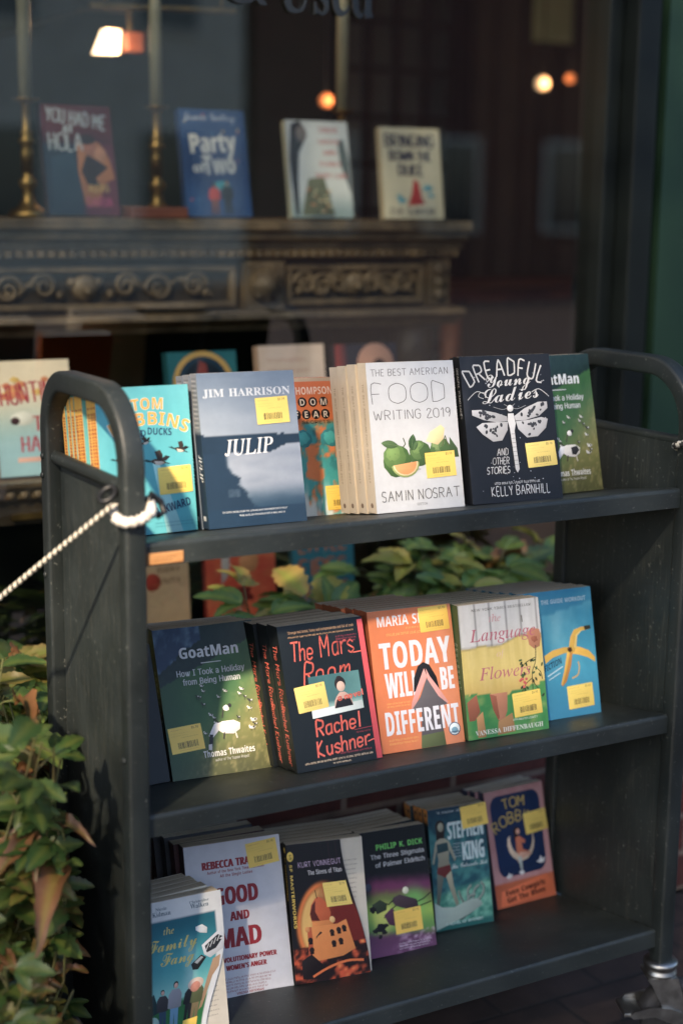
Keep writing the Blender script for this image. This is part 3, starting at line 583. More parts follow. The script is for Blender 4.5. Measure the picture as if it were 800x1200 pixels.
[4,110,116,[0,-2,31,46,15,34,11,38,33,58,44,62,50,58,51,39,78,61,88,62,97,55,98,38,78,7,101,23,105,19,85,2,68,0,62,6,60,16,63,28,83,55,60,39,30,0]],
[4,111,90,[27,-1,15,2,7,11,6,23,12,38,26,51,43,60,61,62,72,57,77,48,76,37,63,17,77,25,81,21,67,11],[32,5,42,10,43,17,53,22,58,29,65,43,63,55,54,52,38,32,29,14]],
[4,114,83,[71,19,49,0,32,0,21,8,21,19,29,35,44,49,30,49,15,34,11,38,24,50,28,65,34,66,37,58,58,54,64,47,44,7,53,10,67,23]],
[4,115,71,[62,21,45,6,30,-1,12,-1,2,10,3,18,11,22,17,20,19,14,11,6,19,5,25,10,31,28,32,51,15,34,11,38,42,68,46,65,42,56,52,35,52,25,48,17,58,25]],
[4,117,119,[108,19,83,0,63,3,59,10,59,19,43,4,23,-1,13,5,11,13,24,43,14,34,11,38,33,60,62,62,37,16,35,10,38,8,59,27,80,60,109,62,80,9,86,7,104,23]],
[4,121,116,[103,19,75,0,51,-36,33,-54,11,-61,2,-60,-5,-54,-7,-39,-1,-28,19,-13,49,-1,59,17,39,0,26,0,19,5,18,22,31,46,15,34,10,38,33,58,49,61,55,49,52,35,37,9,38,5,55,20,83,60,110,62,80,9,100,23],[11,-55,22,-49,46,-8,28,-16,9,-31,2,-46,5,-53]],
]
# ------------------------------------------------------------------ lettering: outline glyphs and brush strokes
FONT = {}
for _g in GLYPHS:
    FONT['SBRIC'[_g[0]] + chr(_g[1])] = (_g[2]/300.0, [[(c[i]/300.0, c[i+1]/300.0) for i in range(0, len(c), 2)] for c in _g[3:]])

def _inside(pt, poly):
    x, y = pt
    r = False
    for (x0, y0), (x1, y1) in zip(poly, poly[1:]+poly[:1]):
        if (y0 > y) != (y1 > y) and x < (x1-x0)*(y-y0)/(y1-y0)+x0: r = not r
    return r

_gc = {}
def glyph(font, ch):
    k = font+ch
    if k not in FONT: k = 'S'+ch
    if k in _gc: return _gc[k]
    adv, cs = FONT[k]
    depth = [sum(1 for j, d in enumerate(cs) if j != i and _inside(c[0], d)) for i, c in enumerate(cs)]
    V, T = [], []
    for i, c in enumerate(cs):
        if depth[i] % 2: continue
        grp = [c] + [d for j, d in enumerate(cs) if depth[j] == depth[i]+1 and _inside(d[0], c)]
        tr = tessellate_polygon([[Vector((x, y, 0)) for x, y in g] for g in grp])
        b = len(V)
        for g in grp: V += g
        T += [tuple(b+q for q in t) for t in tr]
    _gc[k] = (adv, V, T)
    return _gc[k]
CAPH = {f: max(y for x, y in glyph(f, 'H')[1]) for f in 'SBRIC'}

STROKE = {}
for _l in """A 7 003a60 1454
B 6 000a3a5958460505 3554523000
C 6 584a2a0802204052
D 6 000a2a495852412000
E 5 4a0a0040 0535
F 5 4a0a00 0535
G 6 584a2a08022040525535
H 6 000a 505a 0555
I 2 101a
J 5 4a41301002
K 6 000a 4a0450
L 5 0a0040
M 8 000a346a60
N 6 000a505a
O 7 3a190703113040617377694a3a
P 6 000a3a59563505
Q 7 2a0802204062684a2a 4260
R 6 000a3a59563505 2550
S 5 493a1a0806254441301001
T 6 0a6a 3a30
U 6 0a022040525a
V 7 0a306a
W 9 0a2047608a
X 6 0a50 5a00
Y 6 0a355a 3530
Z 6 0a5a0050
a 5 4626050120424640
b 5 0a00 042645412000
c 4 452605012041
d 5 462605012042 4a40
e 5 0343452605012041
f 4 493a1810 0636
g 5 462605022143464x2w0x
h 5 0a00 04264540
i 2 1610 1819
j 3 262x1w0x 2829
k 5 0a00 460340
l 2 1a10
m 8 0600 0415263530 3445566560
n 5 0600 04264540
o 6 26050120414526
p 5 060w 042645412002
q 5 462605022042464w
r 4 0600 042646
s 4 4526050442412001
t 4 1a112030 0636
u 5 06022042 4640
v 5 062046
w 7 0610355066
x 5 0640 4600
y 5 0622 461w
z 5 06460040
0 6 2a0802204052583a2a
1 3 082a20
2 5 081a3a480050
9 5 483a1a08071535484430
. 2 1011
' 2 1a18""".split('\n'):
    _p = _l.split(' ')
    def _c(ch): return '0123456789a'.index(ch) if ch in '0123456789a' else -('zyxw'.index(ch)+1)
    STROKE[_p[0]] = (int(_p[1]), [[(int(q[i]), _c(q[i+1])) for i in range(0, len(q), 2)] for q in _p[2:]])

def smooth_line(P, k=4):
    if len(P) < 3: return P
    out = []
    for i in range(len(P)-1):
        p0, p1, p2, p3 = P[max(i-1, 0)], P[i], P[i+1], P[min(i+2, len(P)-1)]
        for j in range(k):
            t = j/k
            out.append(tuple(.5*((2*b)+(-a+c)*t+(2*a-5*b+4*c-d)*t*t+(-a+3*b-3*c+d)*t**3) for a, b, c, d in zip(p0, p1, p2, p3)))
    out.append(P[-1])
    return out

class Art:
    """a printed surface W x H (mm). Positions are in per cent of width (x) and height (y, downwards);
    every item is a layer 0.012 mm above the one below it"""
    DZ = 0.012
    def __init__(self, W, H, base=(200, 200, 200)):
        self.W, self.H, self.it, self.lay = W, H, [], 1
        self.base = lin(base)
    def P(self, x, y): return (x*self.W/100.0, self.H-y*self.H/100.0)
    def raw(self, V, T, col, dz=None):
        self.it.append((V, T, col, self.lay*self.DZ))
        self.lay += 1
    def grid(self, fn, nx=44, ny=64, x0=0, x1=100, y0=0, y1=100):
        V, cols = [], []
        for j in range(ny+1):
            for i in range(nx+1):
                u, v = x0+(x1-x0)*i/nx, y0+(y1-y0)*j/ny
                V.append(self.P(u, v))
                cols.append(lin([clamp(c, 0, 255) for c in fn(u, v)]))
        T, C = [], []
        for j in range(ny):
            for i in range(nx):
                a = j*(nx+1)+i
                q = (a+nx+1, a+nx+2, a+1, a)
                T.append(q)
                C.append([cols[k] for k in q])
        self.raw(V, T, C)
    def poly(self, pts, col):
        V = [self.P(*p) for p in pts]
        T = list(tessellate_polygon([[Vector((x, y, 0)) for x, y in V]]))
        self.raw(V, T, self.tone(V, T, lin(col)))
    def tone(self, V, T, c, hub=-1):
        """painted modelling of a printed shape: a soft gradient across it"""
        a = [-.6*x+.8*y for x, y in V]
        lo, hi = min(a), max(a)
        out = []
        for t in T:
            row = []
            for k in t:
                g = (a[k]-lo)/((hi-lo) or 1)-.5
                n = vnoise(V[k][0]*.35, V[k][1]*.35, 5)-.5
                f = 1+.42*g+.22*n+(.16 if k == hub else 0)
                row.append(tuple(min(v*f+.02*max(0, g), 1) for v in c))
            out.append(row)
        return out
    def rect(self, x0, y0, x1, y1, col): self.poly([(x0, y0), (x1, y0), (x1, y1), (x0, y1)], col)
    def ell(self, cx, cy, rx, ry, col, rot=0, n=18, wob=0, seed=0):
        """rx in % of width, ry in % of width too (true circle when equal)"""
        p0 = self.P(cx, cy)
        V = []
        for k in range(n):
            a = 2*pi*k/n
            w_ = 1+wob*(hsh(k, seed, 5)-.5)*2
            x, y = rx*self.W/100*cos(a)*w_, ry*self.W/100*sin(a)*w_
            V.append((p0[0]+x*cos(rot)-y*sin(rot), p0[1]+x*sin(rot)+y*cos(rot)))
        T = [(k, (k+1) % n, n) for k in range(n)]
        V.append((p0[0]-rx*self.W*.0025, p0[1]+ry*self.W*.0025))
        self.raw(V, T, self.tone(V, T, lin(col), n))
    def line(self, pts, wd, col, sm_=False, mm=False):
        """wd in mm"""
        Q = pts if mm else [self.P(*p) for p in pts]
        if sm_: Q = smooth_line(Q)
        V, T = [], []
        self._stroke(Q, wd, V, T)
        self.raw(V, T, lin(col))
    @staticmethod
    def _stroke(Q, wd, V, T):
        h = wd/2
        n = len(Q)
        for i in range(n-1):
            (x0, y0), (x1, y1) = Q[i], Q[i+1]
            dx, dy = x1-x0, y1-y0
            L = sqrt(dx*dx+dy*dy) or 1e-6
            nx, ny = -dy/L*h, dx/L*h
            ex, ey = dx/L*h*.35, dy/L*h*.35
            b = len(V)
            V += [(x0+nx-ex, y0+ny-ey), (x0-nx-ex, y0-ny-ey), (x1-nx+ex, y1-ny+ey), (x1+nx+ex, y1+ny+ey)]
            T.append((b, b+1, b+2, b+3))
    def text(self, s, x, y, h, col, font='B', al='l', w=None, shear=0, rot=0, arc=0, sp=0, wd=None, sx=1):
        """baseline start at x,y (%); h = capital height in % of H; w = width to fill in % of W; font 'K' = brush strokes"""
        hm = h*self.H/100.0
        chars = []
        cx = 0.0
        if font == 'K':
            k = hm/10.0
            for ch in s:
                if ch == ' ': cx += 4*k*sx; continue
                a, st = STROKE.get(ch, STROKE['.'])
                V, T = [], []
                for q in st:
                    Q = [(px*k*sx, py*k) for px, py in q]
                    if wd is None or wd > 0: Q = smooth_line(Q, 3)
                    self._stroke(Q, abs(wd or hm*.1), V, T)
                chars.append((cx, a*k*sx, V, T))
                cx += (a+1.6)*k*sx + sp*hm
        else:
            k = hm/CAPH[font]
            for ch in s:
                if ch == ' ': cx += .26*k*sx; continue
                adv, V, T = glyph(font, ch)
                chars.append((cx, adv*k*sx, [(px*k*sx, py*k) for px, py in V], T))
                cx += adv*k*sx + sp*hm
        tot = cx
        f = 1.0
        if w: f = (w*self.W/100.0)/tot; tot *= f
        ox = 0 if al == 'l' else -tot/2 if al == 'c' else -tot
        p0 = self.P(x, y)
        VV, TT = [], []
        cr, sr = cos(rot), sin(rot)
        for c0, a, V, T in chars:
            b = len(VV)
            for px, py in V:
                X, Y = (c0+px)*f+ox+py*shear, py
                if arc:
                    # letters stand on a circle of radius arc (mm); centre of text on top
                    th = (c0+a/2)*f+ox
                    t = th/arc
                    lx = (px-a/2)*f + py*shear
                    X = sin(t)*arc + lx*cos(t) + py*sin(t)
                    Y = (cos(t)-1)*arc - lx*sin(t) + py*cos(t)
                VV.append((p0[0]+X*cr-Y*sr, p0[1]+X*sr+Y*cr))
            TT += [tuple(b+i for i in t) for t in T]
        if TT: self.raw(VV, TT, lin(col))
    def fine(self, x, y, w, col, rows=1, dy=1.6, th=.55, seed=1, al='l'):
        """type too small to read: broken hairlines"""
        V, T = [], []
        for r in range(rows):
            q = 0.0
            ww = w*(.8+.2*hsh(r, seed, 3))
            off = 0 if al == 'l' else (w-ww)/2
            k = 0
            cell = th*.62*self.H/self.W
            def bar(ax, ay, bx, by):
                a, b_ = self.P(ax, ay), self.P(bx, by)
                b = len(V)
                V.extend([(a[0], b_[1]), (b_[0], b_[1]), (b_[0], a[1]), (a[0], a[1])])
                T.append((b, b+1, b+2, b+3))
            while q < ww:
                nl = 2+int(6*hsh(k, r, seed))
                for i in range(nl):
                    if q+cell > ww: break
                    g = hsh(k*13+i, r, seed+5)
                    X, Y = x+off+q, y+r*dy
                    top = Y-th*(.75 if g > .72 else .5)
                    bar(X, top, X+cell*.26, Y+th*(.75 if g < .12 else .45))
                    if g > .2: bar(X+cell*.3, Y-th*.5, X+cell*.72, Y-th*.3)
                    if g < .75: bar(X+cell*.3, Y+th*.27, X+cell*.72, Y+th*.45)
                    if .3 < g < .6: bar(X+cell*.55, Y-th*.28, X+cell*.75, Y+th*.25)
                    q += cell
                if q+cell > ww: break
                q += cell*.7
                k += 1
        self.raw(V, T, lin(col))
    def emit(self, mb, fn):
        """fn(x_mm, y_mm, d_mm) -> point of the mesh"""
        for V, T, col, d in self.it:
            vs = [fn(x, y, d) for x, y in V]
            b = len(mb.v)
            mb.v += vs
            for i, t in enumerate(T):
                a, b2, c = [V[k] for k in t[:3]]
                ccw = (b2[0]-a[0])*(c[1]-a[1])-(b2[1]-a[1])*(c[0]-a[0]) > 0
                cc = [soft(q) for q in col[i]] if isinstance(col, list) else soft(col)
                tt = t
                if not ccw:
                    tt = t[::-1]
                    if isinstance(cc, list): cc = cc[::-1]
                mb.f.append(tuple(b+k for k in tt))
                mb.c.append(cc)
                mb.sm.append(False)
# ------------------------------------------------------------------ printed covers
WHITE = (226, 228, 230)
YEL = (246, 206, 52)

def price_sticker(seed, yel=YEL, curl=False):
    yel = mix(yel, [(236, 214, 96), (250, 200, 40), (240, 208, 70)][seed % 3], .6)
    s = Art(47, 35, yel)
    if curl: s.grid(lambda u, v: yel, 8, 6)
    else:
        pts = []
        for cx, cy, a0 in ((97, 4, 0), (97, 96, 1), (3, 96, 2), (3, 4, 3)):
            for k in range(4):
                a = -pi/2+(a0+k/3)*pi/2
                pts.append((cx+3*cos(a), cy+4*sin(a)))
        s.poly(pts, yel)
    br = (140, 112, 40)
    dk = (96, 80, 36)
    s.fine(7, 11, 42, br, 1, th=1.6, seed=seed)
    s.text('$5.98', 70, 15, 9, dk, 'S', w=22)
    s.fine(5, 24, 58, (190, 155, 52), 2, 9, th=1.2, seed=seed+1)
    s.fine(36, 42, 52, br, 1, th=1.5, seed=seed+2)
    x = 22.0
    k = 0
    V, T = [], []
    while x < 80:
        wd = .8+1.8*hsh(k, seed, 7)
        h = 58+3*hsh(k, seed, 8)
        a, b_ = s.P(x, h), s.P(x+wd, 84)
        b = len(V)
        V += [(a[0], b_[1]), (b_[0], b_[1]), (b_[0], a[1]), (a[0], a[1])]
        T.append((b, b+1, b+2, b+3))
        x += wd+.7+1.9*hsh(k, seed, 9)
        k += 1
    s.raw(V, T, lin((82, 74, 40)))
    s.fine(24, 91, 60, br, 1, th=1.3, seed=seed+4)
    return s

def pick(stops, t):
    for (a, ca), (b, cb) in zip(stops, stops[1:]):
        if t <= b: return mix(ca, cb, sm(a, b, t))
    return stops[-1][1]

def bird(A, cx, cy, s, rot, flip=1, back=(46, 40, 36), belly=(205, 196, 180)):
    """flying duck seen from the side; s in % of width"""
    c, d = cos(rot), sin(rot)
    k = A.W/A.H
    def q(pts): return [(cx+flip*s*(x*c-y*d), cy+s*k*(x*d+y*c)) for x, y in pts]
    A.poly(q([(-.9, .05), (-.35, -.18), (.3, -.12), (.72, .1), (.3, .28), (-.3, .3)]), back)
    A.poly(q([(-.45, .02), (.25, 0), (.5, .12), (.2, .3), (-.25, .33)]), belly)
    A.poly(q([(-.15, -.1), (-.45, -.75), (.05, -.95), (.3, -.55), (.3, -.1)]), (58, 50, 44))
    A.poly(q([(.1, -.08), (.55, -.5), (1.0, -.42), (.6, -.05)]), (34, 32, 34))
    A.poly(q([(-.8, -.02), (-1.15, -.12), (-1.3, .02), (-1.1, .12), (-.75, .14)]), (26, 62, 66))
    A.poly(q([(-1.25, -.02), (-1.55, .06), (-1.25, .08)]), (30, 30, 30))
    A.poly(q([(.65, .05), (1.05, .18), (.7, .22)]), (30, 30, 32))

def art_ducks():
    A = Art(130, 189, (70, 176, 186))
    A.grid(lambda u, v: mix((66, 172, 184), (94, 196, 204), sm(.2, .8, fbm(u/30, v/40, 3))*.7+.25*sm(60, 0, v)))
    A.poly([(56, 52), (62, 50), (84, 100), (66, 100)], (150, 214, 214))  # pale wedge of sunlight painted across the cover
    for dx, col in ((.9, (232, 232, 214)), (0, (244, 168, 46))):
        o = dx*.5
        A.text('TOM', 55, 15.5+o*.4, 7.5+dx*.5, col, 'B', 'c', w=34+dx*1.4, arc=170)
        A.text('ROBBINS', 55, 26+o*.4, 8.6+dx*.5, col, 'B', 'c', w=84+dx*1.6, arc=105)
    A.text('WILD', 28, 34.5, 4.4, (22, 40, 86), 'B', 'l', rot=.06)
    A.text('DUCKS', 52, 32.5, 4.8, (22, 40, 86), 'B', 'l', rot=-.09, w=27)
    bird(A, 87, 44, 9, .25)
    bird(A, 63, 51, 12, .1, back=(70, 54, 42))
    bird(A, 50, 37.5, 6.5, -.3)
    bird(A, 22, 48.5, 7.5, .15)
    bird(A, 34, 60, 6.5, -.1)
    A.text('FLYING', 20, 80, 5, (22, 40, 86), 'B', 'l', rot=-.12)
    A.text('BACKWARD', 50, 88.5, 5.6, (22, 40, 86), 'B', 'l', rot=.2, w=46)
    A.fine(54, 93, 42, (40, 120, 140), 2, 2.2, seed=4)
    return A, (243, 178, 52)

def art_julip():
    A = Art(140, 202, (120, 138, 158))
    def f(u, v):
        v2 = v+ (u-50)*-.02
        n = fbm(u/26, v/5, 5)
        shore = 19+9*fbm(v/9, 3, 8)+ (0 if v < 70 else (v-70)*1.1) + 16*sm(60, 70, v)*fbm(v/4, u/9, 12)
        if v2 < 40+2*fbm(u/14, 1, 4):
            c = mix((104, 124, 146), (142, 156, 172), sm(0, 40, v)*.8+.3*n)
        elif v2 < 52+ (6*sm(66, 92, u)*-1) + 1.5*fbm(u/8, 2, 6):
            c = mix((34, 58, 80), (26, 48, 68), n)
        else:
            l = mix((128, 142, 160), (158, 168, 182), n*.9)
            l = mix(l, (44, 74, 98), sm(74, 90, v+4*n))
            c = mix((30, 54, 76), l, sm(shore-2, shore+2.5, u))
        if v > 88: c = mix(c, (28, 56, 80), .8)
        if abs(u-29) < 6 and abs(v-78) < 3: c = mix(c, (120, 140, 160), .5*fbm(u/2, v/2, 3))
        return c
    A.grid(f, 56, 80)
    A.text('JIM HARRISON', 50, 15.5, 5.0, (206, 212, 218), 'R', 'c', w=90)
    A.text('JULIP', 48, 53.5, 10.2, (228, 230, 232), 'I', 'c', w=49, rot=.02)
    A.text('JULIP', 48.4, 53.5, 10.2, (228, 230, 232), 'I', 'c', w=49, rot=.02)
    A.fine(15, 90.2, 78, (206, 212, 216), 1, th=1.0, seed=8)
    A.fine(32, 92.8, 54, (206, 212, 216), 1, th=1.0, seed=9)
    return A, (112, 122, 134)

def art_fear():
    A = Art(140, 198, (226, 118, 44))
    def f(u, v):
        o = mix((232, 122, 48), (214, 100, 38), fbm(u/30, v/30, 2))
        n, n2 = fbm(u/13, v/13, 31), fbm(u/9, v/8, 57)
        t = sm(30, 35, v)
        face = mix((44, 166, 166), (236, 132, 66), sm(.44, .56, n+.12*sm(95, 60, u)-.1*sm(75, 45, v)))
        face = mix(face, (30, 120, 130), sm(.62, .7, n2)*.6)
        if v > 70: face = mix(face, (206, 220, 216), sm(.4, .6, fbm(u/9, v/26, 9))*sm(70, 90, v))
        return mix(o, face, t)
    A.grid(f, 50, 70)
    A.rect(0, 0, 100, 2.6, (206, 172, 128))
    for cx in (57, 88):
        A.ell(cx, 44, 11, 9, (34, 140, 146), wob=.12, seed=3)
        A.ell(cx, 44, 8, 6.5, (52, 182, 178), wob=.2, seed=9)
    A.text('HUNTER S. THOMPSON', 50, 12, 5.4, (240, 206, 176), 'B', 'c', w=94)
    for s, v, x0, st in (('KINGDOM', 20, 12, 12.2), ('OF FEAR', 29, 20, 11)):
        for i, ch in enumerate(s):
            if ch == ' ': continue
            x = x0+i*st
            A.ell(x, v-2.4, 5.2, 5.2, (26, 24, 24), n=10)
            A.text(ch, x, v, 4.6, (226, 206, 180), 'B', 'c')
    A.text('LOATHSOME SECRETS', 50, 33.4, 2.4, (60, 30, 18), 'S', 'c', w=82)
    return A, (214, 108, 40)

def art_food():
    A = Art(139, 204, (214, 218, 220))
    A.grid(lambda u, v: (206, 209, 210), 40, 20)
    g = (112, 112, 112)
    A.text('THE BEST AMERICAN', 50, 9.0, 4.4, g, 'K', 'c', w=90, wd=-.85)
    A.text('FOOD', 50, 27.5, 13.2, (92, 92, 92), 'K', 'c', w=91, wd=.95, sx=1.25, sp=.05)
    A.text('WRITING 2019', 50, 38.2, 6.0, g, 'K', 'c', w=90, wd=1.0)
    def fruit(cx, cy, r, c1, c2, seed):
        A.ell(cx, cy, r, r*.98, c1, wob=.05, seed=seed)
        A.ell(cx-r*.15, cy-r*.2, r*.78, r*.76, mix(c1, c2, .5), wob=.06, seed=seed+1)
        A.ell(cx-r*.25, cy-r*.32, r*.5, r*.46, c2, wob=.1, seed=seed+2)
        for k in range(9):
            A.ell(cx+r*.7*(hsh(k, seed)-.5)*1.6, cy+r*.6*(hsh(k, seed+1)-.5), .5, .4, mix(c1, c2, .2))
    def leaf(x, y, l, wd, a, c):
        P = []
        for k in range(9):
            t = k/8
            P.append((l*t, wd*sin(pi*t)**.8))
        P += [(p[0], -p[1]) for p in P[1:-1][::-1]]
        kk = A.W/A.H
        A.poly([(x+p[0]*cos(a)-p[1]*sin(a), y-kk*(p[0]*sin(a)+p[1]*cos(a))) for p in P], c)
        A.line([(x, y), (x+l*cos(a)*.95, y-kk*l*sin(a)*.95)], .4, (120, 150, 84))
    A.ell(34, 72.5, 20, 2.2, (184, 186, 184))
    A.line([(34, 58), (38, 55), (36, 51)], 1.6, (86, 92, 60))
    fruit(78, 60.5, 12, (70, 104, 52), (128, 156, 88), 40)
    A.poly([(88, 66), (89, 52), (97, 60), (98, 66)], (60, 88, 46))
    fruit(54, 62, 12.5, (66, 98, 46), (116, 150, 76), 20)
    fruit(27, 66, 16, (68, 104, 44), (122, 158, 76), 30)
    leaf(44, 60, 17, 4.4, 1.35, (54, 88, 46))
    leaf(46, 60, 12, 2.4, 1.0, (74, 106, 58))
    leaf(30, 56, 20, 4, 2.95, (82, 112, 62))
    A.poly([(62, 54), (67, 48), (80, 43.5), (84, 46), (82, 53), (75, 57)], (238, 214, 150))
    A.poly([(65, 53), (69, 48.6), (79, 45), (81.5, 47), (79, 52.5), (74, 55)], (248, 226, 172))
    A.line([(80, 58), (84, 51), (87, 58)], 1.2, (96, 100, 62))
    P = [(36+16*cos(a), 68.5+.68*13*sin(a)) for a in [pi*k/10-.12 for k in range(11)]]
    A.poly(P, (150, 168, 90))
    A.poly([(x*.9+3.8, y*.93+4.3) for x, y in P], (236, 206, 150))
    A.poly([(x*.8+7.4, y*.84+10.5) for x, y in P], (238, 158, 84))
    A.text('SAMIN NOSRAT', 52, 92.6, 6.6, g, 'K', 'c', w=90, wd=-1.2)
    A.text('EDITOR', 52, 96.6, 1.6, (150, 150, 150), 'S', 'c')
    return A, (206, 190, 164)

def art_dread():
    A = Art(142, 207, (24, 27, 33))
    A.grid(lambda u, v: mix((22, 25, 31), (44, 46, 52), sm(.45, .8, fbm(u/22, v/30, 3))*sm(40, 0, u+.2*v)+.15*fbm(u/6, v/6, 8)), 24, 30)
    c = (206, 206, 204)
    for k in range(46):
        A.ell(6+88*hsh(k, 1, 2), 8+86*hsh(k, 2, 2), .35+.4*hsh(k, 3, 2), .35+.4*hsh(k, 3, 2), (170, 172, 176), n=6)
    s = 'DREADFUL'
    for wd in (2.2,):
        A.text(s, 50, 13.8, 11, c, 'K', 'c', w=86, arc=125, wd=wd, sx=.95)
    A.text('Young', 51, 21, 8.6, c, 'C', 'c', w=52, rot=.05)
    A.text('Ladies', 52, 31.3, 9.6, c, 'C', 'c', w=66, rot=.07)
    for sx in (-1, 1):
        A.line([(50+sx*x, y) for x, y in ((26, 26), (34, 24), (41, 27), (45, 29.5))], .9, c, True)
        A.line([(50+sx*x, y) for x, y in ((18, 35), (8, 37), (2, 35.5), (6, 33.5))], .8, (150, 150, 150), True)
    A.line([(22, 29), (17, 27.5), (19, 25), (25, 25.5), (24, 28.5)], .8, c, True)
    wc = (186, 186, 186)
    def wing(pts, seed):
        A.poly(pts, wc)
        for k in range(16):
            a, b, g_ = hsh(k, seed), hsh(k, seed+1), hsh(k, seed+2)
            i = int(a*(len(pts)-1))
            p, q = pts[i], pts[(i+len(pts)//2) % len(pts)]
            x, y = p[0]+(q[0]-p[0])*(.12+.5*b), p[1]+(q[1]-p[1])*(.12+.5*b)
            A.ell(x, y, 1.2+1.2*g_, .8+.8*g_, (52, 54, 58), rot=6*g_, n=9)
    wing([(54, 42), (66, 37), (82, 33), (92, 33), (92, 37.5), (82, 42.5), (66, 45), (55, 45)], 3)
    wing([(46, 42), (34, 39), (18, 36.5), (8, 36.5), (8, 40), (20, 43.5), (34, 45.5), (46, 45)], 13)
    wing([(55, 45.5), (70, 45), (84, 43.5), (91, 45), (88, 51), (78, 56.5), (66, 57), (57, 51)], 23)
    wing([(46, 45.5), (34, 45.5), (18, 45.5), (11, 48), (17, 53), (28, 58.5), (38, 58), (45, 51)], 33)
    A.ell(50, 36.5, 3.4, 3.4, (214, 214, 212))
    A.poly([(47, 40), (53, 40), (54.5, 47), (52.5, 52), (53, 66), (54, 78), (51.5, 80.5), (49.5, 78), (48.5, 62), (47.5, 50), (46, 45)], (206, 206, 204))
    for v in range(54, 78, 3): A.line([(48.6, v), (53, v)], .5, (90, 92, 96))
    for t, v in (('AND', 68), ('OTHER', 74), ('STORIES', 80.2)):
        A.text(t, 44, v, 4.4, c, 'K', 'r', w=(13 if t == 'AND' else 19 if t == 'OTHER' else 26), wd=1.2, shear=.12)
    A.fine(25, 87, 55, c, 1, th=1.5, seed=3)
    A.text('KELLY BARNHILL', 54, 95.2, 6, c, 'K', 'c', w=66, wd=1.3)
    return A, (22, 24, 29)

def art_goat():
    A = Art(142, 206, (40, 80, 56))
    def f(u, v):
        n, n2 = fbm(u/9, v/9, 3), fbm(u/3, v/3, 7)
        slope = 36-(u-10)*.28
        ridge = 12+18*sm(40, 0, u)+6*(n-.5)
        if v < ridge and u < 48 and v < 30-u*.45:
            c = mix((38, 66, 98), (92, 124, 148), sm(.35, .75, fbm(u/8, v/8, 11)))
        elif v < slope:
            c = mix((14, 40, 42), (34, 64, 58), n2*.7+.2*n)
        else:
            c = mix((40, 92, 54), (62, 112, 58), n)
            d = sm(0, 50, (v-40)+(u-60)*.75)
            c = mix(c, (128, 122, 62), d*.85)  # brown-green grass, with a golden sun patch painted into its colour
            c = mix(c, (58, 62, 36), sm(70, 100, v)*(.4+.4*n))
            c = mix(c, (166, 156, 96), sm(.5, .8, n2)*.5*d)
            c = mix(c, (36, 74, 50), sm(45, 0, u)*.6)
        return c
    A.grid(f, 52, 76)
    for k in range(26):
        x, y = 18+72*hsh(k, 4, 1), 40+32*hsh(k, 5, 1)
        if x < 36 and y > 52: continue
        s = (1.1+1.1*hsh(k, 6, 1))*(.7+.012*(y-30))
        dk = hsh(k, 7, 1) > .5
        A.line([(x-s*.5, y), (x-s*.7, y+2.2)], .7, (50, 50, 48)); A.line([(x+s*.6, y), (x+s*.8, y+2.1)], .7, (70, 68, 62))
        A.ell(x, y, s*1.25, s*.62, (52, 54, 54) if dk else (196, 198, 194), n=9, wob=.2, seed=k)
        A.ell(x+s*.5, y-.2, s*.5, s*.4, (196, 198, 194) if dk else (60, 60, 58), n=7)
        A.ell(x-s*1.1, y-1.0, s*.42, s*.5, (44, 46, 48) if dk else (206, 206, 200), n=7)
    A.ell(62, 57, 3.6, 3, (226, 226, 222), n=9, wob=.2)
    A.ell(66, 55.5, 2, 2, (40, 40, 42), n=8)
    A.line([(59, 58), (57, 63)], 1.5, (70, 66, 60))
    # the goat in front
    A.poly([(48, 68), (56, 65.5), (68, 65.5), (74, 68), (73, 72), (66, 74.5), (56, 73.5), (51, 71)], (226, 224, 216))
    A.poly([(62, 67.5), (70, 66.5), (73, 69.5), (68, 73), (63, 72.5)], (42, 42, 44))
    A.poly([(48, 66.5), (54, 66), (52, 71), (44, 76), (41, 74)], (224, 226, 228))
    A.poly([(42, 73), (45.5, 73.5), (43.5, 81), (39.8, 81.5)], (34, 36, 40))
    A.poly([(39.6, 79.5), (43.2, 79.5), (42.2, 83.5), (39, 83)], (216, 216, 214))
    A.line([(57, 73), (55.5, 77)], 2, (60, 56, 50))
    A.line([(68, 73.5), (69, 77.5)], 2, (200, 196, 184))
    A.line([(53, 66), (49, 63.5)], 1.4, (60, 56, 50))
    A.text('GoatMan', 53, 21.2, 7.4, (214, 222, 226), 'B', 'c', w=61)
    A.text('GoatMan', 53.4, 21.2, 7.4, (214, 222, 226), 'B', 'c', w=61)
    A.line([(44, 25.2), (64, 25.2)], 1.2, (206, 214, 216))
    for dx in (0, .3):
        A.text('How I Took a Holiday', 52+dx, 33, 4.1, (206, 214, 216), 'S', 'c', w=69)
        A.text('from Being Human', 52+dx, 39, 4.1, (206, 214, 216), 'S', 'c', w=58)
    A.text('Thomas Thwaites', 59, 87.8, 4.3, (224, 226, 220), 'B', 'c', w=52)
    A.text('author of The Toaster Project', 61, 91, 1.8, (206, 208, 200), 'S', 'c', w=34)
    return A, (20, 40, 42)

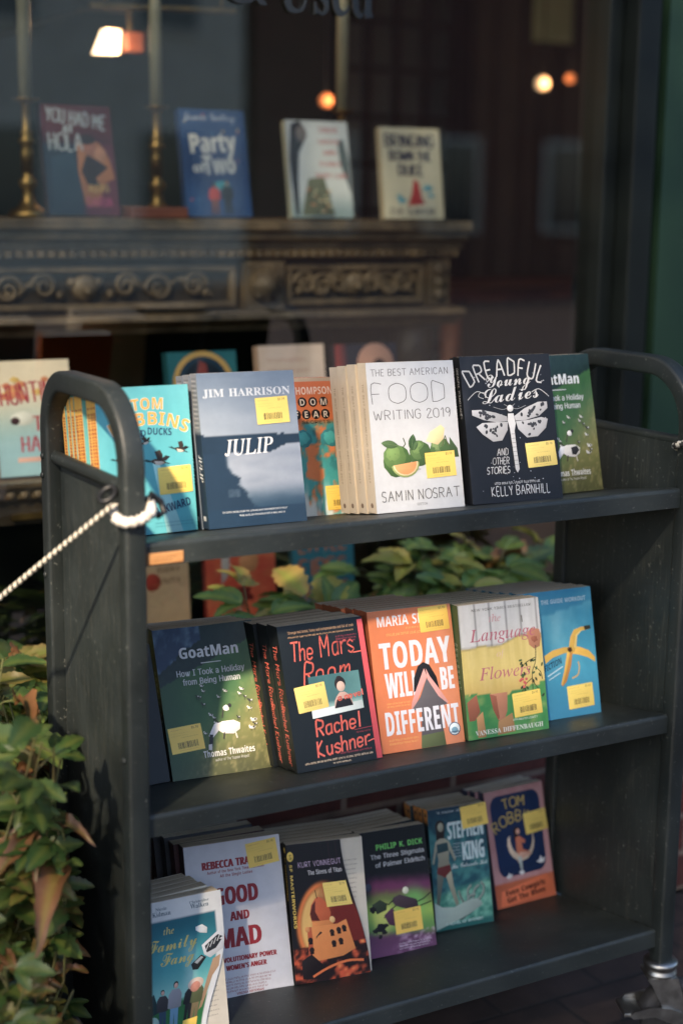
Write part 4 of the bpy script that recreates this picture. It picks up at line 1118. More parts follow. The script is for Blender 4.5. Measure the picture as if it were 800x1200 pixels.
def art_mars():
    A = Art(132, 197, (20, 27, 31))
    A.grid(lambda u, v: mix((18, 25, 29), (30, 38, 42), fbm(u/30, v/30, 2)), 40, 20)
    c = (240, 104, 84)
    A.text('"'.replace('"', "'")+'Strange and brutal, funny and compassionate and full of truth', 50, 6.2, 1.9, (220, 170, 120), 'S', 'c', w=78)
    A.fine(11, 8.6, 84, (220, 170, 120), 1, th=.9, seed=3)
    A.text('The', 11, 25, 12.8, c, 'K', 'l', w=28, wd=2.6, shear=.1)
    A.text('Mars', 46, 24.6, 14.5, c, 'K', 'l', w=41, wd=2.5, shear=.08, rot=.02)
    A.line([(84, 24.4), (92, 24.2), (99, 24.2)], 1.6, c)
    A.text('Room', 22, 42, 14.5, c, 'K', 'l', w=60, wd=2.6, shear=.22, rot=.03)
    A.fine(66, 12, 26, (170, 60, 84), 3, 1.9, th=1.0, seed=5)
    def ph(u, v):
        b = mix((92, 150, 150), (52, 104, 110), sm(88, 50, u)*.6+.4*fbm(u/8, v/8, 4))
        return mix(b, (168, 206, 200), sm(56, 59, v)*sm(64, 60, v))
    A.grid(ph, 14, 10, 27, 87, 37, 63)
    A.poly([(26, 60), (86, 58), (87, 63.5), (26, 65.5)], (206, 222, 222))
    A.ell(63, 44.5, 6.5, 7.2, (40, 34, 34)); A.ell(62.5, 40.8, 3.4, 2.6, (40, 34, 34))
    A.ell(63.5, 46.5, 4.9, 5.4, (206, 176, 160))
    A.poly([(57, 53), (61, 50.5), (67, 50.5), (74, 54), (75, 60), (53, 60.5), (54, 56)], (196, 160, 146))
    A.poly([(57, 55), (72, 55), (75, 60.5), (53, 61)], (30, 28, 30))
    A.text('a novel', 59, 56, 4, c, 'K', 'l', w=31, wd=1.6, rot=.08)
    A.text('Rachel', 28, 78, 10.5, c, 'K', 'l', w=55, wd=2.6, rot=.06, shear=.12)
    A.text('Kushner', 26, 92, 10.5, c, 'K', 'l', w=65, wd=2.6, rot=.07, shear=.12)
    A.line([(86, 87), (92, 86), (97, 86.2)], 1.6, c)
    A.line([(72, 77.5), (94, 77)], .7, (180, 60, 76)); A.fine(74, 79.5, 18, (180, 60, 76), 1, th=.8)
    A.fine(52, 91.8, 40, (180, 70, 84), 1, th=1, seed=6)
    A.fine(10, 95, 84, (232, 206, 170), 1, th=1.2, seed=7)
    A.fine(42, 97.6, 26, (232, 206, 170), 1, th=1.0, seed=8)
    A.rect(93.6, 2, 100, 99.6, (226, 76, 84))
    return A, (20, 26, 29)

def art_today():
    A = Art(132, 198, (228, 126, 66))
    A.grid(lambda u, v: mix((230, 124, 62), (224, 134, 84), sm(60, 100, u+.3*v)+.2*fbm(u/20, v/20, 2)), 12, 16)
    A.text('MARIA SEMPLE', 9.5, 11.5, 7.2, (226, 226, 232), 'B', 'l', w=86)
    A.fine(20, 17.6, 60, (240, 178, 84), 1, th=1.6, seed=2)
    A.fine(44, 14, 30, (240, 178, 84), 1, th=1.1, seed=12)
    wt = (224, 226, 234)
    def big(s, x, y, h, wd, dx=.55):
        for o in (-dx, 0, dx): A.text(s, x+o, y, h, wt, 'B', 'c', w=wd, sp=.06)
    big('TODAY', 52.5, 41.5, 18.5, 86)
    big('WILL', 33, 62, 17.5, 40)
    big('BE', 87, 60.8, 16, 18)
    # bowed woman: hair, arms, long grey dress
    A.poly([(45, 60), (47, 50), (53, 42), (60, 39.5), (67, 42), (74, 51), (76, 60), (70, 57), (61, 48), (52, 58)], (24, 24, 28))
    A.poly([(60, 44), (63, 50), (52, 62), (44, 71), (40, 71.5), (42, 66), (50, 56)], (226, 158, 150))
    A.poly([(62, 44), (66, 50), (76, 60), (85, 70), (81, 72), (74, 66), (63, 52)], (226, 158, 150))
    A.poly([(62, 51), (74, 65), (84, 71), (74, 72.5), (77, 99.9), (47, 99.9), (52, 73), (40, 72.5), (52, 64)], (92, 88, 92))
    A.poly([(48.5, 91), (76, 90), (77, 99.9), (47, 99.9)], (92, 104, 60))
    big('DIFFERENT', 52, 88, 16.5, 90, .4)
    A.fine(12, 66, 28, (240, 178, 84), 2, 2, th=1.0, seed=4)
    A.fine(10, 91.6, 36, (240, 178, 84), 2, 2.4, th=1.2, seed=5)
    A.ell(89, 89.5, 7.2, 7.2, (66, 96, 120)); A.ell(89, 89.5, 6.2, 6.2, (220, 232, 236)); A.ell(89, 90.5, 4, 3.4, (112, 160, 180))
    A.rect(84, 91.3, 94, 92, (66, 96, 120))
    return A, (178, 92, 52)

def art_lang():
    A = Art(133, 192, (214, 214, 206))
    def f(u, v):
        n = fbm(u/5, v/16, 3)
        pl = 1 if (u % 19) > 1.1 else .72
        wood = tuple(c*pl for c in mix((226, 226, 222), (204, 204, 198), n))
        dress = mix((214, 188, 84), (236, 214, 128), fbm(u/3.2, v/30, 7))
        dress = mix(dress, (196, 156, 66), sm(52, 70, v)*.6)
        green = mix((36, 128, 68), (92, 158, 72), fbm(u/12, v/12, 12))
        green = mix(green, (170, 172, 86), sm(.5, .8, fbm(u/16, v/9, 19))*.6)
        waist = 31+5*sm(45, 75, u)*-1+2.2*fbm(u/7, 1, 5)
        hem = 68+5*fbm(u/6, 3, 9)-8*abs(u-45)/60
        c = wood if v < waist else dress if v < hem else green
        return mix(c, (80, 66, 40), .35*sm(1.6, 0, abs(v-waist)))
    A.grid(f, 50, 72)
    sk, sk2 = (198, 130, 92), (162, 92, 62)
    A.poly([(2, 72), (14, 67), (17, 80), (10, 86), (3, 86)], sk2)
    A.poly([(30, 68), (52, 68), (50, 82), (45, 89), (38, 88), (33, 80)], sk)
    A.poly([(30, 68), (38, 70), (40, 86), (38, 88), (33, 80)], sk2)
    A.poly([(12, 84), (20, 80), (22, 99), (12, 99)], (186, 134, 76))
    A.poly([(38, 89), (56, 84), (58, 98), (36, 99)], (170, 124, 70))
    A.poly([(82, 26), (88, 22.5), (98, 24), (99.5, 30), (97, 37), (90, 38.5), (84, 35)], sk)
    A.ell(91, 31, 4.2, 3.4, sk2, wob=.2)
    for p in ([(92, 36), (90, 48), (85, 56), (84, 70)], [(90, 45), (78, 48), (72, 52)], [(88, 52), (95, 56), (97, 62)], [(85, 60), (76, 64), (70, 70)], [(84, 62), (92, 70)]):
        A.line(p, 1.2, (44, 50, 30), True)
    for k in range(26):
        x, y = 70+28*hsh(k, 3, 6), 44+30*hsh(k, 4, 6)
        A.ell(x, y, 2.4, 1.2, [(40, 66, 36), (70, 96, 50), (34, 50, 32)][k % 3], rot=6*hsh(k, 5, 6), n=7)
    for k in range(7):
        A.ell(69+10*hsh(k, 1, 8), 60+8*hsh(k, 2, 8), 1.8, 1.6, (206, 88, 84), n=8)
    A.text('NEW YORK TIMES BESTSELLER', 53, 5.6, 1.9, (120, 120, 116), 'S', 'c', w=74)
    pk = (198, 104, 122)
    A.text('the', 44, 14.5, 5.2, (214, 160, 164), 'I', 'c', w=15)
    A.text('Language', 12, 28, 9, pk, 'I', 'l', w=82)
    A.text('of', 47, 41, 5, (226, 190, 160), 'I', 'c', w=9)
    A.text('Flowers', 20, 57, 9, pk, 'I', 'l', w=64)
    A.line([(77, 12), (77.5, 17)], 1.6, (120, 120, 110))
    A.fine(56, 89.5, 34, (216, 226, 216), 1, th=1.4, seed=3)
    A.text('VANESSA DIFFENBAUGH', 51, 97.2, 3.4, (222, 226, 216), 'R', 'c', w=84)
    return A, (60, 92, 54)

def art_ban():
    A = Art(132, 192, (52, 156, 192))
    def f(u, v):
        c = mix((46, 160, 198), (110, 196, 220), sm(.3, .8, fbm(u/24, v/26, 4))*sm(90, 20, v))
        if v < 16+ (u-60)*-.12: c = mix(c, (36, 146, 190), .7)
        return mix(c, (40, 138, 180), sm(60, 100, v))
    A.grid(f, 30, 40)
    A.text('THE GUIDE WORKOUT', 92, 10.2, 3.4, (196, 226, 236), 'B', 'r', w=62)
    y1, y2, y3 = (236, 186, 52), (206, 140, 40), (246, 212, 110)
    A.poly([(28, 50), (40, 46.5), (56, 45), (68, 46), (70, 50), (56, 49.8), (40, 52), (29, 56)], y1)
    A.poly([(66, 45), (78, 46.5), (90, 50), (98, 56), (98, 60), (88, 55.5), (76, 52.5), (66, 51)], y1)
    A.poly([(60, 49), (68, 49), (64, 60), (56, 72), (50, 75.5), (48, 73.5), (54, 63)], y2)
    A.poly([(60, 49), (64, 49), (58, 62), (50, 74.5), (48, 73.5), (54, 63)], y1)
    A.poly([(63, 46), (66, 38), (72, 32.5), (82, 31), (93, 31.2), (93, 33.6), (82, 34.2), (76, 37.5), (72, 46), (70, 50), (65, 50)], y1)
    A.poly([(70, 46), (74, 37), (80, 34), (93, 33.6), (82, 34.2), (76, 37.5), (73, 48)], y3)
    A.poly([(86, 30.6), (95, 30.4), (95.5, 33.4), (87, 33.8)], (60, 60, 44))
    A.line([(64, 70), (72, 68), (75, 62), (74, 58)], 2.4, (220, 180, 90), True)
    A.ell(64, 47.5, 3.4, 3, (70, 44, 24), wob=.2)
    A.text('FICTION', 27, 62.5, 4.6, (20, 52, 84), 'B', 'l', w=26, rot=.3, shear=.2)
    A.line([(31, 66), (52, 60)], 1.8, (200, 232, 240)); A.line([(32, 69), (48, 64.6)], 1.4, (200, 232, 240))
    return A, (54, 120, 148)

def figure(A, x, y, h, top, legs, skin=(214, 170, 150), hair=(40, 34, 30), wd=1.0):
    """small printed person standing at x, feet at y (%), h % of H tall"""
    k = A.W/A.H
    hw = h*.16*wd/k
    A.poly([(x-hw*.75, y-h*.5), (x+hw*.75, y-h*.5), (x+hw*.8, y), (x+hw*.2, y), (x, y-h*.38), (x-hw*.2, y), (x-hw*.8, y)], legs)
    A.poly([(x-hw*.6, y-h*.84), (x+hw*.6, y-h*.84), (x+hw*1.15, y-h*.74), (x+hw*1.25, y-h*.48), (x+hw*.8, y-h*.46), (x-hw*.8, y-h*.46), (x-hw*1.25, y-h*.48), (x-hw*1.15, y-h*.74)], top)
    A.ell(x, y-h*.925, h*.062/k, h*.068/k, hair)
    A.ell(x+h*.01, y-h*.905, h*.05/k, h*.055/k, skin)

def art_fang():
    A = Art(120, 185, (214, 218, 216))
    def f(u, v):
        if v < 15 or u > 92: return (216, 220, 220)
        c = pick([(15, (16, 104, 122)), (45, (54, 160, 170)), (72, (136, 206, 196)), (76, (34, 110, 60)), (100, (24, 122, 60))], v+ (0 if v < 70 else 3*fbm(u/6, 1, 3)))
        return mix(c, (196, 226, 220), .5*sm(14, 0, abs(u-58-.18*(v-40)))*sm(24, 40, v)*sm(74, 60, v))
    A.grid(f, 40, 60)
    A.text('Nicole', 27, 6.4, 2.2, (80, 110, 120), 'R', 'c'); A.text('Kidman', 27, 10.4, 3.2, (60, 92, 108), 'R', 'c', w=22)
    A.text('Christopher', 73, 6, 2.0, (80, 110, 120), 'R', 'c'); A.text('Walken', 73, 9.6, 3.2, (60, 92, 108), 'R', 'c', w=22)
    g = (226, 206, 92)
    A.text('the', 34, 24.2, 4.6, g, 'I', 'c')
    A.text('Family', 36, 35.5, 8.4, g, 'C', 'c', w=62)
    A.text('Fang', 42, 46, 8.4, g, 'C', 'c', w=44)
    A.poly([(66, 23), (74, 22), (80, 25), (79, 29), (70, 27.5), (66, 25.5)], (220, 226, 224))
    # film camera held up by a sleeve
    A.poly([(72, 37), (92, 29), (100, 31), (100, 42), (84, 47), (76, 44)], (206, 210, 212))
    A.poly([(76, 38), (92, 31.5), (99, 34), (90, 41), (79, 43)], (40, 44, 50))
    for k in range(4): A.line([(78+k*4.4, 41-k*1.6), (81+k*4.4, 37-k*1.6)], 1.2, (210, 214, 214))
    A.poly([(60, 49), (72, 43.5), (79, 46), (70, 53.5), (63, 53)], (30, 34, 38))
    A.poly([(64, 48), (72, 44.6), (75, 45.6), (68, 49.5)], (160, 168, 172))
    A.poly([(88, 48), (97, 46), (98, 54), (92, 60), (87, 80), (82, 82), (85, 60)], (176, 140, 104))
    A.poly([(2, 70), (12, 64), (16, 72), (20, 70), (30, 76), (2, 80)], (26, 62, 66))
    A.ell(10, 86, 9, 9, (150, 190, 180))
    figure(A, 24, 91, 29, (56, 56, 62), (40, 74, 100), hair=(40, 30, 28))
    figure(A, 42, 93, 35, (142, 144, 154), (96, 150, 184), wd=.95)
    figure(A, 64, 89, 28, (34, 38, 44), (30, 34, 40), hair=(60, 50, 40))
    figure(A, 75, 90, 30, (86, 96, 60), (120, 104, 70))
    A.ell(70, 63, 11, 6.5, (214, 190, 170)); A.ell(70, 65, 7, 5.5, (206, 134, 110))
    A.poly([(58, 87), (82, 86), (80, 100), (57, 100)], (244, 200, 50))
    return A, (210, 206, 190)

def art_mad():
    A = Art(146, 218, (196, 200, 210))
    A.grid(lambda u, v: mix((200, 204, 214), (212, 214, 220), sm(20, 90, u+v*.2-40)), 40, 20)
    r = (150, 28, 42)
    def big(s, x, y, h, wd, al='c', o=.5, f='B'):
        for d in (-o, 0, o): A.text(s, x+d, y, h, r, f, al, w=wd)
    big('REBECCA TRAISTER', 52, 16.5, 5.0, 70)
    A.text('Author of the New York Times bestseller', 52, 19.6, 1.9, r, 'B', 'c', w=60)
    A.text('All the Single Ladies', 52, 22.6, 1.9, r, 'B', 'c', w=34)
    big('GOOD', 50, 40.5, 11.2, 46, o=.8)
    big('AND', 52, 51.5, 5.8, 20)
    big('MAD', 50, 68.5, 12.4, 46, o=.8)
    big('THE REVOLUTIONARY POWER', 50, 77.6, 3.2, 72, o=.3)
    big("OF WOMEN'S ANGER", 50, 82.8, 3.2, 50, o=.3)
    A.fine(9, 88.2, 80, (150, 90, 100), 5, 2.0, th=1.1, seed=6)
    A.text('-VIRGINIA HEFFERNAN', 55, 99, 1.6, r, 'B', 'c', w=30)
    return A, (60, 54, 60)

def art_sirens():
    A = Art(118, 198, (22, 20, 24))
    def f(u, v):
        n = fbm(u/6, v/6, 4)
        d = sqrt(((u-58)/52)**2 + ((v-62)/34)**2)
        ring = sm(.12, 0, abs(d-.92))
        inner = sm(.98, .8, d)
        c = (20, 18, 24)
        c = mix(c, mix((120, 26, 14), (252, 196, 90), sm(70, 28, u+.3*(v-50)+14*(n-.5))), inner)
        c = mix(c, (250, 128, 30), ring*sm(90, 40, u))
        if v > 74:
            m = fbm(u/10+v/30, v/5, 9)
            c = mix((34, 14, 14), (226, 84, 26), sm(.42, .66, m))
            c = mix(c, (250, 170, 70), sm(.68, .78, m)*.7)
        if v < 26: c = mix((20, 20, 26), (60, 24, 30), .6*sm(1.1, 0, abs((u % 14)-7)-.2)*sm(55, 75, u))
        return c
    A.grid(f, 52, 84)
    o1, o2, dk = (240, 140, 50), (200, 84, 30), (30, 14, 14)
    A.poly([(30, 57), (28, 52), (32, 45), (40, 40.5), (45, 39.5), (51, 41), (58, 46), (60, 52), (57, 57)], (216, 96, 36))
    A.poly([(30, 56), (29, 51), (34, 45), (40, 42), (37, 50), (42, 57)], (96, 30, 20))
    A.line([(43, 40.5), (42, 34.5)], 1.4, dk)
    A.rect(30, 57, 60, 60.5, o1)
    A.poly([(22, 60.5), (66, 60.5), (80, 58), (84, 80), (66, 84), (20, 86)], o1)
    A.poly([(22, 60.5), (28, 60.5), (28, 86), (20, 86)], o2)
    A.poly([(32, 78), (33, 68), (40, 64.5), (47, 68), (48, 78)], dk)
    for x, y in ((56, 66), (56, 74), (66, 65), (66, 73), (74, 64), (24.5, 70), (25, 77)):
        A.ell(x, y, 3.4, 3.4, dk)
        A.rect(x-2.6, y, x+2.6, y+3, dk)
    A.ell(60, 57, 4, 4, (250, 190, 110)); A.ell(22, 62, 3.4, 3.4, (236, 150, 70))
    A.poly([(10, 84), (24, 80), (34, 86), (44, 92), (30, 98), (10, 97)], dk)
    A.line([(24, 96), (45, 91), (70, 88), (92, 89)], 3.4, (246, 120, 40), True)
    A.text('KURT VONNEGUT', 18, 17.2, 4.0, (206, 178, 206), 'S', 'l', w=78)
    for d in (0, .4): A.text('The Sirens of Titan', 34+d, 23.2, 3.4, (220, 214, 210), 'S', 'l', w=60)
    A.ell(6, 8.5, 6, 6, YEL); A.line([(4, 10), (8, 10), (4.4, 7.4), (8, 7.2)], .9, (40, 34, 20))
    A.text('SF MASTERWORKS', 3.5, 14, 2.7, YEL, 'B', 'l', rot=-pi/2, w=78)
    return A, (24, 22, 22)

def art_palmer():
    A = Art(117, 186, (18, 20, 22))
    def f(u, v):
        n = fbm(u/7, v/5, 4)
        c = pick([(0, (14, 17, 18)), (34, (18, 20, 24)), (46, (112, 48, 92)), (56, (110, 130, 60)), (66, (150, 190, 60)), (80, (96, 150, 66)), (88, (104, 60, 96)), (100, (112, 66, 104))], v+3*(n-.5)+.06*(50-u))
        c = mix(c, (214, 216, 90), sm(26, 6, sqrt((u-28)**2+((v-70)*1.5)**2))*.8)
        c = mix(c, (110, 210, 96), sm(26, 4, sqrt((u-74)**2+((v-60)*1.4)**2))*.6)
        c = mix(c, (24, 22, 30), sm(20, 0, u)*sm(60, 48, v)*.8)
        if v > 84: c = mix(c, (206, 170, 196), sm(.5, .75, fbm(u/9, v/2.4, 7))*sm(30, 70, u))
        return c
    A.grid(f, 48, 70)
    A.ell(63, 51, 4.6, 4.6, (212, 214, 186), n=14)
    A.ell(9, 44, 5, 5, (56, 62, 82))
    dk = (22, 22, 26)
    A.poly([(44, 55), (54, 53.5), (78, 59.5), (80, 66), (70, 68), (46, 62), (42, 58)], (70, 52, 60))
    A.poly([(48, 57), (54, 56), (74, 61), (70, 64.5), (50, 61)], (40, 110, 66))
    for p in ([(44, 57), (36, 60), (30, 58)], [(72, 67), (84, 65), (99, 63)], [(76, 62), (88, 60), (99, 56)], [(46, 62), (34, 66), (28, 70)]):
        A.line(p, 1.8, dk)
    A.poly([(28, 68), (40, 63), (48, 68), (44, 78), (34, 76)], (84, 44, 70))
    A.poly([(12, 58), (24, 55), (34, 59), (32, 64), (18, 66)], (46, 60, 40))
    for x, y, r in ((22, 77, 6), (26, 81, 4), (14, 79, 4.4), (30, 76, 3), (12, 62, 5), (20, 84, 3)): A.ell(x, y, r, r*.8, dk, wob=.3, seed=int(x))
    A.text('PHILIP K. DICK', 95, 15.6, 4.4, (106, 214, 84), 'B', 'r', w=70)
    for d in (0, .4):
        A.text('The Three Stigmata', 96+d, 22.6, 3.8, (196, 198, 198), 'S', 'r', w=80)
        A.text('of Palmer Eldritch', 96+d, 29.4, 3.8, (196, 198, 198), 'S', 'r', w=74)
    A.fine(46, 92.5, 48, (226, 214, 224), 3, 2.0, th=.9, seed=5)
    return A, (26, 30, 32)

def art_king():
    A = Art(102, 190, (30, 92, 104))
    def f(u, v):
        n = fbm(u/12, v/6, 3)
        sea = mix((16, 74, 92), (52, 128, 130), sm(.3, .75, n))
        beach = mix((46, 128, 112), (116, 186, 160), sm(.3, .7, fbm(u/9, v/4, 8)))
        c = mix(sea, beach, sm(64, 70, v+.08*(u-50)))
        c = mix(c, (24, 100, 96), sm(92, 97, v))
        return mix(c, (18, 56, 80), sm(20, 0, v))
    A.grid(f, 40, 66)
    sk, sk2 = (150, 150, 128), (96, 104, 96)
    # woman on the beach
    A.ell(20, 14.5, 8.5, 9, (38, 30, 30)); A.poly([(13, 14), (12, 25), (17, 27), (26, 25), (28, 15)], (38, 30, 30))
    A.ell(21, 15.5, 5.2, 7, sk)
    A.poly([(10, 27), (18, 24.5), (27, 25), (34, 28), (44, 43), (41, 45), (33, 35), (31, 43), (33, 50), (10, 51), (13, 42), (11, 34), (5, 45), (2, 44)], sk)
    A.poly([(12, 29), (31, 28.5), (32, 35.5), (12, 36.5)], (34, 70, 76))
    A.poly([(10.5, 48), (33, 47), (34, 52), (24, 57), (20, 57), (9, 53)], (110, 40, 40))
    A.poly([(9, 53), (20, 56), (14, 68), (9, 79), (4, 79), (7, 66)], sk2)
    A.poly([(24, 56), (34, 52), (36, 64), (43, 80), (38, 82), (30, 68)], sk)
    # hand on the sand
    A.poly([(0, 76), (14, 81), (34, 82.5), (50, 80), (64, 78), (80, 79), (84, 84), (70, 88), (50, 92), (28, 95), (0, 99)], (168, 190, 178))
    A.poly([(28, 92), (50, 87), (72, 85), (80, 84), (66, 89), (46, 94)], (60, 74, 74))
    for q in ([(52, 81), (46, 74), (44, 70)], [(60, 79), (60, 71), (66, 67)], [(68, 79), (72, 71), (80, 68)], [(76, 80), (86, 75), (88, 69), (84, 66)], [(56, 83), (62, 76), (72, 75)]):
        A.line(q, 4.2, (142, 158, 148), True)
        A.line([(x+1.2, y+.8) for x, y in q], 1.1, (50, 60, 60), True)
    A.text("'A master storyteller'", 50, 4.4, 2.0, (196, 210, 210), 'S', 'c', w=70)
    wt = (196, 220, 222)
    for d in (-.5, 0, .5):
        A.text('STEPHEN', 64+d, 26.5, 14, wt, 'B', 'c', w=64)
        A.text('KING', 75+d, 45.5, 15, wt, 'B', 'c', w=40)
    A.fine(40, 31, 16, (180, 206, 206), 5, 2.6, th=1.1, seed=3)
    A.text('The Colorado Kid', 66, 51, 3.6, (214, 224, 220), 'C', 'c', w=64)
    A.text('A NOVEL OF MYSTERY', 50, 96.4, 2.2, (196, 226, 216), 'B', 'c', w=66)
    return A, (36, 58, 66)

def art_cow():
    A = Art(122, 189, (206, 130, 122))
    A.grid(lambda u, v: mix((186, 128, 130), (208, 164, 166), fbm(u/9, v/12, 4)) if v < 80 else mix((206, 108, 66), (190, 94, 58), fbm(u/14, v/8, 6)), 30, 46)
    nv = (24, 50, 92)
    P = []
    for cx, cy, a0 in ((79, 15, 0), (78, 65, 1), (23, 65, 2), (21, 15, 3)):
        for k in range(6):
            a = -pi/2+(a0+k/5)*pi/2
            P.append((cx+13*cos(a), cy+10*sin(a)))
    A.poly(P, nv)
    g = (206, 178, 84)
    A.text('TOM', 50, 16.5, 8.2, g, 'K', 'c', w=40, arc=150, wd=2.1)
    A.text('ROBBINS', 50, 29.5, 9, g, 'K', 'c', w=78, arc=80, wd=2.1)
    # crescent moon with a woman riding it
    out = [(52+23*cos(a), 48+16*sin(a)) for a in [radians(-20+22*k) for k in range(11)]]
    inn = [(52+19*cos(a)+1.5, 44.5+14.5*sin(a)) for a in [radians(196-21*k) for k in range(11)]]
    A.poly(out+inn, (228, 206, 176))
    A.ell(47, 38, 5.5, 5.5, (58, 30, 26)); A.poly([(43, 37), (42, 46), (47, 47), (49, 40)], (58, 30, 26))
    A.ell(49, 38.5, 3.4, 4, (224, 168, 140))
    A.poly([(44, 43), (51, 42.5), (60, 47), (58, 50), (53, 48), (54, 54), (66, 58), (64, 61), (50, 60), (43, 56)], (214, 120, 84))
    A.poly([(48, 56), (64, 58), (66, 60), (52, 62), (46, 66), (43, 64)], (224, 172, 146))
    A.poly([(44, 60), (50, 60), (50, 71), (46, 71)], (176, 190, 186))
    for x, y, s, f_ in ((82, 68, 8, 1), (26, 75, 6, 1), (48, 74, 5, -1)):
        A.poly([(x-s*f_, y-.5), (x-s*.3*f_, y-1.5), (x, y-5*s/8), (x+s*.35*f_, y-1.4), (x+s*f_, y-3*s/8), (x+s*.6*f_, y+1.2), (x, y+1.8), (x-s*.5*f_, y+1)], (222, 226, 226))
    A.poly([(10, 86), (88, 79.5), (97, 88), (92, 95.5), (6, 99)], (226, 112, 62))
    for d in (0, .5):
        A.text('Even Cowgirls', 50+d, 89.4, 4.6, (60, 26, 24), 'B', 'c', w=68, rot=.055)
        A.text('Get The Blues', 50+d, 95.6, 4.6, (60, 26, 24), 'B', 'c', w=66, rot=.055)
    return A, (60, 66, 90)
# ------------------------------------------------------------------ the setting
def sheet(name, x0, x1, y0, y1, z, m, kind='structure'):
    o = MB().add([(x0, y0, z), (x1, y0, z), (x1, y1, z), (x0, y1, z)], [(0, 1, 2, 3)]).build(name, m)
    return tag(o, kind=kind)
sheet('ground', -150, 150, -150, 150, -0.02, M_PAVE)
sheet('pavement', -12, 12, -3.2, 0.42, -0.004, M_PAVE)

GY, SILL, WALLY = 0.745, 0.47, 0.425        # glass plane, sill height, front of the brick base

shop = thing('shop_front', 'dark green shop front with one big window above a low red brick base', 'shop front', (0.9, 0.6, 0))
def part(mb, name, m, parent, **k):
    o = mb.build(name, m, None, **k)
    o.parent = parent
    o.matrix_parent_inverse = Matrix.Translation(parent.location).inverted()
    return o
b = MB()
b.box(-4, 7, WALLY, WALLY+.11, 0, .40)
part(b, 'brick_base', M_BRICK, shop)
part(MB().box(-4, 7, GY-.03, GY+.12, 0, SILL-.045), 'stall_riser', M_FRAME, shop)
part(MB().box(-4, 1.249, GY-.075, GY+.07, SILL-.043, SILL), 'window_sill', M_FRAME, shop, bevel=.004)
fr = MB()
fr.box(1.25, 1.285, GY-.035, GY+.05, SILL-.3, 2.75)
fr.box(1.287, 1.34, GY-.075, GY+.05, SILL-.3, 2.75)
fr.box(1.342, 1.375, GY-.02, GY+.05, SILL-.3, 2.75)
fr.box(-4, 1.248, GY-.035, GY+.05, 2.45, 2.75)
fr.box(-1.72, -1.66, GY-.04, GY+.05, SILL+.001, 2.449)
fo = part(fr, 'window_frame', M_FRAME, shop, bevel=.004)
gp = MB()
gp.box(1.377, 7, GY-.055, GY+.12, .401, 2.75)
part(gp, 'green_panelling', M_GREEN, shop)
part(MB().box(-4, 7, GY-.2, GY+.3, 2.752, 3.3), 'fascia', M_FRAME, shop)

def _glass(t, b):
    out = t.nodes['Material Output']
    tr = N(t, 'ShaderNodeBsdfTransparent')
    tr.inputs[0].default_value = (.80, .83, .81, 1)
    gl = N(t, 'ShaderNodeBsdfGlossy', Roughness=.012)
    # Schlick reflectance, the same from both sides (two panes of a double glazing)
    ge = N(t, 'ShaderNodeNewGeometry')
    dt = N(t, 'ShaderNodeVectorMath', operation='DOT_PRODUCT')
    t.links.new(ge.outputs['Incoming'], dt.inputs[0])
    t.links.new(ge.outputs['Normal'], dt.inputs[1])
    ab = N(t, 'ShaderNodeMath', operation='ABSOLUTE')
    t.links.new(dt.outputs['Value'], ab.inputs[0])
    om = N(t, 'ShaderNodeMath', operation='SUBTRACT')
    om.inputs[0].default_value = 1.0
    t.links.new(ab.outputs[0], om.inputs[1])
    fz = N(t, 'ShaderNodeMath', operation='POWER')
    fz.inputs[1].default_value = 5.0
    t.links.new(om.outputs[0], fz.inputs[0])
    mu = N(t, 'ShaderNodeMath', operation='MULTIPLY_ADD')
    mu.inputs[1].default_value = .85
    mu.inputs[2].default_value = .21
    mu.use_clamp = True
    ms = N(t, 'ShaderNodeMixShader')
    t.links.new(fz.outputs[0], mu.inputs[0])
    t.links.new(mu.outputs[0], ms.inputs[0])
    t.links.new(tr.outputs[0], ms.inputs[1])
    t.links.new(gl.outputs[0], ms.inputs[2])
    t.links.new(ms.outputs[0], out.inputs[0])
M_GLASS = mat('window_glass', build=_glass)
part(MB().add([(-1.659, GY, SILL+.001), (1.249, GY, SILL+.001), (1.249, GY, 2.449), (-1.659, GY, 2.449)], [(0, 1, 2, 3)]), 'window_pane', M_GLASS, shop)
part(MB().add([(-4, GY, SILL+.001), (-1.721, GY, SILL+.001), (-1.721, GY, 2.449), (-4, GY, 2.449)], [(0, 1, 2, 3)]), 'window_pane', M_GLASS, shop)
# lettering on the glass: New & Used
def flat_text(mb, s, x, z, cap, y, font='R', w=None, dep=.004, shear=0):
    k = cap/CAPH[font]
    cx = 0
    run = []
    for ch in s:
        if ch == ' ': cx += .28*k; continue
        adv, V, T = glyph(font, ch)
        run.append((cx, V, T))
        cx += adv*k
    f = (w/cx) if w else 1
    for c0, V, T in run:
        P = [(x+(c0+px*k+py*k*shear)*f, y, z+py*k) for px, py in V]
        Q = [(p[0], y-dep, p[2]) for p in P]
        mb.add(Q, T)
        mb.add(P, [t[::-1] for t in T])
        e = {}
        for t in T:
            for i in range(3):
                a, c = t[i], t[(i+1) % 3]
                if (c, a) in e: del e[(c, a)]
                else: e[(a, c)] = 1
        mb.add(P+Q, [(a, c, c+len(P), a+len(P)) for a, c in e])
M_LETTER = noisy(lin((20, 23, 25)), lin((34, 38, 40)), 20, .35)('sign_lettering')
for s_, x_, z_, w_ in (('New', .245, 1.612, .195), ('&', .468, 1.604, .085), ('Used', .572, 1.597, .185)):
    lt = MB()
    flat_text(lt, s_, x_, z_, .085, GY-.004, w=w_)
    part(lt, 'window_lettering', M_LETTER, shop)

tag(MB().box(-4, 4, WALLY+.112, GY-.031, .05, .385).build('soil', M_SOIL), kind='structure')

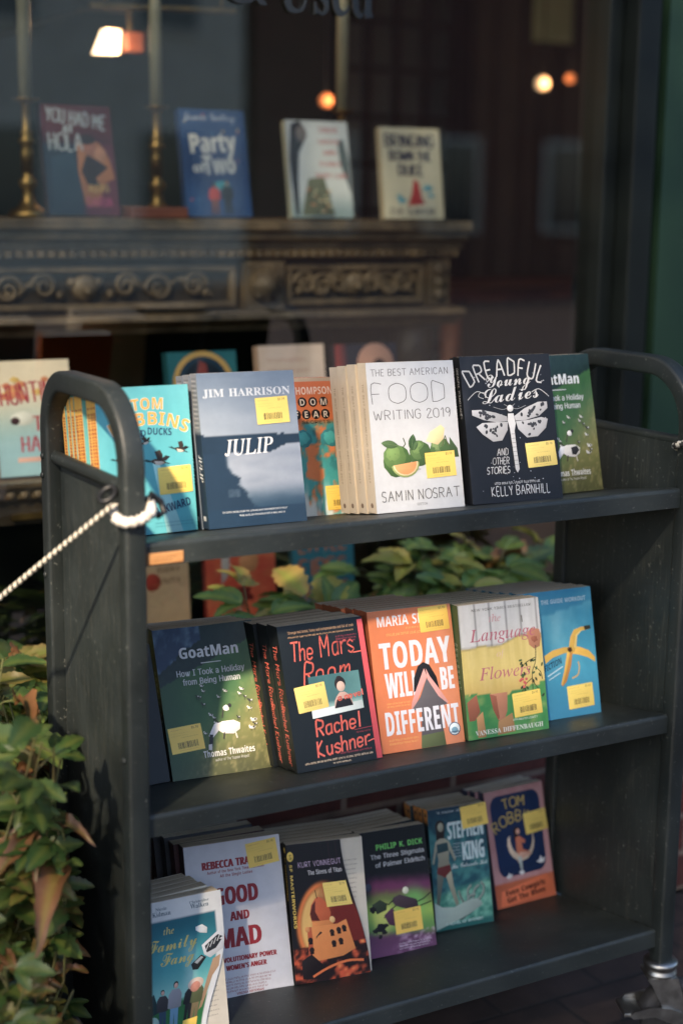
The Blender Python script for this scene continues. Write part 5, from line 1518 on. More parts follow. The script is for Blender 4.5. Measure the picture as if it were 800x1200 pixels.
# room behind the glass
RY = 3.1
sheet('room_floor', -4, 7, GY+.13, RY, .30, M_FLOORI)
rw = tag(MB().box(-4, 2.47, RY, RY+.1, .30, 3.2).build('room_wall', M_ROOM), 'grey back wall of the dim room behind the shop window', 'wall')
cur = MB()
V = []
nfold = 90
for i in range(nfold+1):
    x = 2.34+2.2*i/nfold
    y = RY-.32+.035*sin(i*1.7)+.02*sin(i*.61)
    V += [(x, y, .31), (x, y-.015, 2.9)]
cur.add(V, [(2*i, 2*i+2, 2*i+3, 2*i+1) for i in range(nfold)], smooth=True)
tag(cur.build('brown_curtain', M_ROOMB, fixn=False), 'brown curtain hanging at the right side of the dim room', 'curtain')
tag(MB().box(6.9, 7.0, GY+.13, RY, .30, 3.2).build('side_wall', M_ROOMB), 'brown side wall at the right end of the dim room', 'wall')
tag(MB().box(-4.1, -4.0, GY+.13, RY, .30, 3.2).build('side_wall', M_ROOM), 'grey side wall at the left end of the dim room', 'wall')
tag(MB().box(2.472, 7, RY+.2, RY+.3, .30, 3.2).build('room_wall', M_ROOMB), 'brown wall behind the curtain at the back of the room', 'wall')
tag(MB().box(-4.2, 7.2, GY+.31, RY+.35, 3.21, 3.31).build('room_ceiling', M_ROOM), kind='structure')

# ------------------------------------------------------------------ buildings across the street (behind the photographer)
def across(x0, x1, y, h, m, label):
    t = thing('street_building', label, 'building', ((x0+x1)/2, y-3, 0))
    part(MB().box(x0, x1, y-6, y, 0, h), 'facade', m, t)
    part(MB().box(x0-.05, x1+.05, y-6, y+.25, h+.002, h+.4), 'cornice', M_FRAME, t)
    n = int((x1-x0)/2.6)
    for fl in range(int(h/3.2)):
        for k in range(n):
            xx = x0+(k+.5)*(x1-x0)/n
            zz = .9+fl*3.2
            f_ = part(MB().box(xx-.6, xx+.6, y+.003, y+.08, zz, zz+1.7), 'window', M_WFRAME, t)
            g_ = MB().box(xx-.52, xx+.52, y+.082, y+.09, zz+.08, zz+1.62).build('glazing', M_WGLASS)
            g_.parent = f_
M_WFRAME = mat('window_paint', lin((190, 186, 172)), .5)
M_WGLASS = mat('dark_glazing', (.02, .025, .03), .08)
across(-26, -3.2, -21, 6.2, M_FACADE, 'red brick house across the street, left of the paler one')
across(11.2, 60, -21, 6.0, M_FACADE, 'long red brick terrace across the street, right of the pale house')
across(-3.0, 11, -21, 6.8, noisy(lin((186, 178, 160)), lin((206, 198, 180)), 3, .9)('stucco'), 'pale stucco house across the street')
# ------------------------------------------------------------------ book cart
L, D, PW = 0.88, 0.3046, 0.027
LIPY, DROP, TANS = 0.012, 0.028, 0.175
ZS = (0.8854, 0.5445, 0.2)
cart = thing('book_cart', 'dark grey metal book cart with three sloping shelves of paperbacks', 'book cart', (L/2, D/2, 0))
def cpart(mb, name, m, parent=None, **k):
    return part(mb, name, m, cart, **k) if parent is None else sub(mb, name, m, parent, **k)
def sub(mb, name, m, parent, **k):
    o = mb.build(name, m, None, **k)
    o.parent = parent
    o.matrix_parent_inverse = Matrix()
    return o
ZT, ZB = 1.069, 0.145
def arch_path():
    h = PW/2
    pts = [(h, ZB)]
    r = .085
    zc = ZT-h-r
    pts += [(h, .4), (h, .7)]
    for k in range(13):
        a = pi-k/12*pi/2
        pts.append((h+r+r*cos(a), zc+r*sin(a)))
    r2 = .07
    zc2 = ZT-h-r2
    for k in range(13):
        a = pi/2-k/12*pi/2
        pts.append((D-h-r2+r2*cos(a), zc2+r2*sin(a)))
    pts += [(D-h, .7), (D-h, .4), (D-h, ZB)]
    return pts
def arch(x0):
    mb = MB()
    P = arch_path()
    h = PW/2
    c = .0045
    sec = []
    for sx, sy in ((1, 1), (-1, 1), (-1, -1), (1, -1)):
        for k in range(4):
            a = {(1, 1): 0, (-1, 1): 1, (-1, -1): 2, (1, -1): 3}[(sx, sy)]*pi/2+k/3*pi/2
            sec.append((sx*(h-c)+c*cos(a), sy*(h-c)+c*sin(a)))
    n = len(sec)
    vs = []
    for i, p in enumerate(P):
        q0, q1 = P[max(i-1, 0)], P[min(i+1, len(P)-1)]
        t = Vector((q1[0]-q0[0], q1[1]-q0[1])).normalized()
        nx, nz = -t.y, t.x
        for s, d in sec:
            vs.append((x0+h+s, p[0]+nx*d, p[1]+nz*d))
    fs = []
    for i in range(len(P)-1):
        for k in range(n):
            fs.append((i*n+k, i*n+(k+1) % n, (i+1)*n+(k+1) % n, (i+1)*n+k))
    fs += [tuple(range(n)), tuple(range((len(P)-1)*n, len(P)*n))]
    mb.add(vs, fs, smooth=True)
    o = part(mb, 'arch_frame', M_CART, cart)
    for p in o.data.polygons:
        if len(p.vertices) > 4: p.use_smooth = False
    o.data.set_sharp_from_angle(angle=radians(35))
    return o
RAILZ = .947
for side in (0, 1):
    x0 = 0 if side == 0 else L-PW
    out = -1 if side == 0 else 1
    fo_ = arch(x0)
    xp = .0185 if side == 0 else L-.0215
    pn = part(MB().box(xp, xp+.003, PW+.0003, D-PW-.0003, .155, RAILZ), 'end_panel', M_PANEL, cart)
    xr = x0+PW/2
    part(MB().tube([(xr, PW+.0005, RAILZ+.003), (xr, D/2, RAILZ+.003), (xr, D-PW-.0005, RAILZ+.003)], .0085, 12), 'crossbar', M_CART, cart)
    for yy, zz in ((D-.012, RAILZ+.004), (D-.010, .925), (D-.011, .79), (.016, .62), (D-.011, .55)):
        xo = -.0022 if side == 0 else L+.0022
        b_ = MB().lathe([(.0045, 0), (.0045, .0012), (.003, .0026)], (0 if side == 0 else L, yy, zz), 12, 0)
        if side == 0:
            b_.v = [(-(v[0]), v[1], v[2]) for v in b_.v]
        else:
            b_.v = [v for v in b_.v]
        part(b_, 'bolt', M_CART, cart)
shelf_objs = []
for zi in ZS:
    t = .0024
    x0, x1 = PW+.0006, L-PW-.0006
    yb = D-.004
    zb = zi-(yb-LIPY)*TANS
    r = .005
    prof = [(LIPY, zi-DROP), (LIPY, zi-r)] + [(LIPY+r-r*cos(a), zi-r+r*sin(a)) for a in (radians(30), radians(60), radians(80))]
    prof += [(LIPY+r+.006, zi-(r+.006)*TANS+.0008), (yb, zb), (yb, zb-t), (LIPY+.012, zi-.012*TANS-t), (LIPY+t+.002, zi-t-.004), (LIPY+t, zi-DROP+t), (LIPY+.02, zi-DROP+t), (LIPY+.02, zi-DROP)]
    shelf_objs.append(part(MB().prism(prof, 0, x0, x1), 'shelf', M_SHELF, cart))
# small worn wooden label on the top lip
M_LABEL = noisy(lin((170, 120, 74)), lin((192, 144, 94)), 30, .5, stretch=(1, 1, 6))('label_wood')
lb = MB().box(PW+.004, PW+.050, LIPY-.0022, LIPY-.0002, ZS[0]-.0262, ZS[0]-.0125)
part(lb, 'shelf_label', M_LABEL, cart, bevel=.0008)
a_ = Art(44, 12)
a_.fine(14, 38, 72, (104, 64, 34), 2, 30, th=9, seed=3)
mb = MB()
a_.emit(mb, lambda x, y, d: (PW+.005+x/1000, LIPY-.0024-d/1000, ZS[0]-.0255+y/1000))
part(mb, 'label_print', M_PRINT, cart, fixn=False)

def caster(x, y, ang, brake=True):
    e = bpy.data.objects.new('caster', None)
    COL.objects.link(e)
    e.parent = cart
    e.matrix_parent_inverse = Matrix.Translation(cart.location).inverted()
    e.location = (x, y, 0)
    e.rotation_euler = (0, 0, ang)
    def sp(mb, name, m, **k):
        o = mb.build(name, m, e, **k)
        return o
    sp(MB().lathe([(.012, .149), (.024, .149), (.0265, .146), (.0265, .141), (.023, .139), (.0225, .134), (.0255, .131), (.0255, .127), (.02, .124), (.008, .124)], (0, 0, 0), 24), 'swivel_ring', M_STEEL)
    fk = MB()
    for s in (-1, 1):
        pr = [(-.024, .127), (.022, .127), (.038, .072), (.040, .056), (.034, .044), (.022, .043), (.012, .055)]
        fk.prism(pr, 1, s*.0225-.0014, s*.0225+.0014)
    fk.box(-.024, .022, -.0211, .0211, .1215, .1265)
    sp(fk, 'fork', M_STEEL, bevel=.0008)
    wh = []
    for r, h in ((.016, -.0165), (.044, -.0165), (.052, -.0155), (.056, -.010), (.0575, 0), (.056, .010), (.052, .0155), (.044, .0165), (.016, .0165)):
        wh.append((r, h))
    sp(MB().lathe(wh, (.026, 0, .0575), 32, 1), 'wheel', M_RUBBER)
    sp(MB().lathe([(.006, -.0255), (.0085, -.0252), (.0085, .0252), (.006, .0255)], (.026, 0, .0575), 14, 1), 'axle_bolt', M_STEEL)
    if brake:
        pd = MB()
        pd.prism([(-.052, .069), (-.046, .076), (-.016, .082), (.012, .079), (.030, .071), (.036, .058), (.018, .052), (-.012, .066), (-.046, .064)], 1, -.0285, -.0245)
        pd.prism([(-.052, .069), (-.046, .076), (-.016, .082), (.012, .079), (.030, .071), (.036, .058), (.018, .052), (-.012, .066), (-.046, .064)], 1, .0245, .0285)
        pd.box(-.060, -.030, -.0244, .0244, .0655, .0715)
        sp(pd, 'brake_pedal', M_STEEL, bevel=.001)
    return e
for x, y, a in ((PW/2, PW/2, 2.4), (L-PW/2, PW/2, -.42), (PW/2, D-PW/2, 2.0), (L-PW/2, D-PW/2, .2)):
    caster(x, y, a)

# ------------------------------------------------------------------ braided cords
CW, CB, CG = lin((214, 208, 192)), lin((46, 44, 42)), lin((196, 186, 164))
def strand(mb, path, r, pitch, c1=CW, c2=CB, n=10, duty=.5, bulge=.12):
    pts = [Vector(p) for p in path]
    P = [pts[0]]
    seg = pitch/6
    for a, b_ in zip(pts, pts[1:]):
        k = max(1, int((b_-a).length/seg))
        for i in range(1, k+1): P.append(a.lerp(b_, i/k))
    vs = []
    up = None
    s_len = 0
    phs = []
    for i, p in enumerate(P):
        t = (P[min(i+1, len(P)-1)]-P[max(i-1, 0)]).normalized()
        if up is None: up = Vector((0, 0, 1)) if abs(t.z) < .9 else Vector((1, 0, 0))
        up = (up-t*up.dot(t)).normalized()
        sd = t.cross(up)
        if i: s_len += (P[i]-P[i-1]).length
        phs.append(s_len)
        for k in range(n):
            a = 2*pi*k/n
            rr = r*(1+bulge*cos(2*pi*s_len/pitch*2+a*2))
            vs.append(p+(up*cos(a)+sd*sin(a))*rr)
    fs, cs = [], []
    for i in range(len(P)-1):
        for k in range(n):
            k2 = (k+1) % n
            fs.append((i*n+k, i*n+k2, (i+1)*n+k2, (i+1)*n+k))
            q = (phs[i]/pitch+k/n) % 1.0
            cs.append(c1 if q < duty else c2)
    b = len(mb.v)
    mb.v += [tuple(v) for v in vs]
    for f, c in zip(fs, cs):
        mb.f.append(tuple(b+i for i in f)); mb.c.append(c); mb.sm.append(True)
    for base, rv in ((0, True), ((len(P)-1)*n, False)):
        q = tuple(b+base+k for k in range(n))
        mb.f.append(q[::-1] if rv else q); mb.c.append(c1); mb.sm.append(False)
def ring(cx, cy, rx, ry, z, tilt_x=0, tilt_y=0, a0=0, a1=2*pi, n=40):
    return [(cx+rx*cos(a), cy+ry*sin(a), z+tilt_x*cos(a)+tilt_y*sin(a)) for a in [a0+(a1-a0)*k/n for k in range(n+1)]]
cord = thing('braided_cord', 'white braided cord looped round the left post of the cart and stretched to the wall', 'cord', (-.012, .006, .93))
def dpart(mb, name, m, parent, **k): return part(mb, name, m, parent, **k)
mb = MB()
A0, A1 = Vector((-.011, .012, .934)), Vector((-.515, .715, .30))
path = [A0.lerp(A1, k/30)+Vector((0, 0, -.035*sin(pi*k/30)*(.3+.7*k/30))) for k in range(31)]
strand(mb, path, .0033, .0095, duty=.62)
part(mb, 'strand', M_CORD, cord, fixn=False)
mb = MB()
h = PW/2
loop = []
for k in range(49):
    a = pi*1.05+2*pi*k/48*.86
    ca, sa = cos(a), sin(a)
    q = 1/max(abs(ca)**3+abs(sa)**3, .001)**(1/3)
    loop.append((h+(h+.0075)*ca*q, h+(h+.0075)*sa*q, .928-.010*max(0, -sa)+.006*ca))
strand(mb, loop, .0062, .016, c1=lin((226, 220, 210)), c2=lin((196, 188, 176)), duty=.7, bulge=.28)
part(mb, 'loop', M_CORD, cord, fixn=False)
mb = MB()
mb.tube([(x, y, z) for x, y, z in ring(-.012, h+.010, .0095, .009, .946, .006, .004, 0, 2*pi, 20)[:-1]], .0034, 8, closed=True)
part(mb, 'clip_ring', M_BLACK, cord)
mb = MB()
mb.tube([(PW+.010, .012, .944), (PW+.022, .012, .934), (PW+.026, .010, .922), (PW+.018, .008, .918), (PW+.008, .008, .926), (PW+.006, .010, .938)], .0042, 8, closed=True)
part(mb, 'clip', M_BLACK, cord)

cord2 = thing('braided_cord', 'black and white braided cord tied round the right post of the cart', 'cord', (L+.01, .01, .94))
mb = MB()
loop = []
for k in range(49):
    a = 2*pi*k/48
    ca, sa = cos(a), sin(a)
    q = 1/max(abs(ca)**3+abs(sa)**3, .001)**(1/3)
    loop.append((L-h+(h+.005)*ca*q, h+(h+.005)*sa*q, .942+.008*ca*-1-.004*sa))
strand(mb, loop, .0048, .016, duty=.5)
part(mb, 'loop', M_CORD, cord2, fixn=False)
mb = MB()
strand(mb, [(L+.006, .010, .934), (L+.10, .06, .90), (L+.24, .18, .85), (L+.42, .4, .80), (L+.60, .668, .78)], .0042, .013)
part(mb, 'strand', M_CORD, cord2, fixn=False)
for nm, p, who in (('wall_hook', (-.515, .722, .30), 'small dark steel ring hook holding the left end of the white cord'), ('wall_hook', (L+.60, .686, .78), 'small dark steel ring hook on the green panelling holding the right cord')):
    e = thing(nm, who, 'hook', p)
    rr = MB()
    rr.tube([(p[0]+.012*cos(a), p[1]-.004, p[2]+.012*sin(a)) for a in [2*pi*k/16 for k in range(16)]], .0025, 8, closed=True)
    part(rr, 'ring', M_STEEL, e)
    part(MB().lathe([(.010, -.0035), (.010, .0), (.004, .003)], p, 14, 1), 'plate', M_STEEL, e)
# ------------------------------------------------------------------ paperbacks
CV = .00042
def spine_art(T, H, base, kind, seed=1):
    A = Art(T*1000, H*1000, base)
    if kind == 'ducks':
        A.grid(lambda u, v: mix((246, 190, 60), (232, 168, 44), fbm(u/50, v/12, seed)), 2, 12)
        A.rect(0, 0, 100, 3, (70, 170, 178))
        for x, c in ((34, (176, 46, 30)), (66, (150, 40, 30))):
            V, T_ = [], []
            y = 12.0
            k = 0
            while y < 88:
                hgt = .9+1.3*hsh(k, seed, 3)
                if hsh(k, seed, 4) > .12:
                    p, q = A.P(x-13, y+hgt), A.P(x+13, y)
                    b = len(V)
                    V += [p, (q[0], p[1]), q, (p[0], q[1])]
                    T_.append((b, b+1, b+2, b+3))
                y += hgt+.7
                k += 1
            A.raw(V, T_, lin(c))
    elif kind == 'julip':
        A.grid(lambda u, v: mix((126, 132, 140), (30, 46, 64), sm(36, 40, v)), 2, 30)
        for r in range(22): A.rect(12, 3+r*1.5, 88, 3.7+r*1.5, (160, 164, 168) if r % 2 else (96, 104, 112))
        A.text('JULIP', 30, 53, 40*T/H*1.1, (222, 226, 230), 'I', 'l', rot=-pi/2)
        A.rect(30, 92, 70, 95, (170, 176, 180))
    elif kind == 'food':
        A.grid(lambda u, v: mix((214, 200, 176), (198, 180, 152), fbm(u/60, v/20, seed)), 2, 12)
        A.text('THE BEST AMERICAN FOOD WRITING 2019', 36, 14, 20*T/H, (132, 112, 88), 'S', 'l', rot=-pi/2, w=None)
        A.ell(50, 95, 16, 16, (120, 96, 76), n=8)
    elif kind == 'mars':
        A.grid(lambda u, v: (20, 26, 29), 1, 2)
        A.text('The Mars Room', 30, 14, 38*T/H, (240, 104, 84), 'K', 'l', rot=-pi/2, wd=1.3)
        A.text('Rachel Kushner', 30, 56, 34*T/H, (240, 104, 84), 'K', 'l', rot=-pi/2, wd=1.3)
    elif kind == 'dread':
        A.grid(lambda u, v: (20, 22, 27), 1, 2)
        A.text('DREADFUL YOUNG LADIES', 34, 8, 26*T/H, (186, 186, 184), 'K', 'l', rot=-pi/2, wd=.8)
    elif kind == 'king':
        A.grid(lambda u, v: mix((214, 140, 52), (36, 58, 66), sm(11, 12, v)), 2, 30)
        A.ell(50, 5, 26, 26, (60, 50, 40), n=8)
        A.text('KING', 26, 40, 50*T/H, (200, 214, 214), 'B', 'l', rot=-pi/2)
    elif kind == 'sirens':
        A.grid(lambda u, v: (24, 24, 26), 1, 2)
        A.ell(50, 5, 26, 26, YEL, n=10)
        A.text('SF MASTERWORKS', 34, 10, 30*T/H, YEL, 'B', 'l', rot=-pi/2)
    else:
        A.grid(lambda u, v: base, 1, 2)
        A.fine(20, 30, 50, mix(base, (235, 235, 230), .6), 9, 4.0, th=2.0, seed=seed)
    return A

def curl_map(W, H, fw, ang=2.0):
    """front board that peels open at its right edge; fw(v) = share of the width that curls, v = 0 at the top"""
    def fn(x, y, d):
        v = clamp(1-y/H)
        if ang == 2.0:      # worn cover whose free edge has drawn in and stands away from the pages
            g = fw(v)
            return Vector((x*(1-g), -.004*(x/W)-d, y))
        f = fw(v)*W
        x0 = W-f
        if f < .0005 or x <= x0: return Vector((x, -d, y))
        r = max(f/(ang(v) if callable(ang) else ang), .004)
        s = (x-x0)/r
        return Vector((x0+(r-d)*sin(s), -r+(r-d)*cos(s), y))
    return fn

def book_meshes(key, W, H, T, art, spk, base, curl=None, seed=1, lean=0, ang=2.0):
    front = art
    mb = MB()
    c = CV
    bc = lin(base)
    if curl:
        fn_ = curl_map(W, H, curl, ang)
        nx, ny = 26, 22
        for side in (0, 1):
            V, F = [], []
            for j in range(ny+1):
                for i in range(nx+1): V.append(fn_(W*i/nx, H*j/ny, 0.00002 if side == 0 else -c))
            for j in range(ny):
                for i in range(nx):
                    a = j*(nx+1)+i
                    F.append((a, a+1, a+nx+2, a+nx+1) if side == 0 else (a+nx+1, a+nx+2, a+1, a))
            mb.add(V, F, lin((60, 56, 54)) if side == 0 else lin((70, 50, 56)) if ang == 2.0 else lin((190, 186, 176)), True)
    else:
        fn_ = lambda x, y, d: Vector((x, -d, y))
        mb.box(0, W, 0, c, 0, H, bc)
    mb.box(0, W, T-c, T, 0, H, bc)
    mb.box(0, c, c, T-c, 0, H, bc)
    k_ = math.tan(max(lean-radians(5), 0))
    front.emit(mb, lambda x, y, d: fn_(x/1000, y/1000, d/1000+.00006))
    spine_art(T, H, base, spk, seed).emit(mb, lambda x, y, d: Vector((-d/1000-.00004, T-x/1000, y/1000)))
    pg = MB()
    g = .0005
    pg.box(c+.0001, W-g, c+.0002, T-c-.0002, g, H-g*.3)
    # a leaning paperback shears: its top stays nearly level
    for m_ in (mb, pg): m_.v = [(p[0], p[1], p[2]+max(p[1], 0)*k_) for p in m_.v]
    return mb, pg, fn_

ALPHA = math.atan(TANS)
def pose(x, y, zi, yaw, lean, roll, T):
    z = ZS[zi]-(y-LIPY)*TANS + .0018 + abs(roll)*.02
    M = Matrix.Rotation(yaw, 4, 'Z') @ Matrix.Rotation(-lean, 4, 'X') @ Matrix.Rotation(roll, 4, 'Y')
    return Matrix.Translation((x, y, z)) @ M

SH = 1.0
GROUPS = 'copies stacked behind the front book of their pile'
def put_book(key, x, y, zi, yaw, lean, roll, W, H, T, art, spk, label, n=1, stick=None, curl=None, copies=None, extra=None, seed=1, ang=2.0):
    A, base = art() if callable(art) else art
    mb, pg, fn_ = book_meshes(key, W, H, T, A, spk, base, curl, seed, lean, ang)
    if curl:
        mb2, pg2, _ = book_meshes(key, W, H, T, Art(W*1000, H*1000, base), spk, base, None, seed, lean)
    root = thing('paperback_book', label, 'book')
    root.matrix_world = pose(x, y, zi, yaw, lean, roll, T)
    cv = mb.build('cover', M_PRINT, root, fixn=False)
    pb = pg.build('page_block', M_PAGES, root)
    if stick:
        u, v, ang, yel = stick
        S = price_sticker(seed*7+3, yel, bool(curl))
        p0 = A.P(u, v)
        sm_ = MB()
        ca, sa = cos(ang), sin(ang)
        S.emit(sm_, lambda px, py, d: fn_((p0[0]+px*ca-(py-35)*sa)/1000, (p0[1]+px*sa+(py-35)*ca)/1000, .00085+d/1000))
        sm_.build('price_sticker', M_STICK, root, fixn=False)
    if extra: extra(root)
    # further copies behind
    lab = copies
    step = T/cos(lean)+.0009
    bx, by = -sin(yaw), cos(yaw)
    cvm, pbm = cv.data, pb.data
    if n > 1 and curl:
        cvm = mb2.build('cover', M_PRINT, None, fixn=False)
        me = cvm.data
        bpy.data.objects.remove(cvm)
        cvm = me
    for k in range(1, n):
        r2 = root.copy()
        COL.objects.link(r2)
        jx = (hsh(k, seed, 31)-.5)*.007
        xx, yy = x+bx*step*k*SH+jx, y+by*step*k*SH
        r2.matrix_world = pose(xx, yy, zi, yaw+(hsh(k, seed, 32)-.5)*.006, lean, 0, T)
        r2['label'] = lab
        r2['group'] = lab.split(',')[0]
        for src, me in ((cv, cvm), (pb, pbm)):
            c_ = src.copy()
            c_.data = me
            COL.objects.link(c_)
            c_.parent = r2
    return root

PALE = (246, 226, 150)
put_book('ducks', .0313, .150, 0, .0551, .15, .0043, .130, .1886, .0105, art_ducks, 'ducks', 'turquoise paperback with flying ducks behind the left post of the cart', 9, (60.5, 55.5, .03, YEL),
         copies='yellow spined duck paperback piled behind the turquoise one at the left post', seed=2)
put_book('julip', .1682, .1371, 0, -.0067, .2112, .0052, .1398, .2018, .0195, art_julip, 'julip', 'grey blue paperback with a lake shore and white italic title, front of its pile', 3, (57.5, 17.5, .03, YEL), curl=lambda v: .45, ang=lambda v: .03+.16*v,
         copies='further copy of the grey blue lake paperback, directly behind the front one', seed=3)
put_book('fear', .2904, .2377, 0, -.0057, .2769, .02, .1404, .1983, .022, art_fear, 'plain', 'orange and teal face paperback half hidden between the lake book and the white one', 2, (77, 79, .02, YEL),
         copies='copy of the orange and teal face paperback, behind the visible one', seed=4)
put_book('food', .4024, .1078, 0, -.0072, .2019, .0083, .1387, .2038, .0225, art_food, 'food', 'white paperback with green citrus fruit on the top shelf, front of its pile', 4, (59, 62, .03, YEL), curl=lambda v: .45, ang=lambda v: .03+.10*v,
         copies='cream spined copy of the white citrus paperback, behind the front one', seed=5)
put_book('dread', .5462, .0895, 0, -.1351, .2603, -.0098, .1418, .2068, .019, art_dread, 'dread', 'black paperback with a white dragonfly and chalk lettering on the top shelf', 2, (63, 61, .05, (248, 208, 72)),
         copies='second copy of the black dragonfly paperback, behind the front one', seed=6)
put_book('goat', .6833, .1472, 0, .0326, .2428, .0029, .1400, .2066, .018, art_goat, 'plain', 'green goat hillside paperback on the top shelf, partly hidden by the black dragonfly book', 2,
         copies='second copy of the goat hillside paperback on the top shelf, behind the first', seed=7)
put_book('goat', .1246, .162, 1, -.0975, .4487, -.0023, .1426, .2059, .018, art_goat, 'plain', 'green goat hillside paperback on the middle shelf, front of its pile', 4, (1.5, 66, .06, YEL), curl=lambda v: .5, ang=lambda v: .02+.22*(1-v),
         copies='copy of the goat hillside paperback on the middle shelf, behind the front one', seed=8)
put_book('mars', .2675, .0765, 1, .0119, .3387, .0084, .1318, .1966, .028, art_mars, 'mars', 'black paperback with red handwriting around a small photo, front of its pile', 4, (9, 43, .07, (246, 214, 92)),
         copies='copy of the black red handwriting paperback, behind the front one', seed=9)
put_book('today', .4078, .0924, 1, -.0717, .2851, .0017, .1321, .1978, .0235, art_today, 'plain', 'orange paperback with big white capitals and a bowed woman, front of its pile', 7, (60, 1, .03, YEL),
         copies='copy of the orange paperback with white capitals, piled behind the front one', seed=10)
put_book('lang', .5409, .0761, 1, -.0905, .2238, -.0053, .1335, .1918, .0235, art_lang, 'plain', 'white and yellow paperback of a girl in a yellow dress holding a flower', 7, (57, 70, .05, YEL),
         copies='copy of the yellow dress paperback, piled behind the front one', seed=11)
put_book('ban', .6703, .1082, 1, -.029, .2281, .0063, .132, .1918, .0225, art_ban, 'plain', 'sky blue paperback with a banana peel at the right end of the middle shelf', 6, (55, 76, .03, YEL),
         copies='copy of the sky blue banana paperback, piled behind the front one', seed=12)
def first_page(W, H):
    def f(root):
        A = Art(W*1000, H*1000)
        A.grid(lambda u, v: mix((206, 198, 178), (218, 210, 192), fbm(u/30, v/30, 5)), 4, 6)
        A.fine(66, 16, 26, (120, 112, 100), 9, 3.4, th=.8, seed=4)
        A.fine(66, 62, 26, (120, 112, 100), 9, 3.4, th=.8, seed=5)
        mb = MB()
        A.emit(mb, lambda x, y, d: Vector((x/1000*.996+.0003, .0001-d/1000, y/1000*.997+.0003)))
        mb.build('first_page', M_PRINT, root, fixn=False)
    return f
put_book('fang', .0550, .0863, 2, .0441, .2479, .0343, .118, .1847, .0175, art_fang, 'plain', 'teal and white family paperback with its cover curling open at the lower left', 5,
         curl=lambda v: .34*sm(.3, 1.05, v), copies='copy of the teal and white family paperback, piled behind the curled one', extra=first_page(.118, .1847), seed=13)
put_book('mad', .1671, .1875, 2, -.0846, .3063, .0196, .146, .2175, .022, art_mad, 'plain', 'white paperback with big dark red capitals on the bottom shelf', 1, (63.5, 3.5, .09, YEL), curl=lambda v: .45, ang=lambda v: .03+.22*v, seed=14)
put_book('sirens', .3119, .1623, 2, -.1441, .3106, .023, .1185, .1984, .0165, art_sirens, 'sirens', 'black and orange paperback of a domed palace with its cover curling away', 6, (56, 30, .0, (246, 206, 60)),
         curl=lambda v: .03+.27*sm(.95, .0, v), copies='copy of the domed palace paperback, piled behind the curled one', extra=first_page(.1185, .1984), seed=15)
put_book('palmer', .4455, .182, 2, -.0141, .3149, .0446, .1172, .1859, .0155, art_palmer, 'plain', 'black, purple and green paperback with machine insects on the bottom shelf', 6, (42, 66, .03, YEL), curl=lambda v: .45, ang=lambda v: .03+.10*v,
         copies='copy of the purple and green insect paperback, piled behind the front one', seed=16)
put_book('king', .5901, .2198, 2, -.066, .2428, .0167, .1024, .19, .0135, art_king, 'king', 'sea green paperback with a woman on a beach and a hand on the sand', 5, (57, 1.5, .06, YEL), curl=lambda v: .45, ang=lambda v: .03+.12*v,
         copies='copy of the sea green beach paperback, piled behind the front one', seed=17)
put_book('cow', .7243, .2446, 2, .0521, .2834, .0197, .1223, .1894, .0145, art_cow, 'plain', 'pink bordered navy paperback of a woman riding a crescent moon', 3, (60.5, 24.5, .06, YEL),
         copies='copy of the crescent moon paperback, behind the front one', seed=18)

# dark assorted paperbacks peeping out behind
def art_plain(c, W, H, txt=None):
    def f():
        A = Art(W*1000, H*1000, c)
        A.grid(lambda u, v: mix(c, (90, 90, 92), .12*fbm(u/20, v/20, 3)), 6, 8)
        if txt: A.text(txt, 30, 70, 5, (150, 156, 160), 'S', 'c')
        return A, c
    return f
yy = .1875+.0245
for k, (c, W_, H_, T_, dx, lab) in enumerate((((70, 36, 40), .14, .2185, .021, -.002, 'maroon paperback directly behind the white one with dark red capitals'),
        ((38, 44, 50), .136, .224, .020, -.006, 'slate paperback behind the maroon one on the bottom shelf'),
        ((34, 34, 38), .132, .226, .019, -.014, 'charcoal paperback last in the pile behind the white one with dark red capitals'))):
    put_book('dark', .169+dx, yy, 2, -.0846, .3063, 0, W_, H_, T_, art_plain(c, W_, H_), 'plain', lab, 1, seed=30+k)
    yy += T_*1.02+.0018
put_book('dark', .0345, .165, 1, .02, .36, 0, .088, .186, .020, art_plain((24, 30, 34), .088, .186, 'SOLO'), 'plain', 'narrow black paperback between the left post and the goat book', 2,
         copies='second narrow black paperback between the left post and the goat books', seed=40)
# ------------------------------------------------------------------ plants
def leaf_shape(mb, base, dirv, up, length, width, c_mid, c_edge, curl=.25, fold=.3, nl=12, wav=0, seed=0, brown=.75):
    d = dirv.normalized()
    s = d.cross(up).normalized()
    u = s.cross(d).normalized()
    V, C = [], []
    for i in range(nl+1):
        t = i/nl
        wd = width*.5*(sin(pi*min(1, t*.93+.05))**.75)*(1-.25*t)*(1+(.13 if i % 2 else -.10)*(.4+hsh(i, seed*31, 2)))
        if i == nl: wd = width*.02
        bend = curl*t*t*length
        wv = wav*length*sin(t*9+seed)
        ctr = base+d*(t*length)-u*bend
        for k, a in enumerate((-1, -.5, 0, .5, 1)):
            z = fold*abs(a)*wd+wv*a
            V.append(ctr+s*(a*wd)+u*z)
            n = vnoise(t*5+seed, a*3+seed*.7, 3)
            if a == 0: C.append(mix(c_mid, YG, .5))
            else: C.append(mix(mix(c_mid, c_edge, abs(a)*.55+t*.3+.35*(n-.5)), mix(BR1, BR2, n), sm(.5, .75, n*.6+.25*abs(a)+.2*t)*brown))
    F, cs = [], []
    for i in range(nl):
        for k in range(4):
            a = i*5+k
            F.append((a, a+1, a+6, a+5))
            cs.append([C[a], C[a+1], C[a+6], C[a+5]])
    b = len(mb.v)
    mb.v += [tuple(v) for v in V]
    for f, c in zip(F, cs):
        mb.f.append(tuple(b+i for i in f)); mb.c.append(c); mb.sm.append(True)

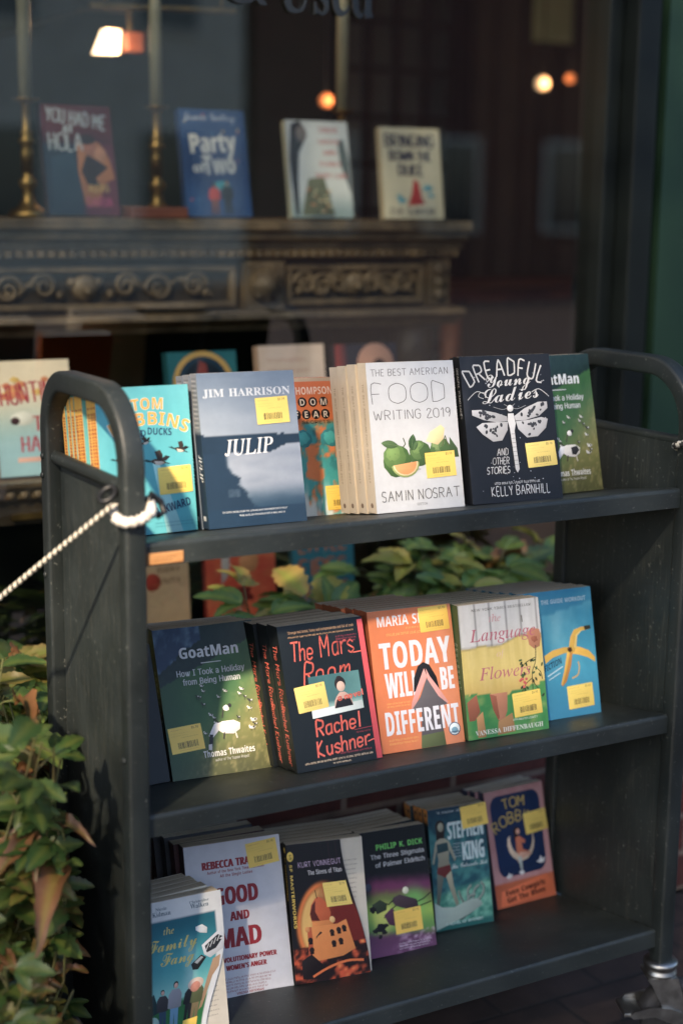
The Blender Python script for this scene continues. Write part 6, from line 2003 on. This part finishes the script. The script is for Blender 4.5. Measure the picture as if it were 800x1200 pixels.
G1, G2, G3 = lin((56, 84, 38)), lin((88, 108, 50)), lin((28, 50, 26))
YG, BR1, BR2 = lin((108, 112, 50)), lin((88, 58, 36)), lin((136, 96, 60))
def rnd_leaf(mb, p, dirv, up, size, rng, dry):
    q = rng.random()
    brn = (.75 if dry > .15 else .12)*rng.random()
    if q < dry:
        c1, c2 = (BR1, BR2) if rng.random() < .6 else (BR2, lin((70, 42, 28)))
        cu, fo, wv = .6+.8*rng.random(), 1.1, .16
        size *= .8
    elif q < dry+.25:
        c1, c2 = YG, mix(BR2, YG, rng.random())
        cu, fo, wv = .35, .35, .03
    else:
        c1, c2 = mix(G1, G2, rng.random()), mix(G1, G3, rng.random())
        cu, fo, wv = .25+.2*rng.random(), .22, .015
    up = (up+Vector((rng.uniform(-.4, .4), -.45*rng.random(), 0))).normalized()
    lob = rng.random()
    sd = rng.random()*50
    if lob < .55 and q >= dry*.6:
        leaf_shape(mb, p, dirv, up, size, size*.5, c1, c2, cu, fo, wav=wv, seed=sd, brown=brn)
        side = dirv.cross(up).normalized()
        for s in (-1, 1):
            leaf_shape(mb, p+up*.0006*s, (dirv+side*s*.95), up, size*.72, size*.42, c1, c2, cu, fo, wav=wv, seed=sd+s, brown=brn)
    else:
        leaf_shape(mb, p, dirv, up, size, size*.55, c1, c2, cu, fo, wav=wv, seed=sd, brown=brn)

def shrub(name, label, cat, loc, stems, seed, height, spread, leaf=.05, dry=.2, per=12, lean=(0, 0), group=None, clip=None, zlo=.12, bright=1.0):
    rng = random.Random(seed)
    root = thing(name, label, cat, loc, group)
    st, lf = MB(), MB()
    for k in range(stems):
        a = rng.random()*2*pi
        r = spread*sqrt(rng.random())
        h = height*(.62+.42*rng.random())
        tx, ty = r*cos(a)+lean[0]*h, r*sin(a)+lean[1]*h
        bx, by = tx*.25, ty*.25
        P = []
        for i in range(9):
            t = i/8
            P.append(Vector((bx+(tx-bx)*t**1.4+.022*sin(t*7+k), by+(ty-by)*t**1.4+.022*cos(t*6+k*2), h*t*(1.12-.12*t))))
        top = 9
        if clip:
            for i in range(9):
                if clip(Vector(loc)+P[i]+Vector((.012, 0, 0))):
                    top = i
                    break
        if top < 3: continue
        st.tube(P[:top], [.0024*(1-.7*i/8)+.0006 for i in range(top)], 6)
        for j in range(per):
            t = zlo+(1-zlo)*(j+rng.random())/per
            i = min(int(t*8), 7)
            if i+1 >= top: continue
            p = P[i].lerp(P[i+1], t*8-i)
            an = rng.random()*2*pi
            out = Vector((cos(an), sin(an), .15+.5*rng.random()-.35*(1-t)))
            pet = p+out.normalized()*(.012+.03*rng.random())
            sz = leaf*(.6+.75*rng.random())*(1.3 if rng.random() < .12 else 1)
            tip = pet+out.normalized()*sz
            w_ = Vector(loc)
            if clip and (clip(w_+tip) or clip(w_+pet)): continue
            st.tube([p, p.lerp(pet, .5)+Vector((0, 0, .003)), pet], .0011, 5)
            up = Vector((rng.uniform(-.5, .5), rng.uniform(-.6, .2), 1)).normalized()
            rnd_leaf(lf, pet, out, up, sz, rng, dry*2.2*(1-t)+.03)
    so_ = st.build('stems', M_STEM, root)
    if bright != 1: lf.c = [[tuple(v*bright for v in q) for q in c] for c in lf.c]
    lo_ = lf.build('foliage', M_LEAF, root, fixn=False)
    return root
incart = lambda p: (-.008 < p.x < L+.012 and -.03 < p.y < D+.012)
wallc = lambda p: p.x > -.018+min(0, p.y-.08)*.55 or (p.y > WALLY-.012 and p.z < .41)
shrub('leafy_shrub', 'tall tangled shrub of green and withered leaves beside the left end of the cart', 'shrub', (-.12, .19, 0), 48, 5, .71, .19, leaf=.056, dry=.26, per=24, clip=wallc)
shrub('leafy_shrub', 'low dried brown shrub in front of the tall one at the lower left', 'shrub', (-.15, .06, 0), 36, 8, .42, .18, leaf=.044, dry=.6, per=24, clip=wallc)
shrub('leafy_shrub', 'dark shrub against the brick base behind the tall left shrub', 'shrub', (-.22, .36, 0), 18, 9, .62, .12, leaf=.048, dry=.25, per=16, clip=wallc)
inbed = lambda p: p.y > GY-.05 or (p.y < D+.02 and p.x > -.02) or (p.y < WALLY+.1 and p.z < .42)
for k, (x, y, h, sp, lf_, dr, lab) in enumerate(((.06, .58, .20, .11, .058, .15, 'green bedding plant leftmost in the planted strip under the window'),
        (.31, .58, .19, .12, .060, .22, 'bedding plant with some red brown leaves behind the red handwriting book'),
        (.55, .56, .26, .11, .078, .02, 'bright broad leaved plant in the planted strip behind the orange book'),
        (.80, .58, .30, .11, .060, .02, 'spiky bright green plant in the planted strip behind the yellow dress book'),
        (.98, .62, .28, .10, .07, .08, 'green plant at the right end of the planted strip behind the banana book'))):
    shrub('bedding_plant', lab, 'plant', (x, y, .383), 22, 40+k, h, sp, leaf=lf_, dry=dr, per=16, clip=inbed, group='plants in the strip under the window', zlo=.3, bright=(1.9, 1.7, 2.5, 2.4, 1.9)[k])

# ------------------------------------------------------------------ inside the window
MT, MY = 1.252, 1.06           # mantel top, front edge
mantel = thing('carved_mantel', 'wide carved oak mantelpiece standing inside the shop window with books on top', 'mantelpiece', (.2, MY+.15, .30))
ml, mr = -1.5, 1.19
def mould(name, prof, x0, x1, m, **k):
    return part(MB().prism(prof, 0, x0, x1), name, m, mantel, **k)
mould('mantel_shelf', [(MY, MT), (MY+.34, MT), (MY+.34, MT-.075), (MY+.05, MT-.075), (MY+.045, MT-.062), (MY+.028, MT-.056), (MY+.026, MT-.044), (MY+.010, MT-.036), (MY+.008, MT-.026), (MY-.004, MT-.018), (MY-.004, MT-.004)], ml, mr, M_CARVED)
tb = MB()
k = ml
while k < mr-.02:
    tb.box(k, k+.011, MY+.018, MY+.040, MT-.071, MT-.058)
    k += .02
part(tb, 'dentil_row', M_CARVED, mantel)
mould('frieze', [(MY+.052, MT-.076), (MY+.34, MT-.076), (MY+.34, MT-.178), (MY+.052, MT-.178)], ml+.03, mr-.04, M_CARVED_D)
mould('lower_cornice', [(MY+.008, MT-.179), (MY+.34, MT-.179), (MY+.34, MT-.215), (MY+.04, MT-.215), (MY+.034, MT-.205), (MY+.018, MT-.198), (MY+.004, MT-.190)], ml, mr-.005, M_CARVED)
pan = [(-1.46, -.62), (-.50, .12), (.12+.0, .12), ]
pan = [(-.78, -.06), (.05, .665), (.775, 1.10)]
def scroll(mb, cx, cz, r, turns, flip, y, th=.006):
    P = []
    for i in range(34):
        t = i/33
        a = turns*2*pi*t
        rr = r*(1-.86*t)
        P.append((cx+flip*rr*cos(a), y-.003*sin(pi*t), cz+rr*sin(a)))
    mb.tube(P, [th*(1-.5*i/33) for i in range(34)], 7)
for x0, x1 in pan:
    f_ = MB()
    z0, z1 = MT-.168, MT-.088
    y0, y1 = MY+.036, MY+.0515
    f_.box(x0, x1, y0, y1, z1-.011, z1)
    f_.box(x0, x1, y0, y1, z0, z0+.011)
    f_.box(x0, x0+.013, y0, y1, z0+.0112, z1-.0112)
    f_.box(x1-.013, x1, y0, y1, z0+.0112, z1-.0112)
    po = part(f_, 'panel_moulding', M_CARVED, mantel, bevel=.002)
    cvg = MB()
    cz = (z0+z1)/2
    w_ = x1-x0
    cx = (x0+x1)/2
    for s in (-1, 1):
        for q, r, fl in ((.13, .024, 1), (.24, .027, -1), (.36, .025, 1)):
            scroll(cvg, cx+s*w_*q, cz+(.003 if fl > 0 else -.003), r, 1.6, s*fl, MY+.046)
        P = [(cx+s*w_*(.10+.32*i/12), MY+.048, cz+.018*sin(i*.95)) for i in range(13)]
        cvg.tube(P, .0045, 6)
        for i in range(5):
            cvg.lathe([(.0, .0), (.007, -.004), (.009, -.009), (.004, -.013)], (cx+s*w_*(.08+.08*i), MY+.053, cz-.012*(-1)**i), 8, 1)
    # mask in the middle
    cvg.lathe([(.026, .0), (.027, -.006), (.022, -.013), (.010, -.019)], (cx, MY+.0518, cz), 16, 1)
    for s in (-1, 1): cvg.lathe([(.010, 0), (.009, -.008), (.004, -.012)], (cx+s*.026, MY+.0518, cz+.010), 10, 1)
    cvg.lathe([(.009, 0), (.008, -.010), (.003, -.014)], (cx, MY+.036, cz-.006), 10, 1)
    part(cvg, 'scroll_carving', M_CARVED, mantel)
for x in (.72, -.005 if False else 0.0, -.82):
    bl = MB()
    bl.box(x-.042, x+.042, MY+.022, MY+.0515, MT-.174, MT-.080)
    bl.lathe([(.034, 0), (.036, -.006), (.026, -.012), (.026, -.016), (.016, -.018), (.012, -.024), (.004, -.026)], (x, MY+.0218, MT-.127), 18, 1)
    for q in range(8):
        bl.lathe([(.007, 0), (.006, -.004), (.002, -.006)], (x+.026*cos(q*pi/4), MY+.012, MT-.127+.026*sin(q*pi/4)), 8, 1)
    part(bl, 'rosette_block', M_CARVED, mantel)
eb = MB()
eb.box(1.105, mr-.035, MY+.026, MY+.0515, MT-.175, MT-.080)
for q in range(3): eb.lathe([(.016, 0), (.014, -.007), (.006, -.011)], (1.13, MY+.0258, MT-.10-.026*q), 12, 1)
part(eb, 'end_block', M_CARVED, mantel)
for x in (1.085, -1.35):
    pl = MB()
    pl.box(x-.05, x+.05, MY+.10, MY+.32, .31, MT-.2155)
    pl.lathe([(.034, 0), (.040, .03), (.030, .07), (.024, .10), (.034, .16), (.026, .22), (.022, .42), (.032, .50), (.040, .56), (.036, .60), (.044, .66), (.044, .72)], (x, MY+.06, .312), 18)
    for q in range(4): scroll(pl, x, .98-.035*q, .024, 1.3, 1 if q % 2 else -1, MY+.024, .007)
    part(pl, 'pilaster', M_CARVED_D, mantel)
part(MB().box(ml+.05, mr-.1, MY+.42, MY+.46, .31, MT-.22), 'firebox_back', M_FRAME, mantel)

# display ledge under the mantel and a lower step at sill height
ledge = thing('display_ledge', 'long wooden display ledge with carved edge inside the window, left of the cart top', 'ledge', (.2, .9, .31))
lz = .812
part(MB().prism([(.845, lz), (1.045, lz), (1.045, lz-.03), (.862, lz-.03), (.858, lz-.012), (.848, lz-.008)], 0, -1.5, 1.16), 'ledge_top', M_CARVED, ledge)
ed = MB()
k = -1.48
while k < 1.12:
    ed.lathe([(.009, 0), (.008, -.006), (.003, -.009)], (k, .862, lz-.022), 8, 1)
    k += .024
part(ed, 'bead_row', M_CARVED, ledge)
part(MB().box(-1.5, 1.16, .870, .885, lz-.075, lz-.032), 'apron', M_CARVED_D, ledge)
part(MB().box(.13, .33, .862, .869, lz-.066, lz-.055), 'brass_strip', M_BRASS, ledge)
for x in (-1.45, -.5, .42, 1.1):
    part(MB().lathe([(.016, 0), (.024, .06), (.018, .12), (.022, .25), (.017, .36), (.024, .40)], (x, .93, .31), 14), 'leg', M_CARVED_D, ledge)
step = tag(MB().box(-1.5, 1.2, .80, .843, .305, .50).build('window_step', M_CARVED_D, bevel=.003), 'low dark wooden step just inside the window glass behind the plants', 'step')
tag(MB().box(-1.5, 1.2, .8435, .868, .305, .49).build('window_step', M_CARVED_D, bevel=.003), 'second narrow dark step behind the first inside the window', 'step')

def wpose(x, y, z, yaw, lean, T):
    M = Matrix.Rotation(yaw, 4, 'Z') @ Matrix.Rotation(-lean, 4, 'X')
    return Matrix.Translation((x, y, z+T*sin(lean)+.001)) @ M
def win_book(x, y, z, yaw, lean, W, H, T, paint, label, base, group=None):
    A = Art(W*1000, H*1000, base)
    paint(A)
    mb, pg, _ = book_meshes('w', W, H, T, A, 'plain', base)
    root = thing('paperback_book', label, 'book', group=group)
    root.matrix_world = wpose(x, y, z, yaw, lean, T)
    mb.build('cover', M_PRINT, root, fixn=False)
    pg.build('page_block', M_PAGES, root)
    return root

def p_hola(A):
    A.grid(lambda u, v: mix((150, 36, 40), (60, 24, 40), sm(20, 40, v)*.5+.5*sm(60, 30, v*.4+u*.3)) if v < 34 else mix((30, 58, 78), (110, 40, 60), sm(44, 56, u)), 20, 30)
    A.poly([(48, 34), (62, 30), (80, 34), (92, 48), (98, 66), (84, 70), (70, 92), (52, 90), (46, 60)], (196, 122, 66))
    A.poly([(60, 44), (76, 50), (90, 56), (70, 66), (78, 74), (58, 72), (50, 60)], (46, 34, 36))
    A.ell(66, 38, 10, 12, (186, 116, 86)); A.ell(80, 44, 9, 10, (206, 140, 96)); A.ell(62, 31, 12, 7, (40, 26, 26))
    A.poly([(10, 48), (40, 42), (46, 60), (48, 100), (6, 100)], (30, 66, 86))
    w_ = (206, 214, 210)
    for s, x, y, h, wd in (('YOU HAD ME', 50, 18, 12, 86), ('AT', 38, 25, 6, 14), ('HOLA', 34, 41, 15, 50)):
        for d in (-.8, .8): A.text(s, x+d, y, h, w_, 'K', 'c', w=wd, wd=2.6, rot=-.12 if h == 12 else 0)
    A.text('ALEXIS', 74, 78, 6, (236, 206, 90), 'K', 'c', w=30, wd=1.6); A.text('DARIA', 74, 92, 8, (226, 80, 140), 'K', 'c', w=38, wd=2.2)
def p_party(A):
    A.grid(lambda u, v: mix((24, 62, 116), (36, 84, 140), fbm(u/20, v/20, 3)), 8, 12)
    for k in range(18): A.ell(100*hsh(k, 1, 3), 100*hsh(k, 2, 3), 1.6, 1.6, [(220, 190, 90), (206, 110, 110), (60, 130, 180)][k % 3], n=7)
    A.text('Jasmine Guillory', 46, 10, 6.5, (196, 206, 220), 'C', 'c', w=78)
    w_ = (222, 222, 214)
    for d in (-.6, .6):
        A.text('Party', 48+d, 40, 18, w_, 'B', 'c', w=72, rot=.06); A.text('of', 24+d, 59, 9, w_, 'B', 'c'); A.text('Two', 56+d, 60, 18, w_, 'B', 'c', w=50, rot=.06)
    A.poly([(44, 68), (66, 66), (72, 74), (50, 76)], (40, 160, 170))
    figure(A, 44, 98, 30, (210, 70, 60), (120, 70, 60), (130, 86, 66)); figure(A, 64, 98, 32, (34, 40, 46), (30, 30, 36), (190, 140, 110))
def p_white(A):
    A.grid(lambda u, v: mix((214, 222, 222), (150, 176, 176), sm(70, 100, v)), 8, 12)
    A.poly([(8, 4), (22, 0), (30, 8), (28, 22), (18, 34), (14, 60), (12, 98), (6, 98), (2, 40)], (44, 50, 54))
    A.ell(24, 14, 9, 12, (120, 110, 104)); A.poly([(82, 20), (92, 18), (99, 40), (99, 76), (92, 60), (84, 44)], (90, 104, 106))
    A.poly([(30, 60), (56, 58), (70, 98), (16, 98), (24, 76)], (110, 116, 90))
    for k in range(30): A.ell(24+42*hsh(k, 1, 4), 66+30*hsh(k, 2, 4), 2.6, 2, [(190, 130, 90), (70, 84, 60), (206, 196, 150)][k % 3], n=7)
    for s, y in (('THESE', 12), ('GHOSTS', 24), ('ARE', 35), ('FAMILY', 47), ('MAISY CARD', 59)): A.text(s, 68, y, 5, (206, 96, 92), 'R', 'c', w=12+4*len(s))
def p_duke(A):
    A.grid(lambda u, v: (226, 218, 184), 2, 2)
    nv = (40, 52, 84)
    for s, y, wd, h in (('BRINGING', 21, 84, 13), ('DOWN THE', 36, 72, 10), ('DUKE', 52, 44, 11)):
        for d in (-.8, .8): A.text(s, 50+d, y, h, nv, 'K', 'c', w=wd, wd=2.8)
    A.poly([(52, 56), (60, 60), (64, 76), (70, 84), (40, 86), (48, 72)], (196, 50, 50))
    for x, y, r in ((74, 66, 8), (30, 80, 7), (80, 74, 6), (26, 76, 5)): A.ell(x, y, r, r*.6, (70, 170, 190), wob=.3, seed=int(x))
    A.text('EVIE DUNMORE', 50, 96, 7, nv, 'K', 'c', w=78, wd=2)
def p_haunt(A):
    A.grid(lambda u, v: mix((250, 232, 200), (150, 200, 212), sm(20, 80, v)), 6, 20)
    for k in range(16): A.ell(10+84*hsh(k, 1, 6), 14+18*hsh(k, 2, 6), 6, 4, [(232, 190, 90), (226, 140, 90)][k % 2], wob=.3, seed=k)
    A.ell(34, 50, 16, 9, (226, 226, 214)); A.ell(24, 52, 6, 5, (70, 40, 46))
    r = (190, 50, 76)
    for d in (-.7, .7):
        A.text('HUNTING', 50+d, 36, 17, r, 'K', 'c', w=84, wd=3, rot=.08); A.text('THE', 68+d, 61, 12, r, 'K', 'c', w=40, wd=2.6); A.text('HARES', 62+d, 79, 13, r, 'K', 'c', w=62, wd=2.6)
    A.rect(24, 84, 70, 88, (226, 170, 150))
def p_teal(A):
    A.grid(lambda u, v: (26, 120, 128), 2, 2)
    for r, c in ((44, (220, 170, 70)), (37, (26, 60, 80)), (30, (20, 34, 48))): A.ell(50, 30, r, r, c, n=26)
    A.poly([(46, 8), (56, 12), (60, 40), (40, 40), (42, 20)], (150, 60, 50))
    A.rect(0, 66, 100, 100, (26, 120, 128)); A.fine(16, 74, 66, (226, 206, 150), 3, 8, th=4, seed=3)
def p_cream(A):
    A.grid(lambda u, v: mix((254, 226, 200), (244, 208, 184), fbm(u/14, v/14, 3)), 8, 10)
    A.fine(14, 14, 70, (214, 150, 130), 6, 10, th=3, seed=8)
def p_fig(A):
    A.grid(lambda u, v: mix((40, 44, 60), (180, 60, 50), sm(20, 4, u)), 10, 2)
    A.ell(64, 20, 30, 30, (224, 158, 124)); A.ell(70, 22, 11, 11, (50, 30, 30)); A.poly([(20, 40), (96, 36), (99, 100), (14, 100)], (60, 50, 60))
def p_beige(A):
    A.grid(lambda u, v: (232, 190, 140), 2, 2); A.ell(30, 40, 16, 16, (190, 60, 40)); A.fine(40, 20, 50, (120, 70, 50), 3, 10, th=4, seed=5)
def p_red(A):
    A.grid(lambda u, v: mix((226, 60, 40), (246, 130, 74), fbm(u/20, v/16, 3)), 10, 14)
    A.poly([(24, 0), (36, 0), (34, 40), (22, 50)], (206, 196, 190)); A.ell(62, 30, 14, 16, (226, 150, 90)); A.ell(50, 60, 16, 12, (120, 30, 30), wob=.3)
def p_blueor(A):
    A.grid(lambda u, v: mix((36, 120, 146), (50, 150, 170), fbm(u/20, v/20, 6)), 6, 8)
    for s, y in (('LITTLE', 30), ('FIRES', 52), ('BURNING', 74)):
        for d in (-.8, .8): A.text(s, 52+d, y, 14, (226, 130, 84), 'K', 'c', w=80, wd=3.4)

LB = lz+.001
for a in ((.298, 1.12, MT, .06, .20, .140, .205, .02, p_hola, 'red and navy book with an embracing couple on the mantel beside the left candlestick', (40, 30, 44)),
          (.572, 1.12, MT, .0, .20, .139, .208, .02, p_party, 'blue book titled Party of Two standing on the mantel', (24, 60, 110)),
          (.80, 1.12, MT, -.04, .20, .138, .195, .02, p_white, 'pale book with a woman in profile and a patterned skirt on the mantel', (180, 190, 170)),
          (1.015, 1.12, MT, -.06, .17, .140, .188, .02, p_duke, 'cream book with navy brush lettering at the right of the mantel row', (190, 180, 150)),
          (.120, .885, LB, -.02, .17, .134, .198, .022, p_haunt, 'pale book with pink brush lettering on the display ledge left of the cart', (130, 110, 90)),
          (.448, .905, LB, 0, .16, .138, .200, .022, p_teal, 'teal book with a golden arch, its top showing above the lake book', (26, 100, 108)),
          (.632, .905, LB, 0, .16, .140, .206, .022, p_cream, 'peach book with faint lettering, its top showing above the orange book', (220, 180, 150)),
          (.797, .905, LB, 0, .16, .138, .203, .022, p_fig, 'dark book with a reclining figure, its top showing above the citrus book', (60, 50, 60)),
          (.335, .803, .50, 0, .10, .10, .20, .014, p_beige, 'tan book low in the window under the top shelf of the cart', (190, 140, 100)),
          (.468, .803, .50, 0, .10, .14, .20, .014, p_red, 'red illustrated book low in the window behind the plants', (150, 40, 34)),
          (.645, .803, .50, 0, .10, .13, .205, .014, p_blueor, 'blue book with orange brush lettering low in the window behind the plants', (30, 90, 110)),
          (.075, 1.12, MT, .1, .2, .11, .19, .02, lambda A: (A.grid(lambda u, v: mix((40, 36, 60), (90, 80, 110), fbm(u/16, v/16, 4)), 8, 10), A.ell(70, 60, 20, 24, (150, 140, 160), wob=.2)), 'violet grey book at the far left end of the mantel row', (40, 36, 56))):
    win_book(*a)

def candlestick(x, y, z, h, ch, label, cand=True):
    t = thing('candlestick', label, 'candlestick', (x, y, z))
    k = h
    pr = [(.036, 0), (.038, .004), (.034, .012), (.020, .020), (.012, .034), (.010, .05), (.016, .058), (.017, .066), (.010, .074), (.0085, .09),
          (.0105, .38*k), (.012, .55*k), (.0095, .60*k), (.015, .63*k), (.0155, .655*k), (.009, .68*k), (.013, .71*k), (.009, .74*k), (.008, .94*k), (.012, .965*k), (.024, .985*k), (.025, .995*k), (.013, 1.0*k)]
    part(MB().lathe(pr, (x, y, z), 20), 'stem', M_BRASS, t)
    if cand:
        part(MB().lathe([(.0125, h+.0005), (.0120, h+ch*.9), (.010, h+ch), (.004, h+ch+.003)], (x, y, z), 16), 'candle', M_WAX, t)
        part(MB().tube([(x, y, z+h+ch+.001), (x+.001, y, z+h+ch+.014)], .001, 5), 'wick', M_BLACK, t)
candlestick(.272, 1.165, MT, .215, .24, 'tall brass candlestick with a pale candle at the left of the mantel')
candlestick(.547, 1.21, MT, .215, .20, 'slim brass candlestick between the couple book and the blue book')
candlestick(.966, 1.22, MT, .225, .22, 'brass candlestick behind the pale skirt book on the mantel')
tag(MB().box(.452, .566, 1.10, 1.18, MT+.0005, MT+.022).build('wooden_box', M_REDWOOD, bevel=.003), 'small flat wooden box on the mantel left of the blue book', 'box')

# wall lamp, brass rod, lattice door, panel for a reflection, lamps deep in the room
def emis(name, col, st):
    m = bpy.data.materials.new(name)
    m.use_nodes = True
    b = m.node_tree.nodes['Principled BSDF']
    b.inputs['Base Color'].default_value = (*col, 1)
    b.inputs['Emission Color'].default_value = (*col, 1)
    b.inputs['Emission Strength'].default_value = st
    return m
M_LIT = emis('lit_lamp_glass', (1.0, .66, .40), 2.6)
M_LIT2 = emis('lit_globe', (1.0, .66, .38), .42)
M_LIT3 = emis('lit_orange_globe', (1.0, .34, .13), .16)
def lathe_thing(): pass
lamp = thing('wall_lamp', 'lit brass wall lamp with a slanted glowing shade, upper left in the window', 'lamp', (.62, 1.60, 1.59))
sh = MB()
zz = 1.522
zz = 1.592
sh.prism([(.566, zz+.004), (.618, zz+.005), (.622, zz+.054), (.589, zz+.056)], 1, 1.58, 1.61)
part(sh, 'glowing_shade', M_LIT, lamp, bevel=.002)
part(MB().box(.630, .672, 1.57, 1.62, zz+.010, zz+.052), 'shade_back', M_REDWOOD, lamp, bevel=.004)
part(MB().tube([(.65, 1.60, zz+.053), (.65, 1.60, zz+.10), (.65, 1.9, zz+.13), (.65, RY-.002, zz+.13)], .006, 8), 'arm', M_BRASS, lamp)
pl_ = bpy.data.lights.new('lamp_glow', 'POINT')
pl_.energy = 1.2
pl_.color = (1, .62, .34)
pl_.shadow_soft_size = .03
po_ = bpy.data.objects.new('lamp_glow', pl_)
COL.objects.link(po_)
po_.location = (.59, 1.53, zz+.02)
rod = thing('brass_rod', 'thin brass rod hanging across the window above the lamp', 'rod', (.60, 1.3, 1.63))
part(MB().tube([(.448, 1.3, 1.656), (.760, 1.3, 1.666)], .006, 10), 'bar', M_BRASS, rod)
for x in (.48, .73): part(MB().tube([(x, 1.3, 1.668), (x, 1.3, 3.209)], .0015, 6), 'wire', M_BRASS, rod)

lat = thing('lattice_door', 'dark lattice door with grey panes at the back of the room', 'door', (2.2, RY-.03, .31))
lz0, lz1 = .31, 2.55
lx0, lx1 = 1.98, 2.44
M_PANE = noisy(lin((96, 110, 116)), lin((120, 134, 140)), 3, .4)('frosted_pane')
part(MB().box(lx0, lx1, RY-.03, RY-.022, lz0, lz1), 'panes', M_PANE, lat)
gm = MB()
for i in range(5):
    x = lx0+(lx1-lx0)*i/4
    gm.box(x-.010, x+.010, RY-.055, RY-.0302, lz0, lz1)
for i in range(15):
    z = lz0+(lz1-lz0)*i/14
    gm.box(lx0+.001, lx1-.001, RY-.050, RY-.0303, z-.009, z+.009)
part(gm, 'lattice', M_FRAME, lat)

pic = thing('reflection_panel', 'pale green framed panel standing in for a reflection, before the brown curtain', 'picture', (2.6, RY-.4, 1.9))  # added panel imitating a greenish street reflection in the glass
part(MB().box(2.50, 2.70, RY-.42, RY-.40, 1.82, 2.10), 'frame', M_CARVED_D, pic)
part(MB().box(2.515, 2.685, RY-.424, RY-.4202, 1.835, 2.085), 'print', noisy(lin((150, 172, 140)), lin((196, 206, 176)), 9, .7)('green_reflection'), pic)
for x, y, z, r, m, lab in ((2.318, RY-.75, 1.667, .021, M_LIT2, 'small glowing cream globe lamp hanging before the brown curtain'),
                           (2.427, RY-.75, 1.688, .015, M_LIT3, 'dim orange globe lamp hanging right of the cream one'),
                           (1.219, 1.75, 1.535, .018, M_LIT3, 'orange globe lamp just above the pale skirt book')):
    g = thing('globe_lamp', lab, 'lamp', (x, y, z))
    part(MB().lathe([(r*sin(pi*k/10)+.0004, -r*cos(pi*k/10)) for k in range(11)], (x, y, z), 18), 'globe', m, g)
    part(MB().tube([(x, y, z+r), (x, y, 3.209)], .0025, 6), 'cable', M_BLACK, g)
tab = thing('side_table', 'low mahogany table at the right of the dim room', 'table', (2.3, 2.2, .31))
part(MB().box(1.75, 2.9, 2.0, 2.5, 1.02, 1.06), 'table_top', M_REDWOOD, tab, bevel=.004)
for x in (1.8, 2.85):
    for y in (2.05, 2.45): part(MB().lathe([(.02, 0), (.03, .1), (.02, .3), (.03, .71)], (x, y, .31), 12), 'leg', M_REDWOOD, tab)

for nm, p, e_ in (('globe_light', (2.318, RY-.80, 1.667), .5), ('globe_light', (1.219, 1.71, 1.535), .2)):
    q = bpy.data.lights.new(nm, 'POINT')
    q.energy = e_
    q.color = (1, .6, .34)
    q.shadow_soft_size = .03
    q_ = bpy.data.objects.new(nm, q)
    q_.location = p
    COL.objects.link(q_)

# ------------------------------------------------------------------ unseen tree, added and shaped to dapple the sunlight
tree = thing('added_shade_tree', 'unseen tree added behind the photographer to shade and dapple the shop front', 'tree', (-3.2, -3.6, 0))
tp = [Vector((-3.2, -3.6, 0)), Vector((-3.15, -3.5, .9)), Vector((-3.0, -3.35, 1.9)), Vector((-2.75, -3.1, 2.8)), Vector((-2.5, -2.85, 3.6))]
tk = MB()
tk.tube(tp, [.16, .13, .12, .10, .05], 14)
rng = random.Random(77)
for k in range(16):
    b0 = tp[2+k % 3].lerp(tp[min(3+k % 3, 4)], rng.random())
    e = Vector((-2.3+rng.uniform(-1.7, 1.7), -2.6+rng.uniform(-1.5, 1.5), 3.7+rng.uniform(-.7, 1.0)))
    m_ = b0.lerp(e, .5)+Vector((rng.uniform(-.2, .2), rng.uniform(-.2, .2), .15))
    tk.tube([b0, b0.lerp(m_, .5), m_, m_.lerp(e, .5), e], [.045, .035, .025, .015, .006], 7)
part(tk, 'trunk', M_BARK, tree)
def lit_gap(p):
    """share of leaves kept where the tree would shade the point the sun ray through p meets at the cart"""
    t = (.10-p.y)/SUN_DIR.y
    q = p+SUN_DIR*t
    x, z = q.x, q.z
    def el(cx, cz, rx, rz): return ((x-cx)/rx)**2+((z-cz)/rz)**2 < 1
    if el(.10, .93, .36, .24): return .0
    if el(.40, .60, .17, .16): return .0
    if el(.62, .62, .20, .11): return .25
    if el(.22, .74, .2, .2): return .0
    if el(-.58, 1.76, .15, .24): return .12
    if el(-.07, 1.86, .13, .10): return .2
    if el(-.12, .52, .18, .26): return .05
    return 1
lf = MB()
cc = Vector((-1.85, -2.35, 3.8))
cnt = 0
while cnt < 6000:
    v = Vector((rng.gauss(0, 1), rng.gauss(0, 1), rng.gauss(0, 1))).normalized()*rng.random()**.34
    p = cc+Vector((v.x*2.7, v.y*2.3, v.z*1.2))
    cnt += 1
    if rng.random() > lit_gap(p): continue  # leaves left out where sun patches should reach the cart and window
    d = Vector((rng.uniform(-1, 1), rng.uniform(-1, 1), rng.uniform(-.7, .4))).normalized()
    s = d.cross(Vector((rng.uniform(-1, 1), rng.uniform(-1, 1), 1))).normalized()
    l_, w_ = .10+.06*rng.random(), .05+.03*rng.random()
    c = mix(G3, G2, rng.random())
    lf.add([p-d*l_*.5, p+s*w_*.5-d*l_*.1, p+s*w_*.35+d*l_*.25, p+d*l_*.5, p-s*w_*.35+d*l_*.25, p-s*w_*.5-d*l_*.1], [(0, 1, 2, 3, 4, 5)], c)
part(lf, 'crown', M_LEAF, tree, fixn=False)
